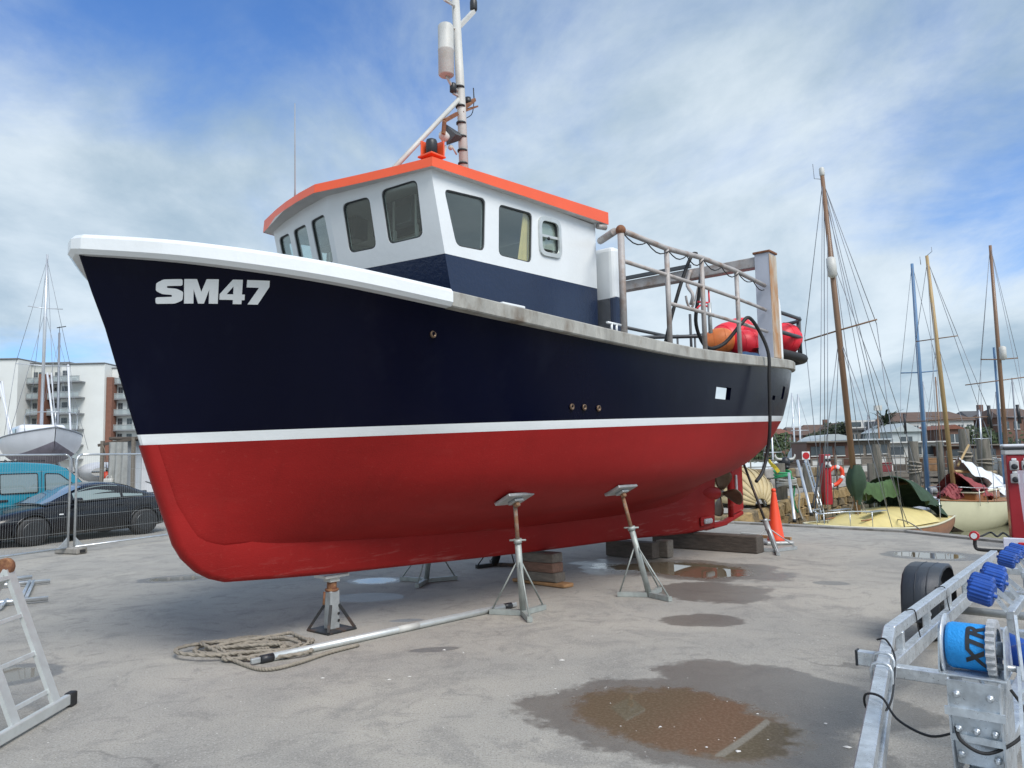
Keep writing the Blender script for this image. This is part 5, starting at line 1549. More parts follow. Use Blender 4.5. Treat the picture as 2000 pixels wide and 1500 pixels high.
# paper notice on the far panel
nq = FP + fdir * 2.62
pn = MB().bbox((0, 0, 0), (.34, .006, .24), .002).build('notice', 'white_paint')
pn.location = nq + Vector((.02, -.03, 1.30)); pn.rotation_euler = (0, 0, math.atan2(fdir.y, fdir.x))
tag(pn, 'small white paper notice tied to the wire fence', 'notice')
tx = MB()
for k, (z, w) in enumerate(((.05, .06), (.02, .2), (-.0, .22), (-.03, .16))): tx.box((0, -.0045, z), (w, .002, .007))
tx.build('faint_print', 'dull_galvanised', pn)

# ---- cars
mat('car_black', (0.004, 0.0045, 0.007), 0.25, coat=0.35, spec=0.3, var=0.1, vscale=2)
mat('van_blue', (0.018, 0.24, 0.34), 0.25, coat=0.7, var=0.06, vscale=2)
mat('car_glass', (0.20, 0.26, 0.26), 0.04, spec=1.0, coat=0.4)
mat('car_glass_blue', (0.10, 0.17, 0.26), 0.05, spec=1.0, coat=0.4)
mat('tail_lamp', (0.60, 0.01, 0.03), 0.2, coat=0.6)
mat('rim_dark', (0.05, 0.052, 0.055), 0.35, 0.6)
def car_wheels(o, wb, track, r, m_rim, w=.21, spokes=5):
    for sx in (-1, 1):
        for sy in (-1, 1):
            c = (sx * wb / 2, sy * track / 2, r)
            RX = Matrix.Rotation(R(90), 3, 'X')
            wh = MB().lathe([(r * .66, -w/2), (r * .93, -w/2), (r, -w/2 + .03), (r, w/2 - .03), (r * .93, w/2), (r * .66, w/2)], 28, c, RX).build('wheel', 'black_rubber', o)
            rm = MB().lathe([(r * .60, -w/2 - .002), (r * .68, -w/2 - .006), (r * .68, w/2 + .006), (r * .60, w/2 + .002)], 28, c, RX)
            for k in range(spokes):
                a = 2 * math.pi * k / spokes + .3
                rm.beam((c[0], c[1] + sy * (w/2 - .03), c[2]), (c[0] + r * .66 * math.cos(a), c[1] + sy * (w/2 - .02), c[2] + r * .66 * math.sin(a)), .06, .03, up=(0, 1, 0))
            rm.build('rim', m_rim, wh)
# coupe, nose at -x
def coupe(loc, rz, scale):
    o = thing('parked_car', 'black two-door coupe with dark wheels parked behind the fence', 'car', loc, rz)
    o.scale = (scale, 1.0, .965)
    st = [  # x, half width, sill z, shoulder z, centre top z
        (-2.02, .55, .34, .50, .56), (-1.96, .70, .24, .56, .63), (-1.80, .80, .20, .63, .71), (-1.45, .87, .19, .72, .79), (-1.0, .885, .19, .80, .86), (-.6, .88, .18, .85, .91),
        (0, .87, .18, .88, .92), (.6, .875, .18, .90, .94), (1.1, .89, .19, .92, .96), (1.55, .87, .21, .92, .97), (1.85, .80, .26, .90, .96), (1.98, .70, .32, .84, .90), (2.03, .58, .42, .74, .78)]
    rows = []
    for x, w, zs, zh, zt in spline_rows(st, 49):
        half = [(w * .90, zs), (w * .985, zs + (zh - zs) * .25), (w, zs + (zh - zs) * .55), (w * .985, zs + (zh - zs) * .80), (w * .93, zh), (w * .80, zh + (zt - zh) * .55), (w * .45, zt - .01), (0, zt)]
        rows.append([Vector((x, y, z)) for y, z in half] + [Vector((x, -y, z)) for y, z in reversed(half[:-1])])
    bd = MB().grid(rows, closed=True)
    k = len(rows[0])
    bd.f.append(tuple(range(k))); bd.s.append(False); bd.f.append(tuple((len(rows) - 1) * k + j for j in range(k))); bd.s.append(False)
    body = bd.build('body', 'car_black', o)
    RW_ = Matrix.Translation(loc) @ Matrix.Rotation(rz, 4, 'Z') @ Matrix.Diagonal((scale, 1.0, .965, 1))
    cs = []
    for sx in (-1.215, 1.215):
        c_ = MB().lathe([(.355, -1.2), (.355, 1.2)], 28, (sx, 0, .33), Matrix.Rotation(R(90), 3, 'X')).build('cutter', 'car_black', None)
        c_.matrix_world = RW_; cs.append(c_)
    boolean_cut(body, cs)
    MB().box((0, 0, .40), (3.3, 1.30, .30)).build('underbody', 'black_rubber', o)
    for sx in (-1.215, 1.215):
        for sy in (1, -1):
            MB().tube([(sx + .365 * math.cos(R(a)), sy * .872, .33 + .365 * math.sin(R(a))) for a in range(-12, 193, 12)], .022, 6).build('wheel_arch', 'car_black', body)
    gh = [  # x, belt half width, belt z, roof half width, roof z
        (-.92, .70, .875, .62, .885), (-.5, .735, .90, .58, 1.09), (-.1, .755, .91, .555, 1.27), (.2, .76, .92, .545, 1.345), (.55, .755, .93, .535, 1.355), (.95, .74, .94, .51, 1.28), (1.35, .70, .95, .50, 1.12), (1.68, .62, .955, .52, .985)]
    R_ = spline_rows(gh, 41); rows = []
    for x, bw, bz, rw, rz_ in R_:
        half = [(bw, bz), (bw * .7 + rw * .3, bz + (rz_ - bz) * .38), (bw * .32 + rw * .68, bz + (rz_ - bz) * .76), (rw * .94, rz_ - .045 * min(1, (rz_ - bz) * 4)), (rw * .6, rz_ - .008), (0, rz_)]
        rows.append([Vector((x, y, z)) for y, z in half] + [Vector((x, -y, z)) for y, z in reversed(half[:-1])])
    MB().grid(rows).build('greenhouse', 'car_black', o)
    # glazing follows the same surface, just proud
    def glaze(i0, i1, c0, c1, name, m, off=.006):
        for sgn in (1, -1):
            rr = []
            for i in range(i0, i1 + 1):
                x, bw, bz, rw, rz_ = R_[i]
                seg = []
                for t in np.linspace(c0, c1, 5):
                    y = bw * (1 - t) + rw * t; z = bz + (rz_ - bz) * t * 1.0
                    seg.append(Vector((x, sgn * (y + off + .012 * math.sin(math.pi * t)), z + .0)))
                rr.append(seg)
            MB().grid(rr).build(name, m, o)
    glaze(8, 25, .10, .80, 'side_window', 'car_glass')
    glaze(26, 33, .12, .74, 'quarter_window', 'car_glass')
    ws = []
    for i in range(1, 13):
        x, bw, bz, rw, rz_ = R_[i]
        ws.append([Vector((x - .012, y * rw * .93, rz_ + .008 - .03 * (abs(y) ** 3))) for y in np.linspace(-1, 1, 9)])
    MB().grid(ws).build('windscreen', 'car_glass_blue', o)
    rs = []
    for i in range(26, 39):
        x, bw, bz, rw, rz_ = R_[i]
        rs.append([Vector((x + .012, y * rw * .85, rz_ + .010 - .03 * (abs(y) ** 3))) for y in np.linspace(-1, 1, 9)])
    MB().grid(rs).build('rear_window', 'car_glass_blue', o)
    for sy in (1, -1):
        MB().bbox((-.38, sy * .93, .965), (.17, .20, .11), .04).build('mirror', 'car_black', o)
        MB().bbox((.62, sy * .885, .80), (.17, .03, .03), .012).build('door_handle', 'car_black', o)
        MB().tube([(.80, sy * .878, .30), (.82, sy * .885, .60), (.78, sy * .86, .90)], .004, 5).tube([(-.55, sy * .875, .28), (-.58, sy * .885, .6), (-.55, sy * .86, .88)], .004, 5).build('door_gap', 'black_rubber', o)
        MB().bbox((-.68, sy * .885, .66), (.09, .01, .03), .01).build('indicator', 'white_paint', o)
        MB().bbox((1.93, sy * .64, .76), (.14, .22, .14), .05).build('tail_lamp', 'tail_lamp', o)
        MB().bbox((-1.90, sy * .60, .60), (.20, .28, .10), .04).build('headlamp', 'car_glass', o)
    MB().bbox((1.90, 0, 1.0), (.20, 1.15, .025), .01).build('spoiler', 'car_black', o)
    car_wheels(o, 2.43, 1.56, .325, 'rim_dark', .23, 5)
    return o
def spline_rows(st, n):
    """smooth rows from stations of equal length tuples"""
    out = []
    m = len(st)
    for j in range(n):
        t = j / (n - 1) * (m - 1); i = min(int(t), m - 2); s = t - i
        a, b_, c, d = st[max(i - 1, 0)], st[i], st[i + 1], st[min(i + 2, m - 1)]
        out.append(tuple(.5 * (2 * q + (r_ - p) * s + (2 * p - 5 * q + 4 * r_ - w) * s * s + (3 * q - p - 3 * r_ + w) * s ** 3) for p, q, r_, w in zip(a, b_, c, d)))
    return out
fwp, rwp = at(57, 1042, 16.75), at(281, 1024, 19.1)
dv = (fwp - rwp); dv.z = 0; ln = dv.length; dv.normalize()
side = Vector((-dv.y, dv.x, 0))
if side.y > 0: side = -side            # towards the camera
cc = (fwp + rwp) / 2 - side * .78; cc.z = 0
coupe((cc.x, cc.y, 0), math.atan2(-dv.y, -dv.x), min(1.08, ln / 2.43))
# blue van behind it, facing right
def van(loc, rz):
    o = thing('van', 'turquoise blue small van parked behind the black car', 'van', loc, rz)
    prof = [(-1.98, .35), (-2.0, .9), (-1.95, 1.55), (-1.85, 1.74), (-1.5, 1.80), (-.4, 1.82), (.45, 1.76), (.75, 1.66), (1.38, 1.08), (1.95, .94), (2.05, .75), (2.04, .35), (1.5, .28), (-1.5, .28)]
    prof = round_poly(prof, .10, 3)
    rows = []
    for y, k in ((-.83, .0), (-.80, .6), (-.70, 1.0), (0, 1.06), (.70, 1.0), (.80, .6), (.83, .0)):
        rows.append([Vector((x * (1 - .012 * (1 - min(k, 1))), y * (1 - .10 * max(0, (z - 1.0) / .8)), z if z < 1.0 else 1.0 + (z - 1.0) * (.955 + .045 * min(k, 1)))) for x, z in prof])
    b = MB().grid(rows, smooth=True, closed=True); k = len(prof)
    b.f.append(tuple(range(k))); b.s.append(False); b.f.append(tuple(6 * k + j for j in range(k))); b.s.append(False)
    b.build('body', 'van_blue', o)
    def side_glass(name, quad, m='car_glass'):
        for sy in (1, -1):
            ol = round_poly(quad, .05)
            vs = [Vector((x, sy * (.83 * (1 - .10 * max(0, (z - 1.0) / .8)) + .006), z)) for x, z in ol]
            w_ = MB().add(vs, [tuple(range(len(vs)))]).build(name, m, o)
            MB().tube(vs, .014, 5, closed=True).build('seal', 'black_rubber', w_)
    side_glass('rear_quarter_window', [(-1.80, 1.08), (-1.80, 1.52), (-1.05, 1.54), (-1.05, 1.08)])
    side_glass('sliding_door_window', [(-.85, 1.08), (-.85, 1.54), (.02, 1.54), (.02, 1.08)])
    side_glass('front_door_window', [(.20, 1.08), (.20, 1.53), (.55, 1.51), (1.12, 1.08)], 'car_glass')
    for sy in (1, -1):
        MB().tube([(-.97, sy * .835, .4), (-.97, sy * .835, 1.0), (-.93, sy * .785, 1.6)], .006, 5).tube([(.11, sy * .835, .4), (.11, sy * .835, 1.0), (.11, sy * .785, 1.6)], .006, 5).build('door_gap', 'black_rubber', o)
        MB().bbox((-.95, sy * .84, .92), (.55, .02, .05), .01).build('slide_rail', 'black_plastic', o)
        MB().bbox((1.02, sy * .93, 1.10), (.12, .18, .16), .05).build('mirror', 'black_plastic', o)
        MB().tube([(-1.6, sy * .60, 1.84), (.3, sy * .60, 1.84)], .015, 6).build('roof_rail', 'black_plastic', o)
    MB().add([Vector((x, y, z)) for x, y, z in ((.80, -.66, 1.655), (1.40, -.74, 1.10), (1.40, .74, 1.10), (.80, .66, 1.655))], [(0, 1, 2, 3)]).build('windscreen', 'car_glass_blue', o)
    car_wheels(o, 2.6, 1.48, .30, 'dull_galvanised', .18, 7)
    return o
vh = R(62)
vp = at(165, 962, 20.0)          # foot of the windscreen
vc = Vector((vp.x, vp.y, 0)) - Vector((math.cos(vh), math.sin(vh), 0)) * 1.30 - Vector((-math.sin(vh), math.cos(vh), 0)) * -.0
van((vc.x - .55, vc.y + .25, 0), vh)

# ---- generic sailing-boat hull
def hull_mesh(L, B, D, z0, stem_rake=.12, sheer=.25, transom=.55, n=25, deadrise=.45, v_top=0.0):
    """rows of a yacht hull, bow at +x, from keel line up to sheer"""
    secs = []
    for i in range(n):
        t = i / (n - 1)                         # 0 stern .. 1 bow
        x = (t - .5) * L
        bw = B / 2 * (transom + (1 - transom) * math.sin(math.pi * min(1, .12 + t * .62)) ** 1.2) if t < .55 else B / 2 * (1 - ((t - .55) / .45) ** 2.3)
        bw = max(bw, .012)
        zs = z0 + D + sheer * (abs(t - .38) / .62) ** 2
        zk = z0 + (.35 * D * max(0, (.25 - t) / .25) ** 1.5) + D * .55 * max(0, (t - .72) / .28) ** 2
        row = []
        for u in np.linspace(0, 1, 9):
            y = bw * (1 - (1 - u) ** 2.4) if u < 1 else bw
            z = zk + (zs - zk) * (u ** (1 + deadrise))
            row.append(Vector((x + stem_rake * L * (z - z0 - D) / D * (t ** 4) * .5, y, z)))
        secs.append(row)
    return secs
def build_hull(o, secs, split, m_low, m_top, deck_m, stripe=None):
    n = len(secs); k = len(secs[0])
    def half(j0, j1, name, m):
        full = [r[j0:j1 + 1] for r in secs]
        b = MB()
        b.grid(full); b.grid([[Vector((p.x, -p.y, p.z)) for p in r] for r in full])
        tr_ = full[0]
        lp = list(tr_) + [Vector((p.x, -p.y, p.z)) for p in reversed(tr_)]
        o0 = len(b.v); b.v += [tuple(p) for p in lp]; b.f.append(tuple(range(o0, o0 + len(lp)))); b.s.append(False)
        return b.build(name, m, o, weld=True)
    half(0, split, 'bottom', m_low); h = half(split, k - 1, 'topsides', m_top)
    dk = [[r[-1] + Vector((0, 0, -.03)), Vector((r[-1].x, 0, r[-1].z + .06)), Vector((r[-1].x, -r[-1].y, r[-1].z - .03))] for r in secs]
    MB().grid(dk).build('deck', deck_m, o)
    for s in (1, -1):
        MB().tube([Vector((r[-1].x, s * r[-1].y, r[-1].z)) for r in secs], .028, 6).build('rubbing_strake', stripe or deck_m, o)
    return h
mat('gelcoat_white', (0.66, 0.68, 0.72), 0.3, var=0.06, vscale=2, coat=0.2)
mat('antifoul_grey', (0.22, 0.20, 0.24), 0.7, var=0.2, vscale=3)
mat('antifoul_brown', (0.10, 0.075, 0.065), 0.8, var=0.3, vscale=3)
mat('mast_alloy', (0.60, 0.63, 0.66), 0.35, 0.5, var=0.08, vscale=3)
mat('wire', (0.24, 0.26, 0.29), 0.5, 0.4)
def tilt_mast(ms, x, zb, h, dx, dy):
    q = Vector((0, 0, 1)).rotation_difference(Vector((dx, dy, h)).normalized()).to_matrix().to_4x4()
    ms.matrix_local = Matrix.Translation((x, 0, zb)) @ q @ Matrix.Translation((-x, 0, -zb))
yd = Vector((.62, -.78, 0)).normalized()
ys = at(108, 842, 25.0)
yl = thing('yacht', 'white yacht laid up ashore on props above the blue van, tall silver mast', 'yacht', (ys.x - yd.x * 3.6, ys.y - yd.y * 3.6, 0), math.atan2(yd.y, yd.x))
build_hull(yl, hull_mesh(7.2, 2.45, .95, 1.72, .10, .28), 4, 'antifoul_grey', 'gelcoat_white', 'gelcoat_white', 'wire')
MB().bbox((-.9, 0, 2.95), (3.2, 1.45, .42), .12, seg=3).build('coachroof', 'gelcoat_white', yl)
for s in (1, -1): MB().bbox((-.9, s * .73, 2.96), (1.7, .03, .14), .03).build('cabin_window', 'glass', yl)
MB().prism([(-1.4, 1.8), (-1.0, .85), (.9, .85), (1.2, 1.8)], .34, Matrix(((1, 0, 0, 0), (0, 0, 1, -.17), (0, 1, 0, 0), (0, 0, 0, 1)))).build('keel', 'antifoul_brown', yl)
for x, s in ((1.6, 1), (1.6, -1), (-1.8, 1), (-1.8, -1)):
    MB().tube([(x, s * 1.25, 0), (x, s * .85, 1.95)], .04, 8).tube([(x + .3, s * 1.0, 0), (x, s * .95, 1.4)], .025, 6).build('prop', 'dull_galvanised', yl)
def rig(o, x, zb, h, m, r=.06, sp=(), stays=(), mast_name='mast', wire_r=.008):
    ms = MB().tube([(x, 0, zb), (x, 0, zb + h * .6), (x - .0, 0, zb + h)], [r, r, r * .7], 10).build(mast_name, m, o)
    for z, w in sp:
        MB().tube([(x, -w, z + .03), (x, 0, z), (x, w, z + .03)], r * .32, 6).build('spreader', m, ms)
    for a, c in stays:
        MB().tube([a, c], wire_r, 5).build('stay', 'wire', ms)
    return ms
rig(yl, .35, 2.9, 6.5, 'mast_alloy', .055, ((5.3, .85), (7.4, .55)), (((.35, 0, 9.3), (3.5, 0, 3.0)), ((.35, 0, 9.3), (-3.5, 0, 2.8)), ((.35, 0, 9.2), (.35, .85, 5.33)), ((.35, 0, 9.2), (.35, -.85, 5.33)), ((.35, .85, 5.33), (.3, 1.1, 2.8)), ((.35, -.85, 5.33), (.3, -1.1, 2.8)), ((.35, 0, 7.3), (.9, 1.0, 2.8)), ((.35, 0, 7.3), (.9, -1.0, 2.8))))
pl_ = [(3.55, 0, 3.45), (3.3, .45, 3.45), (2.7, .75, 3.4), (2.7, .75, 2.85)]
MB().tube(spline(pl_, 14), .016, 6).tube(spline([(p[0], -p[1], p[2]) for p in pl_], 14), .016, 6).tube([(3.5, 0, 2.95), (3.55, 0, 3.45)], .016, 6).build('pulpit', 'galvanised', yl)

# other masts of laid-up boats seen in front of the flats
def bare_mast(label, px, py0, py1, dist, r=.05, m='mast_alloy', tilt=0.0):
    p = at(px, py0, dist); q = at(px + tilt, py1, dist)
    o = thing('mast', label, 'mast', (p.x, p.y, p.z))
    MB().tube([(0, 0, -p.z), (0, 0, 0), q - p], [r, r, r * .8], 8).build('spar', m, o)
    return o, q - p
bm_, tp = bare_mast('dark slim mast with a wind vane right of the tall silver mast', 112, 880, 650, 30, .05, 'wire', 4)
MB().tube([tp, tp + Vector((0, 0, .25))], .01, 5).tube([tp + Vector((-.1, 0, .2)), tp + Vector((.25, 0, .25))], .02, 5).build('wind_vane', 'black_plastic', bm_)
MB().tube([tp * .93, Vector((1.2, 0, 0))], .007, 5).tube([tp * .93, Vector((-1.0, 0, 0))], .007, 5).build('stay', 'wire', bm_)
for i, (x0, y0, x1, y1, lb) in enumerate(((28, 868, -2, 745, 'leftmost of two white poles leaning by the laid-up yacht'), (20, 868, 4, 745, 'second white pole from the left edge, leaning by the laid-up yacht'), (106, 845, 92, 728, 'white spar leaning in front of the red brick column'), (110, 845, 100, 728, 'thin white spar just right of the red brick column'), (138, 855, 133, 712, 'thin white mast in front of the balconies, right of the dark mast'))):
    p, q = at(x0, y0, 27.5 + i * .4), at(x1, y1, 27.5 + i * .4)
    o = thing('spar', lb, 'pole', p)
    dn = (q - p) * (-p.z / (q - p).z)
    MB().tube([dn, (0, 0, 0), q - p], .035 if i != 3 else .022, 7).build('pole', 'gelcoat_white', o)
    MB().tube([dn, dn + Vector((0, 0, .06))], .05, 8).build('heel', 'black_plastic', o)

# ---- shed, covered dinghy, buoy and clutter between the van and the bow
mat('sheet_white', (0.58, 0.60, 0.63), 0.6, var=0.1, vscale=3, bump=0.2, bscale=6)
mat('shed_paint', (0.50, 0.55, 0.60), 0.6, var=0.12, vscale=2)
sp0 = at(262, 1000, 27); 
shed = thing('shed', 'pale blue-grey sheet-metal shed just left of the bow stem', 'shed', (sp0.x + 1.6, sp0.y + 1.0, 0), R(8))
MB().box((0, 0, 1.25), (4.4, 2.4, 2.5)).build('wall', 'shed_paint', shed)
for k in range(11):
    MB().box((-2.0 + k * .4, -1.225, 1.25), (.10, .05, 2.46)).build('panel_rib', 'sheet_white' if k % 3 else 'dirty_white', shed)
MB().bbox((0, -.1, 2.58), (4.7, 2.9, .10), .03).build('roof', 'timber_dark', shed)
MB().box((-.9, -1.26, 1.05), (.9, .03, 2.05)).build('door', 'sheet_white', shed)
MB().bbox((-2.25, -1.3, 1.2), (.28, .28, 2.4), .05).build('corner_post', 'timber_grey', shed)
def drape(o, name, m, w, h, amp, seed, loc):
    rnd_ = random.Random(seed); rows = []
    for j in range(12):
        z = h * (1 - j / 11)
        rows.append([Vector((-w / 2 + w * k / 14, amp * math.sin(k * 1.3 + j * .15 + seed) * (.3 + j / 11), z)) + Vector(loc) for k in range(15)])
    return MB().grid(rows).build(name, m, o)
tp = at(228, 965, 26)
tarp = thing('tarpaulin', 'grey tarpaulin hanging from a timber frame beside the shed', 'tarpaulin', (tp.x, tp.y, 0))
mat('tarp_grey', (0.30, 0.31, 0.30), 0.75, var=.25, vscale=3, bump=.4, bscale=6)
drape(tarp, 'sheet', 'tarp_grey', .62, 2.1, .09, 2, (0, 0, .35))
MB().beam((-.55, .05, 0), (-.55, .05, 2.5), .10, .10).beam((.5, .05, 0), (.5, .05, 2.6), .10, .10).build('post', 'timber_grey', tarp)
MB().beam((-.7, .05, 2.35), (1.6, .1, 2.75), .06, .09).build('top_pole', 'timber_dark', tarp)
cp = at(196, 925, 28)
cd = thing('covered_dinghy', 'small dinghy under a white cover behind the black car roof', 'boat', (cp.x, cp.y, 0), R(-60))
rows = []
for i in range(13):
    t = i / 12; w_ = .75 * math.sin(math.pi * (.08 + .84 * t)) ** .6; h_ = .35 * math.sin(math.pi * (.15 + .7 * t))
    rows.append([Vector((-1.5 + 3.0 * t, w_ * math.cos(a), 1.45 + (h_ if math.sin(a) > 0 else .55 * w_) * math.sin(a))) for a in [2 * math.pi * k / 16 for k in range(16)]])
MB().grid(rows, closed=True).build('cover', 'sheet_white', cd)
for x in (-.9, .9): MB().beam((x, -.5, 0), (x, 0, 1.1), .08, .08).beam((x, .5, 0), (x, 0, 1.1), .08, .08).build('trestle', 'timber_grey', cd)
rb = at(208, 930, 26.5)
o = thing('round_buoy', 'round orange-red buoy beside the covered dinghy', 'buoy', rb)
MB().ball((0, 0, 0), .17, 18, 12).build('float', 'orange_plastic', o)
MB().lathe([(.05, 0), (.06, .03), (.04, .08)], 10, (.02, 0, .16)).build('eye', 'black_rubber', o)
MB().tube(spline([(0, 0, .2), (tp.x - .45 - rb.x, tp.y - rb.y, 2.2 - rb.z), (tp.x - .6 - rb.x, tp.y + .05 - rb.y, 2.37 - rb.z)], 8), .012, 5).build('lanyard', 'rope_tan', o)
jc = at(212, 952, 26)
o = thing('jerry_can', 'cream plastic can on the ground under the orange-red buoy', 'can', (jc.x, jc.y, .9))
MB().bbox((0, 0, .17), (.30, .2, .34), .05, seg=2).build('body', 'dirty_white', o)
MB().tube(spline([(-.08, 0, .33), (-.05, 0, .42), (.07, 0, .42), (.1, 0, .33)], 8), .02, 6).build('handle', 'dirty_white', o)
ct = thing('crate', 'grey timber crate under the cream can behind the black car', 'crate', (jc.x, jc.y + .1, 0))
for z in (.12, .36, .60, .84):
    MB().box((0, -.33, z), (.8, .03, .16)).build('slat', 'timber_grey', ct)
for x in (-.38, .38): MB().box((x, 0, .45), (.05, .62, .9)).build('side', 'timber_grey', ct)
MB().box((0, 0, .885), (.82, .66, .03)).build('lid', 'timber_grey', ct)
# bicycle behind the coupe's tail, only its bars clear of the boot
bp_ = at(288, 948, 22.5)
bk = thing('bicycle', 'bicycle with black handlebars standing against the shed', 'bicycle', (bp_.x, bp_.y, 0), R(75))
for x in (-.52, .52):
    MB().tube([(x + .33 * math.cos(a), 0, .34 + .33 * math.sin(a)) for a in [2 * math.pi * k / 24 for k in range(24)]], .018, 6, closed=True).build('wheel', 'black_rubber', bk)
fr_ = MB()
for a, c in (((-.52, 0, .34), (-.05, 0, .32)), ((-.52, 0, .34), (-.18, 0, .80)), ((-.05, 0, .32), (-.20, 0, .86)), ((-.05, 0, .32), (.36, 0, .80)), ((-.18, 0, .80), (.34, 0, .88)), ((.52, 0, .34), (.33, 0, 1.0))): fr_.tube([a, c], .016, 6)
fr_.build('frame', 'dirty_white', bk)
MB().tube(spline([(.30, -.32, 1.18), (.30, -.12, 1.12), (.33, 0, 1.04), (.30, .12, 1.12), (.30, .32, 1.18)], 16), .017, 6).build('handlebar', 'black_plastic', bk)
MB().bbox((-.20, 0, .92), (.26, .13, .06), .03).build('saddle', 'black_plastic', bk)

# ---- block of flats
mat('render_white', (0.66, 0.68, 0.66), 0.8, var=0.05, vscale=.4)
mat('render_cream', (0.58, 0.60, 0.57), 0.8, var=0.05, vscale=.4)
mat('brick_red', (0.20, 0.095, 0.066), 0.85, var=0.15, vscale=2)
mat('balcony_edge', (0.20, 0.21, 0.22), 0.6)
mat('far_glass', (0.06, 0.075, 0.085), 0.08, spec=0.8)
mat('balcony_glass', (0.40, 0.46, 0.47), 0.15, alpha=0.55)
D_ = 145.0
def fxz(px, py): q = at(px, py, D_); return q.x, q.z
flats = thing('apartment_block', 'white apartment block with balconies and red brick columns beyond the yard', 'building', (at(110, 905, D_).x, D_, 0))
FOX = flats.location.x
def fbox(name, px0, px1, py0, py1, y0, depth, m, par=None):
    x0 = (px0 - 1000) / LENS_PX * D_ * 1.004; x1 = (px1 - 1000) / LENS_PX * D_ * 1.004
    z0 = at((px0 + px1) / 2, py1, D_).z; z1 = at((px0 + px1) / 2, py0, D_).z
    return MB().box(((x0 + x1) / 2 - FOX, y0 + depth / 2, (z0 + z1) / 2), (x1 - x0, depth, z1 - z0)).build(name, m, par or flats)
fbox('left_wing', -60, 53, 707, 912, -3, 16, 'render_white')
fbox('centre_wall', 53.5, 130, 709, 912, 1.0, 12, 'render_cream')
fbox('right_wing', 130.5, 214, 714, 912, -2.0, 15, 'render_white')
fbox('end_wing', 214.5, 420, 717, 912, .6, 12, 'render_white')
for a, c, t in ((-60, 53, 706), (53.5, 130, 708.5), (130.5, 214, 713), (214.5, 420, 716.5)):
    fbox('parapet', a - .6, c + .6, t - 1.6, t + .2, -3.3 if c in (53,) else (-2.3 if c == 214 else .4), 12, 'balcony_edge')
fbox('brick_column', 84, 95, 732, 905, -1.6, 2.4, 'brick_red')
fbox('brick_column', 215, 226, 738, 905, -1.4, 1.8, 'brick_red')
for fy in (745, 775, 806, 836, 866, 893):
    for (a, c, y0, dp) in ((54, 84, -.6, 1.5), (95, 128, -.6, 1.5), (128, 178, -4.2, 2.1), (-12, 22, -5.0, 1.9), (226, 300, -.7, 1.2)):
        sl = fbox('balcony', a, c, fy + 3.0, fy + 5.6, y0, dp, 'balcony_edge')
        fbox('glass_rail', a + .5, c - .5, fy - 6, fy + 3.0, y0 + .05, .06, 'balcony_glass', sl)
        fbox('hand_rail', a, c, fy - 7, fy - 6, y0, .1, 'dull_galvanised', sl)
        for xx in (a + .4, (a + c) / 2, c - .6): fbox('rail_post', xx, xx + .8, fy - 6.5, fy + 3, y0 - .02, .08, 'dull_galvanised', sl)
    for (a, c, y0) in ((58, 66, .95), (68, 78, .95), (100, 108, .95), (112, 122, .95), (133, 144, -2.05), (228, 237, .55), (246, 256, .55), (-8, 4, -3.05)):
        wd = fbox('window', a, c, fy - 19, fy + 3, y0, .08, 'far_glass')
        fbox('window_frame', (a + c) / 2 - .4, (a + c) / 2 + .4, fy - 19, fy + 3, y0 - .04, .1, 'balcony_edge', wd)
        fbox('transom', a, c, fy - 13.6, fy - 13, y0 - .03, .09, 'balcony_edge', wd)
    for k, xx in enumerate((60, 70, 103, 148, 160, 168)):
        if (k + fy) % 3: fbox('balcony_furniture', xx, xx + 4.5, fy - 3, fy + 3, -3.4 if xx > 128 else -.2, .6, 'balcony_edge')
# ------------------------------------------------------------------ right side: harbour boats, pier, houseboats, shore
mat('mast_wood', (0.20, 0.115, 0.065), 0.5, var=0.2, vscale=3, stretch=(4, 4, .3), coat=.2)
mat('mast_pale', (0.40, 0.28, 0.13), 0.5, var=0.2, vscale=3, stretch=(4, 4, .3))
mat('mast_blue', (0.10, 0.20, 0.35), 0.55, var=0.15, vscale=2)
mat('deck_yellow', (0.60, 0.50, 0.21), 0.6, var=0.08, vscale=3)
mat('deck_cream', (0.58, 0.55, 0.40), 0.6, var=0.08, vscale=3)
mat('hull_cream', (0.62, 0.60, 0.42), 0.4, var=0.06, vscale=2)
mat('canvas_green', (0.055, 0.105, 0.035), 0.85, var=0.25, vscale=4, bump=.3, bscale=8)
mat('canvas_dark', (0.030, 0.060, 0.035), 0.85, var=0.25, vscale=4, bump=.3, bscale=8)
mat('varnish', (0.28, 0.11, 0.035), 0.35, var=0.2, vscale=4)
mat('sail_white', (0.68, 0.72, 0.76), 0.7, var=0.08, vscale=3, bump=.3, bscale=5)
mat('sail_red', (0.25, 0.05, 0.055), 0.75, var=0.15, vscale=3)
mat('pile_timber', (0.125, 0.115, 0.095), 0.9, var=0.35, vscale=3, stretch=(4, 4, .5), bump=.6, bscale=8, col2=(0.05, 0.055, 0.04), c2scale=1.2)
mat('weed', (0.035, 0.038, 0.022), 0.8, var=0.3, vscale=6)
def loft_boom(o, name, m, p, q, r0, r1, sag=.0, n=12, seed=1):
    """furled canvas round a boom: lumpy tube from p to q"""
    p, q = Vector(p), Vector(q); rows = []
    d = (q - p).normalized(); sd = d.cross(Vector((0, 0, 1))).normalized(); up = sd.cross(d)
    for i in range(n + 1):
        t = i / n; c = p.lerp(q, t) + Vector((0, 0, -sag * math.sin(math.pi * t)))
        r = (r0 + (r1 - r0) * t) * (1 + .10 * math.sin(i * 2.1 + seed))
        rows.append([c + sd * (r * .75 * math.cos(a) * (1 + .08 * math.sin(3 * a + i))) + up * (r * (1.25 * math.sin(a) - (.5 if math.sin(a) < 0 else 0))) for a in [2 * math.pi * k / 14 for k in range(14)]])
    return MB().grid(rows, closed=True).build(name, m, o)

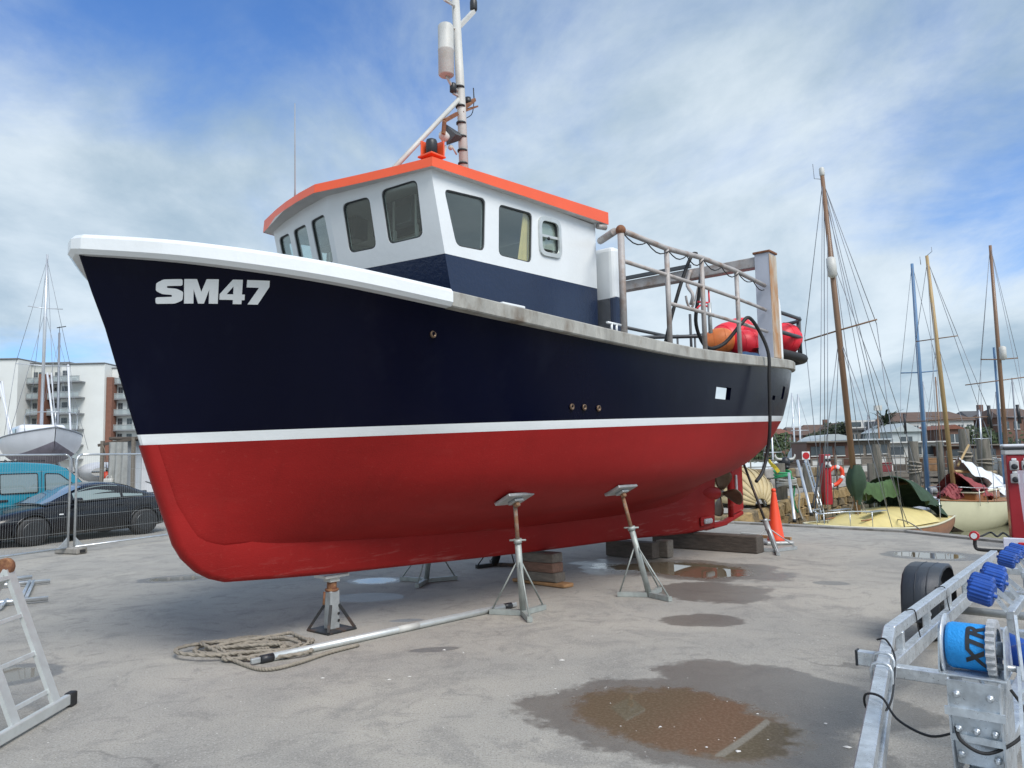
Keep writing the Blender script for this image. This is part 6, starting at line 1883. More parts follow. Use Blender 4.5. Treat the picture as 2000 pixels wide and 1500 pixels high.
# --- yacht with a yellow deck under the quay
bow = at(1598, 1024, 20.6)
yx = Vector((.76, .65, 0)).normalized()
L1 = 6.3
yc = Vector((bow.x, bow.y, 0)) + yx * L1 / 2
y1 = thing('yacht', 'wooden yacht with yellow deck and green boom cover, moored below the quay', 'yacht', (yc.x, yc.y, 0), math.atan2(-yx.y, -yx.x))
sec = hull_mesh(L1, 3.0, 1.10, -1.58, .06, .20, .6)
build_hull(y1, sec, 5, 'antifoul_brown', 'varnish', 'deck_yellow', 'deck_cream')
rows = []
for i in range(13):
    t = i / 12; x = 2.5 - 4.2 * t; w_ = .25 + .95 * min(1, t * 1.7) ** .7
    rows.append([Vector((x, w_ * u, -.46 + .34 * min(1, t * 2.2) * (1 - abs(u) ** 4) + .05 * (1 - u * u))) for u in np.linspace(-1, 1, 11)])
MB().grid(rows).build('cabin_top', 'deck_yellow', y1)
for s in (1, -1): MB().box((.9, s * .5, -.035), (1.0, .22, .02)).build('hatch', 'dull_galvanised', y1)
MB().bbox((-2.1, 0, -.48), (1.3, 1.3, .25), .05).build('cockpit', 'varnish', y1)
MX1 = L1 / 2 - (Vector((at(1667, 1000, 22.2).x, 22.2, 0)) - Vector((bow.x, bow.y, 0))).length
mt = at(1607, 350, 22.4).z
ms1 = rig(y1, MX1, -.55, mt + .55, 'mast_wood', .085, (), ())
zt = mt
MB().tube([(MX1 - .05, -1.1, 5.02), (MX1, 0, 5.15), (MX1 - .05, 1.1, 5.28)], .025, 6).build('spreader', 'mast_wood', ms1)
MB().lathe([(.06, 0), (.075, .03), (.075, .22), (.05, .26)], 12, (MX1, 0, zt)).build('masthead_lamp', 'dirty_white', ms1)
MB().tube([(MX1, 0, zt - .1), (MX1, -.25, zt), (MX1, -.25, zt + .45)], .010, 5).build('wind_aerial', 'wire', ms1)
MB().lathe([(.05, -.32), (.13, -.26), (.14, 0), (.13, .26), (.05, .30)], 14, (MX1 + .14, .06, 7.0)).build('radar_reflector', 'dirty_white', ms1)
for s in (1, -1):
    for a, c in (((MX1, 0, zt - .15), (MX1 - .05, s * 1.08, 5.15)), ((MX1 - .05, s * 1.08, 5.15), (MX1 - .2, s * 1.15, -.5)), ((MX1, 0, 5.0), (MX1 + .4, s * 1.1, -.5)), ((MX1, 0, 5.0), (MX1 - .6, s * 1.1, -.5)), ((MX1, 0, zt - .5), (MX1 - .25, s * 1.15, -.5))):
        MB().tube([a, c], .011, 5).build('shroud', 'wire', ms1)
for a, c in (((MX1, 0, zt - .1), (L1 / 2 - .05, 0, -.35)), ((MX1, 0, zt - 1.5), (L1 / 2 - .5, 0, -.4)), ((MX1, 0, zt - .1), (-L1 / 2, .4, -.4)), ((MX1, 0, zt - .1), (-L1 / 2, -.4, -.4)), ((MX1, 0, zt - 2.4), (-L1 / 2 + .6, .2, .9)), ((MX1 - .06, 0, zt - .2), (MX1 - .4, .1, 0.2)), ((MX1 - .06, 0, zt - .2), (MX1 - 1.2, .3, 0))):
    MB().tube([a, c], .010, 5).build('stay', 'wire', ms1)
def drape_over(o, name, m, pts, half, drop, seed, fold=.06, n=44):
    """canvas thrown over a ridge line and hanging both sides with uneven hem and folds"""
    ridge = spline(pts, n); rows = []
    rr_ = random.Random(seed)
    for i, c in enumerate(ridge):
        dp_ = drop * (1 + .10 * math.sin(i * .35 + seed) + .03 * math.sin(i * 1.3)); row = []
        for k in range(13):
            u = k / 6 - 1
            y = half * (abs(u) ** .65) * (1 if u > 0 else -1) * (1 + fold * .9 * math.sin(i * .9 + k * .4)) + fold * .25 * math.sin(i * .8 + k + seed)
            row.append(c + Vector((.02 * math.sin(k * 2 + i), y, -dp_ * abs(u) ** 1.5 + fold * .2 * math.sin(i * 1.2 + k * .8))))
        rows.append(row)
    return MB().grid(rows).build(name, m, o)
MB().tube([(MX1 - .1, 0, .62), (-L1 / 2 + .3, 0, .62)], .06, 8).build('boom', 'mast_wood', y1)
drape_over(y1, 'boom_cover', 'canvas_green', [(MX1 + .05, 0, .95), (MX1 - .8, 0, .72), (MX1 - 1.6, 0, .72), (-L1 / 2 + 1.7, 0, .80)], .20, .48, 2)
drape_over(y1, 'cockpit_cover', 'canvas_dark', [(-L1 / 2 + 1.9, 0, .88), (-L1 / 2 + 1.0, 0, .70), (-L1 / 2 + .2, 0, .25), (-L1 / 2 - .1, 0, -.15)], .95, .75, 5, .10)
bt = []
for j in range(10):
    z = 1.25 - j * .125; r_ = .10 + .16 * math.sin(math.pi * min(1, (j + .6) / 8.5)) ** 1.2
    bt.append([Vector((MX1 + (r_ * (1 + .16 * math.sin(5 * a + j * .3))) * math.cos(a), (r_ * (1 + .16 * math.sin(5 * a + j * .3))) * math.sin(a), z)) for a in [2 * math.pi * k / 20 for k in range(20)]])
MB().grid(bt, closed=True).build('mast_boot', 'canvas_dark', y1)
for k in range(5):
    a = k * 1.3; MB().tube(spline([(MX1 + .12 * math.cos(a), .12 * math.sin(a), .2), (MX1 + .22 * math.cos(a + .4), .22 * math.sin(a + .4), -.15), (MX1 + .14 * math.cos(a + .8), .14 * math.sin(a + .8), -.4)], 8), .014, 5).build('halyard', 'rope_tan', y1)
for s in (1, -1):
    MB().tube(spline([(L1 / 2 - .1, 0, -.0), (L1 / 2 - .6, s * .45, .05), (L1 / 2 - 1.5, s * .75, .02)], 12), .018, 6).build('guard_rail', 'galvanised', y1)
    for x in (L1 / 2 - .15, L1 / 2 - .8, L1 / 2 - 1.5): MB().tube([(x, s * min(.75, (L1 / 2 - x) * .6), -.45), (x, s * min(.75, (L1 / 2 - x) * .6), .03)], .014, 6).build('stanchion', 'galvanised', y1)
    MB().tube(spline([(-L1 / 2, s * .0, .1), (-L1 / 2, s * .6, .08), (-L1 / 2 + .8, s * .95, .05), (-L1 / 2 + .8, s * .95, -.5)], 14), .018, 6).build('pushpit', 'galvanised', y1)
for s in (1, -1): MB().tube([(MX1 + .9, s * .5, -.24), (MX1 - 1.6, s * .62, -.22)], .02, 6).build('grab_rail', 'varnish', y1)
# mooring rope up to the quay
mo = [at(1735, 1012, 22.6), at(1770, 1018, 20.5), gnd(1800, 1042) + Vector((.1, .15, .03))]
o = MB().tube(spline([p for p in mo], 12), .014, 6).build('mooring_rope', 'rope_tan'); tag(o, 'pale mooring rope from the yellow-decked yacht up to the quay', 'rope')

tilt_mast(ms1, MX1, -.55, 10.2, .34, -.30)
# --- cream yacht with lowered sails
cx = Vector((.7, .7, 0)).normalized(); L2 = 9.4
st_ = Vector((22.2, 35.0, 0))                          # its far end
y2c = Vector((st_.x, st_.y, 0)) - cx * L2 / 2
y2 = thing('yacht', 'cream yacht with white and red sails heaped over its boom', 'yacht', (y2c.x, y2c.y, 0), math.atan2(-cx.y, -cx.x))
build_hull(y2, hull_mesh(L2, 2.6, 1.40, -1.85, .06, .22, .12), 2, 'antifoul_brown', 'hull_cream', 'timber_brown', 'varnish')
MB().bbox((1.0, 0, -.25), (3.4, 1.35, .34), .06).build('cabin', 'varnish', y2)
MB().bbox((1.0, 0, -.06), (3.5, 1.45, .05), .02).build('cabin_roof', 'deck_cream', y2)
mx2 = 2.9
zt2 = 9.2
ms2 = rig(y2, mx2, -.5, zt2 + .5, 'mast_pale', .085)
for z, w in ((5.9, .75), (2.75, 1.5)):
    MB().tube([(mx2, -w, z), (mx2, 0, z), (mx2, w, z)], .022, 6).build('spreader', 'mast_wood', ms2)
for s in (1, -1):
    MB().tube([(mx2, s * 1.5, 2.3), (mx2, s * 1.47, 3.1)], .05, 8).build('fender_roll', 'black_plastic', ms2)
    for a, c in (((mx2, 0, zt2 - .2), (mx2, s * .75, 5.9)), ((mx2, s * .75, 5.9), (mx2 - .1, s * 1.5, 2.75)), ((mx2, s * 1.5, 2.75), (mx2 - .2, s * 1.25, -.4)), ((mx2, 0, 5.8), (mx2 + .4, s * 1.2, -.4))): MB().tube([a, c], .011, 5).build('shroud', 'wire', ms2)
for a, c in (((mx2, 0, zt2 - .1), (L2 / 2, 0, -.3)), ((mx2, 0, zt2 - .1), (-L2 / 2, 0, -.3)), ((mx2, 0, zt2 - 1.4), (L2 / 2 - .8, 0, -.3))): MB().tube([a, c], .011, 5).build('stay', 'wire', ms2)
MB().tube([(mx2, 0, zt2), (mx2, .2, zt2 + .12), (mx2, .2, zt2 + .3)], .012, 5).tube([(mx2, -.25, zt2 - .3), (mx2, -.25, zt2 + .02)], .012, 5).build('wind_vane', 'wire', ms2)
MB().tube([(mx2 - .1, 0, .75), (-L2 / 2 + 1.6, 0, .55)], .06, 8).tube([(mx2 - .6, 0, .95), (mx2 - 1.9, .1, 1.75)], .045, 8).build('boom', 'mast_pale', y2)
def sail_heap(o, name, m, x0, x1, z0, z1, w, drop, seed):
    """sailcloth dropped over a boom: bunched folds, ends gathered in"""
    rows = []; n = 26
    for i in range(n + 1):
        t = i / n; x = x0 + (x1 - x0) * t; zc = z0 + (z1 - z0) * t ** .8
        e = min(1, math.sin(math.pi * min(max(t, .02), .98)) * 1.9) ** .7
        row = []
        for k in range(15):
            u = k / 7 - 1
            y = w * e * (abs(u) ** .8) * (1 if u > 0 else -1) * (1 + .18 * math.sin(i * 1.3 + seed) + .10 * math.sin(i * 2.9 + k * .7))
            z = zc + .10 * e - drop * e * abs(u) ** 1.25 * (1 + .22 * math.sin(i * .9 + seed)) + .05 * math.sin(k * 1.9 + i * 1.1)
            row.append(Vector((x + .06 * math.sin(k * 1.3 + i), y, z)))
        rows.append(row)
    return MB().grid(rows).build(name, m, o)
sail_heap(y2, 'white_sail', 'sail_white', mx2 - .7, -L2 / 2 + .3, 1.25, .20, .62, .85, 1)
sail_heap(y2, 'red_sail', 'sail_red', mx2 + .1, mx2 - 2.6, .75, .10, .75, .65, 4)
sail_heap(y2, 'canvas_cover', 'sail_white', -1.6, -L2 / 2 + .15, .25, -.10, .95, .50, 7)
sail_heap(y2, 'jib_bag', 'sail_red', mx2 + 1.3, mx2 + .1, -.05, .25, .35, .4, 9)
for s in (1, -1):
    for x in (3.2, 1.8, .4, -1.0, -2.4, -3.6): MB().tube([(x, s * (1.12 if abs(x) < 3 else .9), -.5), (x, s * (1.12 if abs(x) < 3 else .9), .12)], .012, 6).build('stanchion', 'galvanised', y2)
    MB().tube(spline([(3.6, s * .3, .2), (2.6, s * 1.0, .13), (-.2, s * 1.14, .12), (-3.0, s * 1.0, .12)], 16), .012, 6).build('guard_wire', 'galvanised', y2)

tilt_mast(ms2, mx2, -.5, 9.7, .30, -.30)
# --- blue-sleeved mast and its boat, behind the cream yacht
def far_boat(label, px, py_wl, dist, L, B, rz, hull_m, mast=None, mast_m='mast_alloy', h=7.5, r=.06, cabin='gelcoat_white', grp=None, freeboard=.8, z0=None):
    p = at(px, py_wl, dist)
    o = thing('moored_boat', label, 'boat', (p.x, p.y, 0), rz, grp)
    z0 = (WATER_Z - .25) if z0 is None else z0
    build_hull(o, hull_mesh(L, B, freeboard + .25, z0, .08, .2, .6), 3, 'antifoul_brown', hull_m, 'gelcoat_white')
    zt_ = z0 + freeboard + .25
    MB().bbox((-.1 * L, 0, zt_ + .18), (.42 * L, B * .6, .42), .10, seg=2).build('cabin', cabin, o)
    for s in (1, -1): MB().bbox((-.1 * L, s * B * .302, zt_ + .2), (.3 * L, .02, .14), .02).build('cabin_window', 'glass', o)
    if mast:
        x = .08 * L
        rig(o, x, zt_, mast, mast_m, r, ((zt_ + mast * .55, B * .3),), (((x, 0, zt_ + mast), (L * .48, 0, zt_ + .1)), ((x, 0, zt_ + mast), (-L * .48, 0, zt_)), ((x, 0, zt_ + mast), (x, B * .3, zt_ + mast * .55)), ((x, 0, zt_ + mast), (x, -B * .3, zt_ + mast * .55)), ((x, B * .3, zt_ + mast * .55), (x, B * .45, zt_)), ((x, -B * .3, zt_ + mast * .55), (x, -B * .45, zt_))), wire_r=.010)
    return o
fb = far_boat('boat with a tall mast sleeved in bright blue, behind the cream yacht', 1815, 985, 33, 7.0, 2.4, R(-120), 'gelcoat_white', at(1790, 520, 33).z + .9, 'mast_blue', r=.085, freeboard=.55)
fb3 = far_boat('white and blue boat with a brown wooden mast beside the red pedestal', 1962, 985, 33, 7.2, 2.4, R(-100), 'gelcoat_white', at(1942, 500, 33.5).z + .9, 'mast_wood', r=.085, freeboard=.75)
zz = WATER_Z - .25 + 1.0
MB().tube([(.58 - .3, -.05, zz + .5), (.58 - .3, -.05, zz + 6.6)], .05, 8).build('blue_furled_sail', 'mast_blue', fb3)
MB().lathe([(.05, -.3), (.14, -.25), (.14, .25), (.05, .3)], 12, (.66, 0.12, zz + 6.3)).build('radar_reflector', 'dirty_white', fb3)
MB().tube([(.58, -1.4, zz + 5.0), (.58, 1.4, zz + 5.3)], .025, 6).build('crosstree', 'mast_wood', fb3)
for s in (1, -1):
    MB().tube([(.58, s * .6, zz + 3.3), (.58, s * .55, zz + 4.1)], .07, 8).build('rolled_fender', 'black_plastic', fb3)
MB().bbox((-1.4, 0, zz + .55), (1.6, 1.2, .25), .10).build('blue_cover', 'roller_blue', fb3)

# --- timber pier with piles
pier = thing('pier', 'weathered timber pier running across the harbour behind the yachts', 'pier', (30, 52, 0), R(-8))
for k in range(30):
    MB().box((-14 + k * 1.0, 0, .02 - .0), (.94, 2.6, .10)).build('deck_plank', 'timber_grey', pier)
for z in (-.15, -.5, -.85):
    MB().box((.5, -1.32, z), (30, .10, .22)).build('fascia_beam', 'timber_grey', pier)
for k in range(11):
    MB().tube([(-13.5 + k * 2.8, -1.15, -2.6), (-13.5 + k * 2.8, -1.15, .0)], .15, 10).build('leg', 'pile_timber', pier)
MB().tube([(-14, -1.2, 1.0), (15, -1.2, 1.0)], .035, 8).tube([(-14, -1.2, .55), (15, -1.2, .55)], .03, 8).build('hand_rail', 'timber_grey', pier)
for k in range(15): MB().box((-13.8 + k * 2.0, -1.2, .55), (.08, .08, 1.0)).build('rail_post', 'timber_grey', pier)
PILES = [(1525, 905, 985, 27.0, .20, 'leaning grey pile with a yellow strap left of the ladder'), (1574, 905, 985, 31, .17, 'pale grey mooring pile with a blue-green lashing by the quay ladder'),
         (1711, 868, 950, 40, .24, 'thick dark pile right of the tall wooden mast'), (1782, 862, 950, 38, .26, 'thick pile wrapped in old rope left of the blue mast'), (1835, 862, 945, 42, .20, 'dark timber pile just behind the cream yacht mast'),
         (1856, 880, 945, 43, .14, 'thin timber pile right of the cream yacht mast'), (1880, 838, 930, 40, .28, 'tallest dark timber pile in the middle of the pier'), (1903, 876, 945, 41, .16, 'thin dark pile right of the tallest timber pile'),
         (1925, 858, 945, 38, .32, 'very thick black timber pile left of the red pedestal'), (1805, 885, 948, 44, .13, 'slim pile directly right of the blue mast'), (1700, 905, 952, 36, .18, 'short pile by the green mast boot'), (1950, 900, 950, 42, .15, 'slim dark pile touching the red pedestal')]
for i, (px, py0, py1, dist, r, lb) in enumerate(PILES):
    t_ = at(px, py0, dist)
    o = thing('timber_pile', lb, 'pile', (t_.x, t_.y, WATER_Z), random.uniform(0, 3), 'mooring piles')
    h = t_.z - WATER_Z; lean = (random.uniform(-.05, .05) if i > 1 else -.10) * h
    MB().tube([(lean * .3, 0, -1.5), (0, 0, 0), (lean * .5, 0, h * .5), (lean, .0, h)], [r * 1.05, r * 1.03, r, r * .92], 10).build('shaft', 'pile_timber', o)
    MB().tube([(0, 0, 0), (lean * .35, 0, h * .35)], [r * 1.06, r * 1.03], 10).build('weed_band', 'weed', o)
    if i in (3, 6, 8):
        for k in range(4 if i == 3 else 2):
            z = h * (.70 - k * .045)
            MB().tube([(lean * .65 + (r + .03) * math.cos(a), (r + .03) * math.sin(a), z + .05 * math.sin(a + k)) for a in [2 * math.pi * j / 16 for j in range(16)]], .045, 6, closed=True).build('rope_turn', 'rope_tan', o)
# yellow strap, green rope on the quayside pile; bull's-head ornament
def ring_rope(label, px, py, dist, r, m, n=3, cat='rope'):
    c = at(px, py, dist); o = thing('rope', label, cat, c)
    for k in range(n):
        MB().tube([(r * math.cos(a), r * math.sin(a), -.08 * k + .05 * math.sin(a + k)) for a in [2 * math.pi * j / 18 for j in range(18)]], .035, 6, closed=True).build('turn', m, o)
    MB().tube(spline([(r, 0, -.1), (r + .08, -.1, -.5), (r + .02, -.12, -1.0), (r + .15, -.1, -1.4)], 14), .03, 6).build('tail', m, o)
mat('rope_green', (0.04, 0.30, 0.13), 0.8); mat('rope_yellow', (0.60, 0.46, 0.03), 0.7); mat('rope_grey', (0.36, 0.36, 0.33), 0.9, var=.2, vscale=8)
ring_rope('bright green rope turned round the leaning quayside pile', 1528, 921, 26.6, .27, 'rope_green')
ring_rope('grey rope bundle hanging on the leaning quayside pile', 1536, 935, 26.5, .30, 'rope_grey', 4)
ypts = [at(1502, 900, 26.7), at(1508, 908, 26.5), at(1515, 914, 26.4), at(1521, 922, 26.4)]
ys_ = MB().beam(ypts[0], ypts[1], .03, .12).beam(ypts[1], ypts[2], .03, .12).beam(ypts[2], ypts[3], .03, .12).build('strap', 'rope_yellow'); tag(ys_, 'yellow webbing strap hanging off the leaning pile', 'strap')
hb = at(1534, 903, 26.9)
bh = thing('bull_head', 'small dark bull head ornament with horns on a post by the pile', 'ornament', hb)
MB().ball((0, 0, 0), .17, 14, 10, (1, .9, 1.15)).ball((0, -.10, -.17), .10, 12, 8, (1, 1, .8)).build('head', 'black_plastic', bh)
for s in (1, -1):
    MB().tube(spline([(s * .12, 0, .10), (s * .27, 0, .12), (s * .34, 0, .22), (s * .33, 0, .28)], 10), [.05, .05, .045, .045, .04, .035, .03, .025, .018, .01], 8).build('horn', 'dirty_white', bh)
    MB().ball((s * .20, .02, .03), .06, 8, 6, (1.5, .5, .8)).build('ear', 'black_plastic', bh)
MB().tube([(0, .05, -.2), (0, .05, -1.2)], .04, 8).build('stake', 'timber_grey', bh)

# quay ladder, lifebuoy post, red notice, red power pedestals
A, B_ = at(1572, 900, 25.6), at(1604, 1005, 23.6)
ql = thing('quay_ladder', 'pale steel ladder leaning down the stone quay wall', 'ladder', B_)
sd = Vector((.62, .78, 0)) * .28
for s in (0, 1): MB().tube([sd * s, A - B_ + sd * s], .030, 8).build('stile', 'galvanised', ql)
for k in range(9): MB().tube([(A - B_) * ((k + .5) / 9.5), (A - B_) * ((k + .5) / 9.5) + sd], .018, 6).build('rung', 'galvanised', ql)
for i, (a, c, d0, d1, lb) in enumerate((((1541, 925), (1552, 1018), 25, 22.5, 'leftmost thin pole leaning down the stone quay'), ((1598, 905), (1592, 1000), 25.4, 23.2, 'dark thin pole leaning beside the quay ladder'), ((1606, 905), (1586, 990), 25.4, 23.4, 'second dark thin pole leaning beside the quay ladder'), ((1558, 900), (1585, 1005), 25.6, 23.0, 'blue-grey spar leaning across the stone quay'))):
    p, q = at(*a, d0), at(*c, d1)
    o = thing('leaning_pole', lb, 'pole', q)
    MB().tube([(0, 0, 0), p - q], .045 if i in (0, 3) else .025, 8).build('pole', 'mast_alloy' if i in (0, 3) else 'black_plastic', o)
    MB().tube([(0, 0, -.04), (0, 0, .06)], .06, 8).build('heel', 'black_rubber', o)
lp = at(1630, 930, 33)
lf = thing('lifebuoy', 'orange lifebuoy hanging on its stand by the stone quay', 'lifebuoy', lp)
rr_ = Matrix.Rotation(R(35), 3, 'Y')
MB().tube([rr_ @ Vector((.30 * math.cos(a), .0, .42 * math.sin(a))) for a in [2 * math.pi * k / 28 for k in range(28)]], .085, 10, closed=True).build('ring', 'orange_plastic', lf)
for a in (20, 110, 200, 290):
    c = rr_ @ Vector((.30 * math.cos(R(a)), 0, .42 * math.sin(R(a))))
    MB().bbox(c, (.16, .19, .16), .04, rr_).build('band', 'white_paint', lf)
MB().tube([(.15, .12, -1.2), (.15, .12, .9)], .045, 8).build('stand', 'timber_grey', lf)
rn = at(1574, 890, 33)
nt_ = thing('round_notice', 'white square notice with a red disc on a post', 'sign', rn)
MB().bbox((0, 0, 0), (.34, .02, .34), .01).build('board', 'white_paint', nt_)
MB().lathe([(.145, 0), (.145, .012)], 24, (0, -.012, 0), Matrix.Rotation(R(90), 3, 'X')).build('disc', 'lamp_red', nt_)
MB().tube([(0, .04, -1.9), (0, .04, .1)], .035, 8).build('post', 'dull_galvanised', nt_)
mat('pedestal_red', (0.33, 0.014, 0.022), 0.45, var=.08, vscale=3, coat=.2)
mat('socket_grey', (0.50, 0.50, 0.50), 0.4)
def pedestal(label, p, w, h, rz, lid=True, z0=0.0):
    o = thing('power_pedestal', label, 'power pedestal', p, rz)
    MB().bbox((0, 0, h / 2), (w, w * .75, h), .02).build('cabinet', 'pedestal_red', o)
    if lid:
        MB().bbox((0, 0, h + .05), (w * 1.12, w * .9, .10), .02).build('collar', 'socket_grey', o)
        MB().bbox((0, 0, h + .12), (w * 1.2, w * .98, .05), .02).build('gasket', 'black_plastic', o)
        MB().bbox((0, 0, h + .17), (w * 1.2, w * .98, .06), .03).build('cap', 'gelcoat_white', o)
    for sx in (-1, 1):
        for k in range(2):
            z = h - .20 - k * .24
            b = MB().bbox((sx * w * .22, -w * .375 - .02, z), (w * .34, .05, .18), .02).build('socket_box', 'socket_grey', o)
            MB().lathe([(.055, 0), (.05, .05), (.03, .06)], 14, (sx * w * .22, -w * .375 - .045, z - .02), Matrix.Rotation(R(90), 3, 'X')).build('socket', 'black_plastic' if k == 0 or sx < 0 else 'white_paint', b)
            MB().bbox((sx * w * .22, -w * .375 - .03, z + .11), (.08, .04, .05), .01).build('switch', 'white_paint', b)
    MB().tube(spline([(w * .22, -w * .42, h - .50), (w * .24, -w * .43, h - .9), (w * .20, -w * .43, h - 1.2)], 10), .016, 6).build('lead', 'red_buoy', o)
    return o
pp = gnd(1985, 1063); 
pe = at(1972, 900, 14.6)
pedestal('red power pedestal with four grey sockets and white cap on the quay edge', (pe.x + .16, pe.y, -.05), .43, 1.60, R(-25))
pe2 = at(1612, 920, 31); pedestal('far red power pedestal with white sockets in front of the houseboat', (pe2.x, pe2.y, -.5), .36, 2.0, R(20), False)
# clear plastic screen in front of the pedestal
def film():
    m = bpy.data.materials.new('clear_film'); m.use_nodes = True
    b = m.node_tree.nodes['Principled BSDF']
    b.inputs['Base Color'].default_value = (0.50, 0.48, 0.56, 1); b.inputs['Alpha'].default_value = .42; b.inputs['Roughness'].default_value = .12
    n = m.node_tree.nodes.new('ShaderNodeTexNoise'); n.inputs['Scale'].default_value = 3.0
    bp_n = m.node_tree.nodes.new('ShaderNodeBump'); bp_n.inputs['Strength'].default_value = .3
    m.node_tree.links.new(n.outputs['Fac'], bp_n.inputs['Height']); m.node_tree.links.new(bp_n.outputs[0], b.inputs['Normal'])
    MATS['clear_film'] = m
film()
s0 = gnd(1972, 1070)
sc = thing('windscreen_panel', 'clear plastic screen panel propped up in front of the red pedestal', 'screen', (s0.x + .62, s0.y - .35, 0), R(-12))
MB().bbox((.1, 0, .66), (1.25, .012, 1.30), .004, Matrix.Rotation(R(-8), 3, 'X')).build('sheet', 'clear_film', sc)
for x in (-.52, .72): MB().tube([(x, .0, 0), (x, .0, .06)], .04, 6).build('foot', 'dull_galvanised', sc)
MB().beam((-.52, .05, .03), (.72, .05, .03), .05, .05).build('rail', 'gelcoat_white', sc)
# tangle of line and a shackle on the quay edge
tq = gnd(1945, 1052)
o = MB().tube(spline([gnd(1890, 1050) + Vector((0, 0, .03)), gnd(1915, 1053) + Vector((0, 0, .05)), gnd(1935, 1046) + Vector((0, 0, .06)), gnd(1948, 1051) + Vector((0, 0, .03)), gnd(1960, 1046) + Vector((0, 0, .05)), gnd(1975, 1055) + Vector((0, 0, .03))], 40), .018, 6).build('line', 'black_rubber')
tag(o, 'dark tangled line lying along the quay edge behind the trailer', 'rope')

# upturned clinker dinghy behind the rudder
mat('dinghy_straw', (0.50, 0.40, 0.22), 0.6, var=.12, vscale=4)
dp = at(1452, 935, 24.5)
dg = thing('upturned_dinghy', 'straw-coloured ribbed dinghy lying upside down behind the rudder', 'boat', (dp.x - .15, dp.y, 0), R(100))
for k in range(11):
    rows = []
    a0, a1 = R(4 + k * 15.6), R(4 + (k + 1) * 15.6)
    for i in range(15):
        t = i / 14; w = 1.0 * math.sin(math.pi * (.012 + .976 * t)) ** .5
        rows.append([Vector((-1.4 + 2.8 * t, w * 1.05 * math.cos(a) * (1.04 if a == a0 else 1.0), .08 + w * 1.12 * math.sin(a) * (1.04 if a == a0 else 1.0))) for a in (a0, (a0 + a1) / 2, a1)])
    o = MB().grid(rows).build('strake', 'dinghy_straw', dg)
    md = o.modifiers.new('t', 'SOLIDIFY'); md.thickness = .03
o = thing('trestle', 'white A-frame trestle standing right of the upturned dinghy', 'trestle', at(1472, 962, 24) * 1.0)
o.location.z = 0
for a, c in (((-.1, 0, .95), (.35, 0, 0)), ((-.1, 0, .95), (-.25, .2, 0)), ((.1, .3, .95), (.55, .3, 0)), ((-.1, 0, .9), (.1, .3, .9))): MB().beam(a, c, .05, .07).build('leg', 'white_paint', o)
# low wall and planks beyond the dinghy
lw_ = thing('harbour_wall', 'low stone wall across the quay behind the dinghy', 'wall', (10.5, 33.5, 0), R(30))
for k in range(16):
    for j in range(2):
        MB().bbox((-5 + k * .66 + (.33 if j else 0), 0, .24 + j * .44), (.63, .5, .42), .05, None, 1).build('stone', 'stone_brown' if (k + j) % 3 else 'concrete', lw_)

# ---- houseboats along the pier
mat('houseboat_brown', (0.105, 0.045, 0.028), 0.6, var=.2, vscale=2)
mat('houseboat_white', (0.55, 0.55, 0.52), 0.6, var=.08, vscale=2)
mat('tarp_white', (0.42, 0.47, 0.48), 0.6, var=.08, vscale=2)
def hbp(px, py, d): return at(px, py, d)
def houseboat(label, px0, px1, py_top, py_win, py_base, d, wall_m, roof_m, hull_m='houseboat_white', curved=False, depth=4.0):
    a, c = at(px0, py_base, d), at(px1, py_base, d); w = c.x - a.x; zb = WATER_Z; zt_ = at((px0 + px1) / 2, py_top, d).z; zw = at((px0 + px1) / 2, py_win, d).z
    o = thing('houseboat', label, 'houseboat', ((a.x + c.x) / 2, d, 0), R(-4))
    MB().bbox((0, depth / 2, (zb + zw - .9) / 2), (w, depth, zw - .9 - zb), .08).build('hull', hull_m, o)
    MB().box((0, depth / 2, (zw - .9 + zt_ - .12) / 2), (w * .97, depth * .9, zt_ - .12 - zw + .9)).build('cabin', wall_m, o)
    MB().bbox((0, depth / 2 - .15, zt_ - .06), (w * 1.04, depth * 1.02, .11), .03).build('roof', roof_m, o)
    n = max(3, int(w / 1.3))
    for k in range(n):
        x = -w * .44 + w * .88 * (k + .5) / n
        wd = MB().box((x, depth * .05 - .02, (zw + zt_) / 2 - .28), (w * .88 / n * .72, .06, .62)).build('window', 'far_glass', o)
        MB().box((x, depth * .05 - .05, (zw + zt_) / 2 - .62), (w * .88 / n * .76, .05, .06)).build('sill', 'houseboat_white', wd)
        if k % 2 == 0: MB().box((x - .1, depth * .05 - .045, zw - .62), (w * .88 / n * .6, .05, .46)).build('side_panel', 'houseboat_white', o)
    return o
h1 = houseboat('brown timber houseboat with white panels behind the tall wooden mast', 1580, 1662, 861, 884, 925, 52, 'houseboat_brown', 'timber_grey')
h2 = houseboat('grey houseboat with white doors right of the tall wooden mast', 1666, 1745, 857, 882, 925, 54, 'timber_grey', 'tarp_white')
h3 = houseboat('low white houseboat with many small windows behind the blue mast', 1735, 1850, 862, 884, 925, 60, 'houseboat_white', 'houseboat_white', 'timber_dark')
h4 = houseboat('dark timber barge behind the piles left of the red pedestal', 1850, 1960, 868, 888, 925, 58, 'houseboat_brown', 'timber_grey', 'timber_dark')
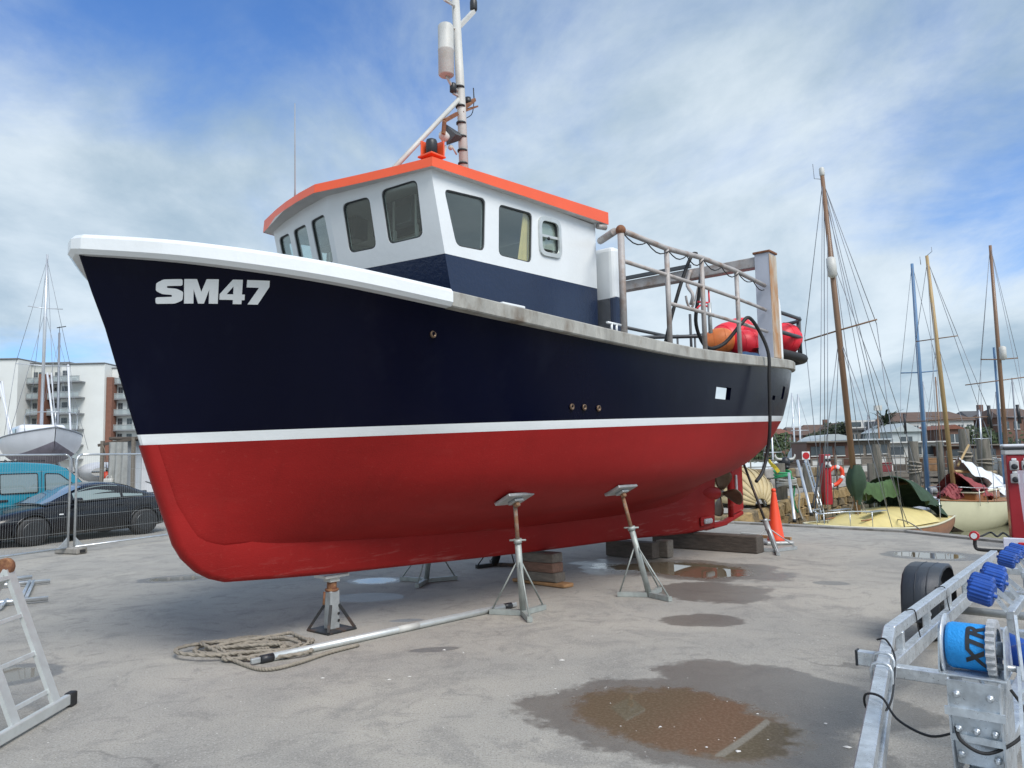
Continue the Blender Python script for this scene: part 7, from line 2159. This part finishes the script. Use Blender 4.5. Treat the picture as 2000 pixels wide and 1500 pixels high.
# arched white boat shelter behind
ap = at(1632, 872, 64)
ar = thing('boat_shelter', 'white arched boat shelter with a blue door behind the brown houseboat', 'shelter', (ap.x, ap.y, -.6), R(-6))
w_, h_ = 5.2, 3.5
arc = [(-w_ / 2, 0)] + [(-w_ / 2 * math.cos(R(a)), .9 + (h_ - .9) * math.sin(R(a))) for a in range(0, 181, 12)] + [(w_ / 2, 0)]
MB().prism(arc, -6.0, Matrix(((1, 0, 0, 0), (0, 0, -1, 0), (0, 1, 0, 0), (0, 0, 0, 1)))).build('cover', 'tarp_white', ar)
MB().box((-1.5, -.03, 1.9), (1.5, .05, 1.0)).build('door', 'roller_blue', ar)
MB().box((1.7, -.03, 1.7), (.8, .05, .6)).build('window', 'far_glass', ar)

# mud bank and litter of small craft below the pier
mat('mud', (0.075, 0.068, 0.052), 0.55, var=.25, vscale=1.5, bump=.5, bscale=3)
mb_ = MB(); rows = []
for i in range(25):
    rows.append([Vector((22 + i * 1.6, 40.5 + j * 3.2 + 1.6 * math.sin(i * .7), WATER_Z + .06 + .22 * (j / 8) + .08 * math.sin(i * 1.3 + j) - (.25 if j == 0 else 0))) for j in range(9)])
tag(mb_.grid(rows).build('mud_bank', 'mud'), kind='structure')
for i, (px, py, d, rz, lb) in enumerate(((1772, 938, 46, 20, 'small white tender aground under the pier by the rope-wrapped pile'), (1800, 925, 50, -30, 'white tender aground just right of the blue mast'), (1868, 930, 45, 60, 'pale tender aground left of the tallest pile'), (1905, 920, 47, -15, 'white tender aground right of the tallest pile'), (1935, 925, 44, 35, 'white tender aground beside the very thick black pile'), (1700, 935, 44, 10, 'grey tender aground behind the green boom cover'))):
    p = at(px, py, d)
    o = thing('tender', lb, 'boat', (p.x, p.y, WATER_Z + .12), R(rz), 'tenders aground under the pier')
    sc_ = hull_mesh(3.0, 1.25, .48, 0, .1, .12, .75, 15)
    MB().grid(sc_).grid([[Vector((q.x, -q.y, q.z)) for q in r] for r in sc_]).build('shell', 'gelcoat_white' if i != 5 else 'dull_galvanised', o, weld=True)
    for x in (-.7, .3): MB().box((x, 0, .40), (.22, 1.0, .03)).build('thwart', 'timber_grey', o)
    for s in (1, -1): MB().tube([Vector((r[-1].x, s * r[-1].y, r[-1].z)) for r in sc_], .03, 6).build('gunwale', 'timber_brown', o)
# boxes and gear on the pier deck
for i, (x, w, h, m, lb) in enumerate(((-11, .9, .7, 'timber_dark', 'dark fish box on the pier deck, left end'), (-8.3, 1.2, .9, 'houseboat_white', 'white locker on the pier deck behind the tall wooden mast'), (-5.0, .8, .55, 'sail_red', 'rusty red tub on the pier deck by the rope-wrapped pile'), (-2.0, 1.4, .8, 'timber_brown', 'brown chest on the pier deck by the blue mast'), (2.5, 1.0, .7, 'houseboat_white', 'white box on the pier deck behind the tallest pile'), (6.0, 1.3, .9, 'timber_dark', 'dark locker on the pier deck near the red pedestal'))):
    q = Matrix.Rotation(R(-8), 3, 'Z') @ Vector((x, -.5, 0)) + Vector((30, 52, .075))
    o = thing('deck_box', lb, 'box', q, R(-8 + i * 3))
    MB().bbox((0, 0, h / 2), (w, .7, h), .03).build('body', m, o); MB().bbox((0, 0, h + .03), (w * 1.05, .76, .06), .02).build('lid', m, o)

# ---- small boats lying in the far harbour
rnd = random.Random(21)
spots = [(1490, 878, 75, 'white cruiser moored beyond the red counter of the fishing boat'), (1535, 872, 82, 'dark-hulled white motor cruiser moored beyond the leaning pile'), (1505, 884, 66, 'orange and white small boat moored behind the leaning pile'), (1570, 876, 90, 'small white boat moored left of the arched shelter'),
         (1760, 890, 70, 'small white boat moored between the blue mast and the tall wooden mast'), (1820, 892, 66, 'white dinghy moored behind the cream yacht mast'), (1865, 890, 72, 'white launch moored left of the tallest pile'), (1900, 888, 74, 'white open boat moored right of the tallest pile'), (1940, 884, 78, 'white cruiser moored just left of the red pedestal'), (1845, 880, 90, 'red-brown workboat moored far behind the cream yacht'), (1690, 872, 95, 'white cruiser with a peaked cover moored behind the houseboats'), (1730, 870, 98, 'low white cruiser moored behind the grey houseboat')]
hm = ['gelcoat_white', 'navy_paint', 'orange_plastic', 'gelcoat_white', 'gelcoat_white', 'gelcoat_white', 'gelcoat_white', 'gelcoat_white', 'gelcoat_white', 'sail_red', 'gelcoat_white', 'gelcoat_white']
for (px, py, d, lb), h_m in zip(spots, hm):
    far_boat(lb, px, py, d, rnd.uniform(5.0, 7.5), 2.3, R(rnd.uniform(-35, 35) + (180 if rnd.random() < .5 else 0)), h_m, None, grp='boats in the far harbour', freeboard=.9)
for i, (px, pt, pb, d, m, lb) in enumerate(((1553, 768, 890, 70, 'mast_alloy', 'thin pale mast left of the tall wooden mast'), (1565, 770, 890, 60, 'mast_alloy', 'white mast rising behind the quay ladder'), (1510, 838, 900, 60, 'mast_alloy', 'short pale mast just right of the hose'), (1720, 800, 900, 60, 'mast_wood', 'dark pole with a square lamp beside the palm tree'), (1838, 736, 890, 70, 'mast_wood', 'thin dark mast right of the cream yacht mast'), (1812, 745, 890, 75, 'wire', 'thin grey mast between the blue mast and the cream yacht mast'), (1955, 765, 890, 70, 'wire', 'thin grey mast left of the red pedestal cap'), (1988, 738, 880, 66, 'wire', 'grey mast with crosstrees at the right edge'), (1920, 800, 900, 60, 'mast_alloy', 'slim pale mast above the very thick pile'), (1700, 810, 890, 80, 'wire', 'thin short mast between the wooden mast and the palm'))):
    p, q = at(px, pb, d), at(px, pt, d)
    o = thing('distant_mast', lb, 'mast', (p.x, p.y, WATER_Z))
    h = q.z - WATER_Z
    MB().tube([(0, 0, 0), (0, 0, h)], [.09, .06], 7).build('spar', m, o)
    MB().tube([(-.7, 0, h * .62), (.7, 0, h * .62)], .03, 5).build('spreader', m, o)
    for s in (1, -1): MB().tube([(0, 0, h), (s * .7, 0, h * .62), (s * 1.0, 0, 1.0)], .014, 4).build('shroud', 'wire', o)
    if i == 3: MB().box((0, -.1, h + .12), (.55, .25, .4)).build('lamp', 'dirty_white', o)

# ---- far shore: houses and trees
mat('tile_brown', (0.115, 0.075, 0.058), 0.85, var=.2, vscale=1.2, bump=.3, bscale=5)
mat('tile_red', (0.19, 0.075, 0.05), 0.85, var=.2, vscale=1.2)
mat('slate', (0.085, 0.085, 0.09), 0.8, var=.2, vscale=1.2)
mat('house_white', (0.60, 0.60, 0.58), 0.8, var=.06, vscale=.6)
mat('house_brick', (0.16, 0.09, 0.068), 0.85, var=.2, vscale=1)
mat('house_grey', (0.17, 0.165, 0.155), 0.85, var=.2, vscale=1)
def house(label, px0, px1, py_ridge, py_eave, d, wall, roof, gable=False, dormers=0, wins=4, chimney=True, floors=2):
    a, c = at(px0, 870, d), at(px1, 870, d); w = c.x - a.x
    zr = at((px0 + px1) / 2, py_ridge, d).z; ze = at((px0 + px1) / 2, py_eave, d).z
    o = thing('house', label, 'house', ((a.x + c.x) / 2, d, 0))
    dp = 8.0
    MB().box((0, dp / 2, ze / 2), (w, dp, ze)).build('wall', wall, o)
    rb = MB()
    ov = .4
    if gable:
        rb.add([(-w/2 - ov, -ov, ze), (w/2 + ov, -ov, ze), (0, -ov, zr), (-w/2 - ov, dp + ov, ze), (w/2 + ov, dp + ov, ze), (0, dp + ov, zr)], [(0, 1, 2), (5, 4, 3), (0, 3, 4, 1), (1, 4, 5, 2), (2, 5, 3, 0)])
    else:
        hip = min(w * .12, 3.0)
        rb.add([(-w/2 - ov, -ov, ze), (w/2 + ov, -ov, ze), (w/2 + ov, dp + ov, ze), (-w/2 - ov, dp + ov, ze), (-w/2 + hip, dp / 2, zr), (w/2 - hip, dp / 2, zr)], [(0, 1, 5, 4), (1, 2, 5), (2, 3, 4, 5), (3, 0, 4), (3, 2, 1, 0)])
    rf = rb.build('roof', roof, o)
    if chimney and (len(label) % 3 == 0):
        MB().box((w * .28, dp / 2, zr + .3), (.8, .6, 1.4)).build('chimney', 'house_brick', rf)
    for f in range(floors):
        zc = ze - 1.25 - f * 2.7
        if zc < .8: continue
        for k in range(wins):
            x = -w / 2 + w * (k + .5) / wins
            wd = MB().box((x, -.03, zc), (min(1.6, w / wins * .55), .08, 1.15)).build('window', 'far_glass', o)
            MB().box((x, -.06, zc - .62), (min(1.8, w / wins * .6), .12, .10)).build('sill', 'house_white', wd)
            MB().box((x, -.08, zc), (.08, .06, 1.15)).build('frame', 'house_white', wd)
    for k in range(dormers):
        x = -w / 2 + w * (k + .5) / dormers
        dm = MB().box((x, 1.0, ze + .95), (2.1, 2.2, 1.3)).build('dormer', 'house_white', rf)
        MB().box((x, -.13, ze + .95), (1.5, .08, .75)).build('dormer_window', 'far_glass', dm)
    return o
house('long brick terrace with red roof, leftmost on the far shore', 1500, 1548, 836, 848, 135, 'house_brick', 'tile_red', wins=5)
house('brown-roofed house left of the arched shelter on the far shore', 1545, 1600, 832, 850, 140, 'house_brick', 'tile_brown', wins=4)
house('long low grey-roofed terrace behind the arched shelter', 1578, 1645, 828, 846, 150, 'house_grey', 'tile_brown', wins=6)
house('brown-walled house just left of the tall wooden mast', 1640, 1668, 824, 836, 130, 'house_brick', 'tile_brown', True, wins=2)
house('slate-roofed house with two white dormers right of the tall wooden mast', 1662, 1712, 822, 840, 125, 'house_grey', 'slate', dormers=2, wins=3)
house('white gabled cottage half hidden by the palm', 1708, 1730, 822, 842, 122, 'house_white', 'slate', True, wins=1)
house('large white house with long brown hipped roof on the far shore', 1748, 1905, 802, 822, 120, 'house_white', 'tile_brown', wins=9)
house('pale low gabled shed in front of the large white house', 1742, 1800, 826, 843, 105, 'tarp_white', 'tarp_white', True, wins=1, chimney=False, floors=1)
house('small orange-brick hut with two peaks in front of the white house', 1850, 1880, 829, 838, 104, 'house_brick', 'tile_red', True, wins=1, chimney=False, floors=1)
house('brown stone house with tall roof right of the large white house', 1902, 1962, 800, 818, 124, 'house_brick', 'slate', wins=4)
house('rightmost tall-gabled brown house at the picture edge', 1958, 2040, 795, 814, 118, 'house_brick', 'tile_brown', wins=4)
# trees: tapered trunk, limbs, leafy crown made of many small faces
mat('bark', (0.07, 0.055, 0.042), 0.9, var=.3, vscale=4)
mat('leaf_dark', (0.030, 0.045, 0.022), 0.8, var=.35, vscale=1.5)
mat('leaf_mid', (0.050, 0.075, 0.030), 0.8, var=.35, vscale=1.5)
def tree(name, label, px, py_top, d, spread, m, seed, palm=False, n=900):
    rnd_ = random.Random(seed); p = at(px, 870, d); h = at(px, py_top, d).z
    o = thing(name, label, 'tree', (p.x, p.y, 0))
    MB().tube([(0, 0, 0), (.1, 0, h * .4), (0, .1, h * .75)], [.25, .18, .10], 8).build('trunk', 'bark', o)
    b = MB()
    if palm:
        for k in range(70):
            a = rnd_.uniform(0, 6.28); el = rnd_.uniform(-.5, 1.2); ln = spread * rnd_.uniform(.8, 1.25)
            prev = Vector((0, .1, h * .74)); d_ = Vector((math.cos(a) * math.cos(el), math.sin(a) * math.cos(el), math.sin(el)))
            for j in range(4):
                nxt = prev + d_ * ln / 4; sdv = d_.cross(Vector((0, 0, 1))).normalized() * .16
                b.add([prev - sdv, prev + sdv, nxt + sdv * .7, nxt - sdv * .7], [(0, 1, 2, 3)])
                d_ = (d_ + Vector((0, 0, -.28))).normalized(); prev = nxt
    else:
        for k in range(6):
            a = rnd_.uniform(0, 6.28); MB().tube([(0, 0, h * .35), (spread * .5 * math.cos(a), spread * .5 * math.sin(a), h * rnd_.uniform(.55, .8))], [.1, .04], 6).build('limb', 'bark', o)
        clumps = [(Vector((rnd_.gauss(0, spread * .42), rnd_.gauss(0, spread * .42), h * rnd_.uniform(.45, .88))), rnd_.uniform(.25, .5) * spread) for _ in range(14)]
        for k in range(n):
            c, r = rnd_.choice(clumps)
            v = Vector((rnd_.gauss(0, 1), rnd_.gauss(0, 1), rnd_.gauss(0, 1))).normalized() * r * rnd_.uniform(.4, 1.0) ** .5
            q = c + Vector((v.x, v.y, v.z * .8)); q.z = min(q.z, h)
            u_ = Vector((rnd_.uniform(-1, 1), rnd_.uniform(-1, 1), rnd_.uniform(-1, 1))).normalized() * .28; w2 = u_.orthogonal().normalized() * .18
            b.add([q - u_, q + w2, q + u_, q - w2], [(0, 1, 2, 3)])
    b.build('crown', m, o, fix=False)
tree('palm_tree', 'dark palm-like tree on the far shore left of the large white house', 1733, 808, 112, 2.9, 'leaf_dark', 4, True)
tree('bushy_tree', 'dark bushy tree behind the tall wooden mast', 1648, 821, 128, 2.6, 'leaf_dark', 6)
tree('bushy_tree', 'green tree beside the small orange-brick hut', 1912, 828, 108, 2.6, 'leaf_mid', 8)
tree('bushy_tree', 'low dark tree left of the arched shelter', 1600, 838, 120, 2.8, 'leaf_dark', 9)
tree('bushy_tree', 'round dark tree in front of the brown stone house', 1935, 832, 110, 2.2, 'leaf_dark', 12)
tree('bushy_tree', 'low tree by the leftmost brick terrace', 1520, 846, 122, 2.4, 'leaf_mid', 14)
# hedge line along the shore
hd = MB(); rnd = random.Random(31)
for k in range(5000):
    x = rnd.uniform(30, 130); y = 113.5 + rnd.uniform(0, 2.5); z = abs(rnd.gauss(0, .9)) * (1 + .5 * math.sin(x * .35))
    q = Vector((x, y, z)); u_ = Vector((rnd.uniform(-1, 1), rnd.uniform(-1, 1), rnd.uniform(-1, 1))).normalized() * .35; w2 = u_.orthogonal().normalized() * .22
    hd.add([q - u_, q + w2, q + u_, q - w2], [(0, 1, 2, 3)])
tag(hd.build('shore_scrub', 'leaf_mid', fix=False), 'dark scrub growing along the far harbour shore', 'scrub', kind='stuff')
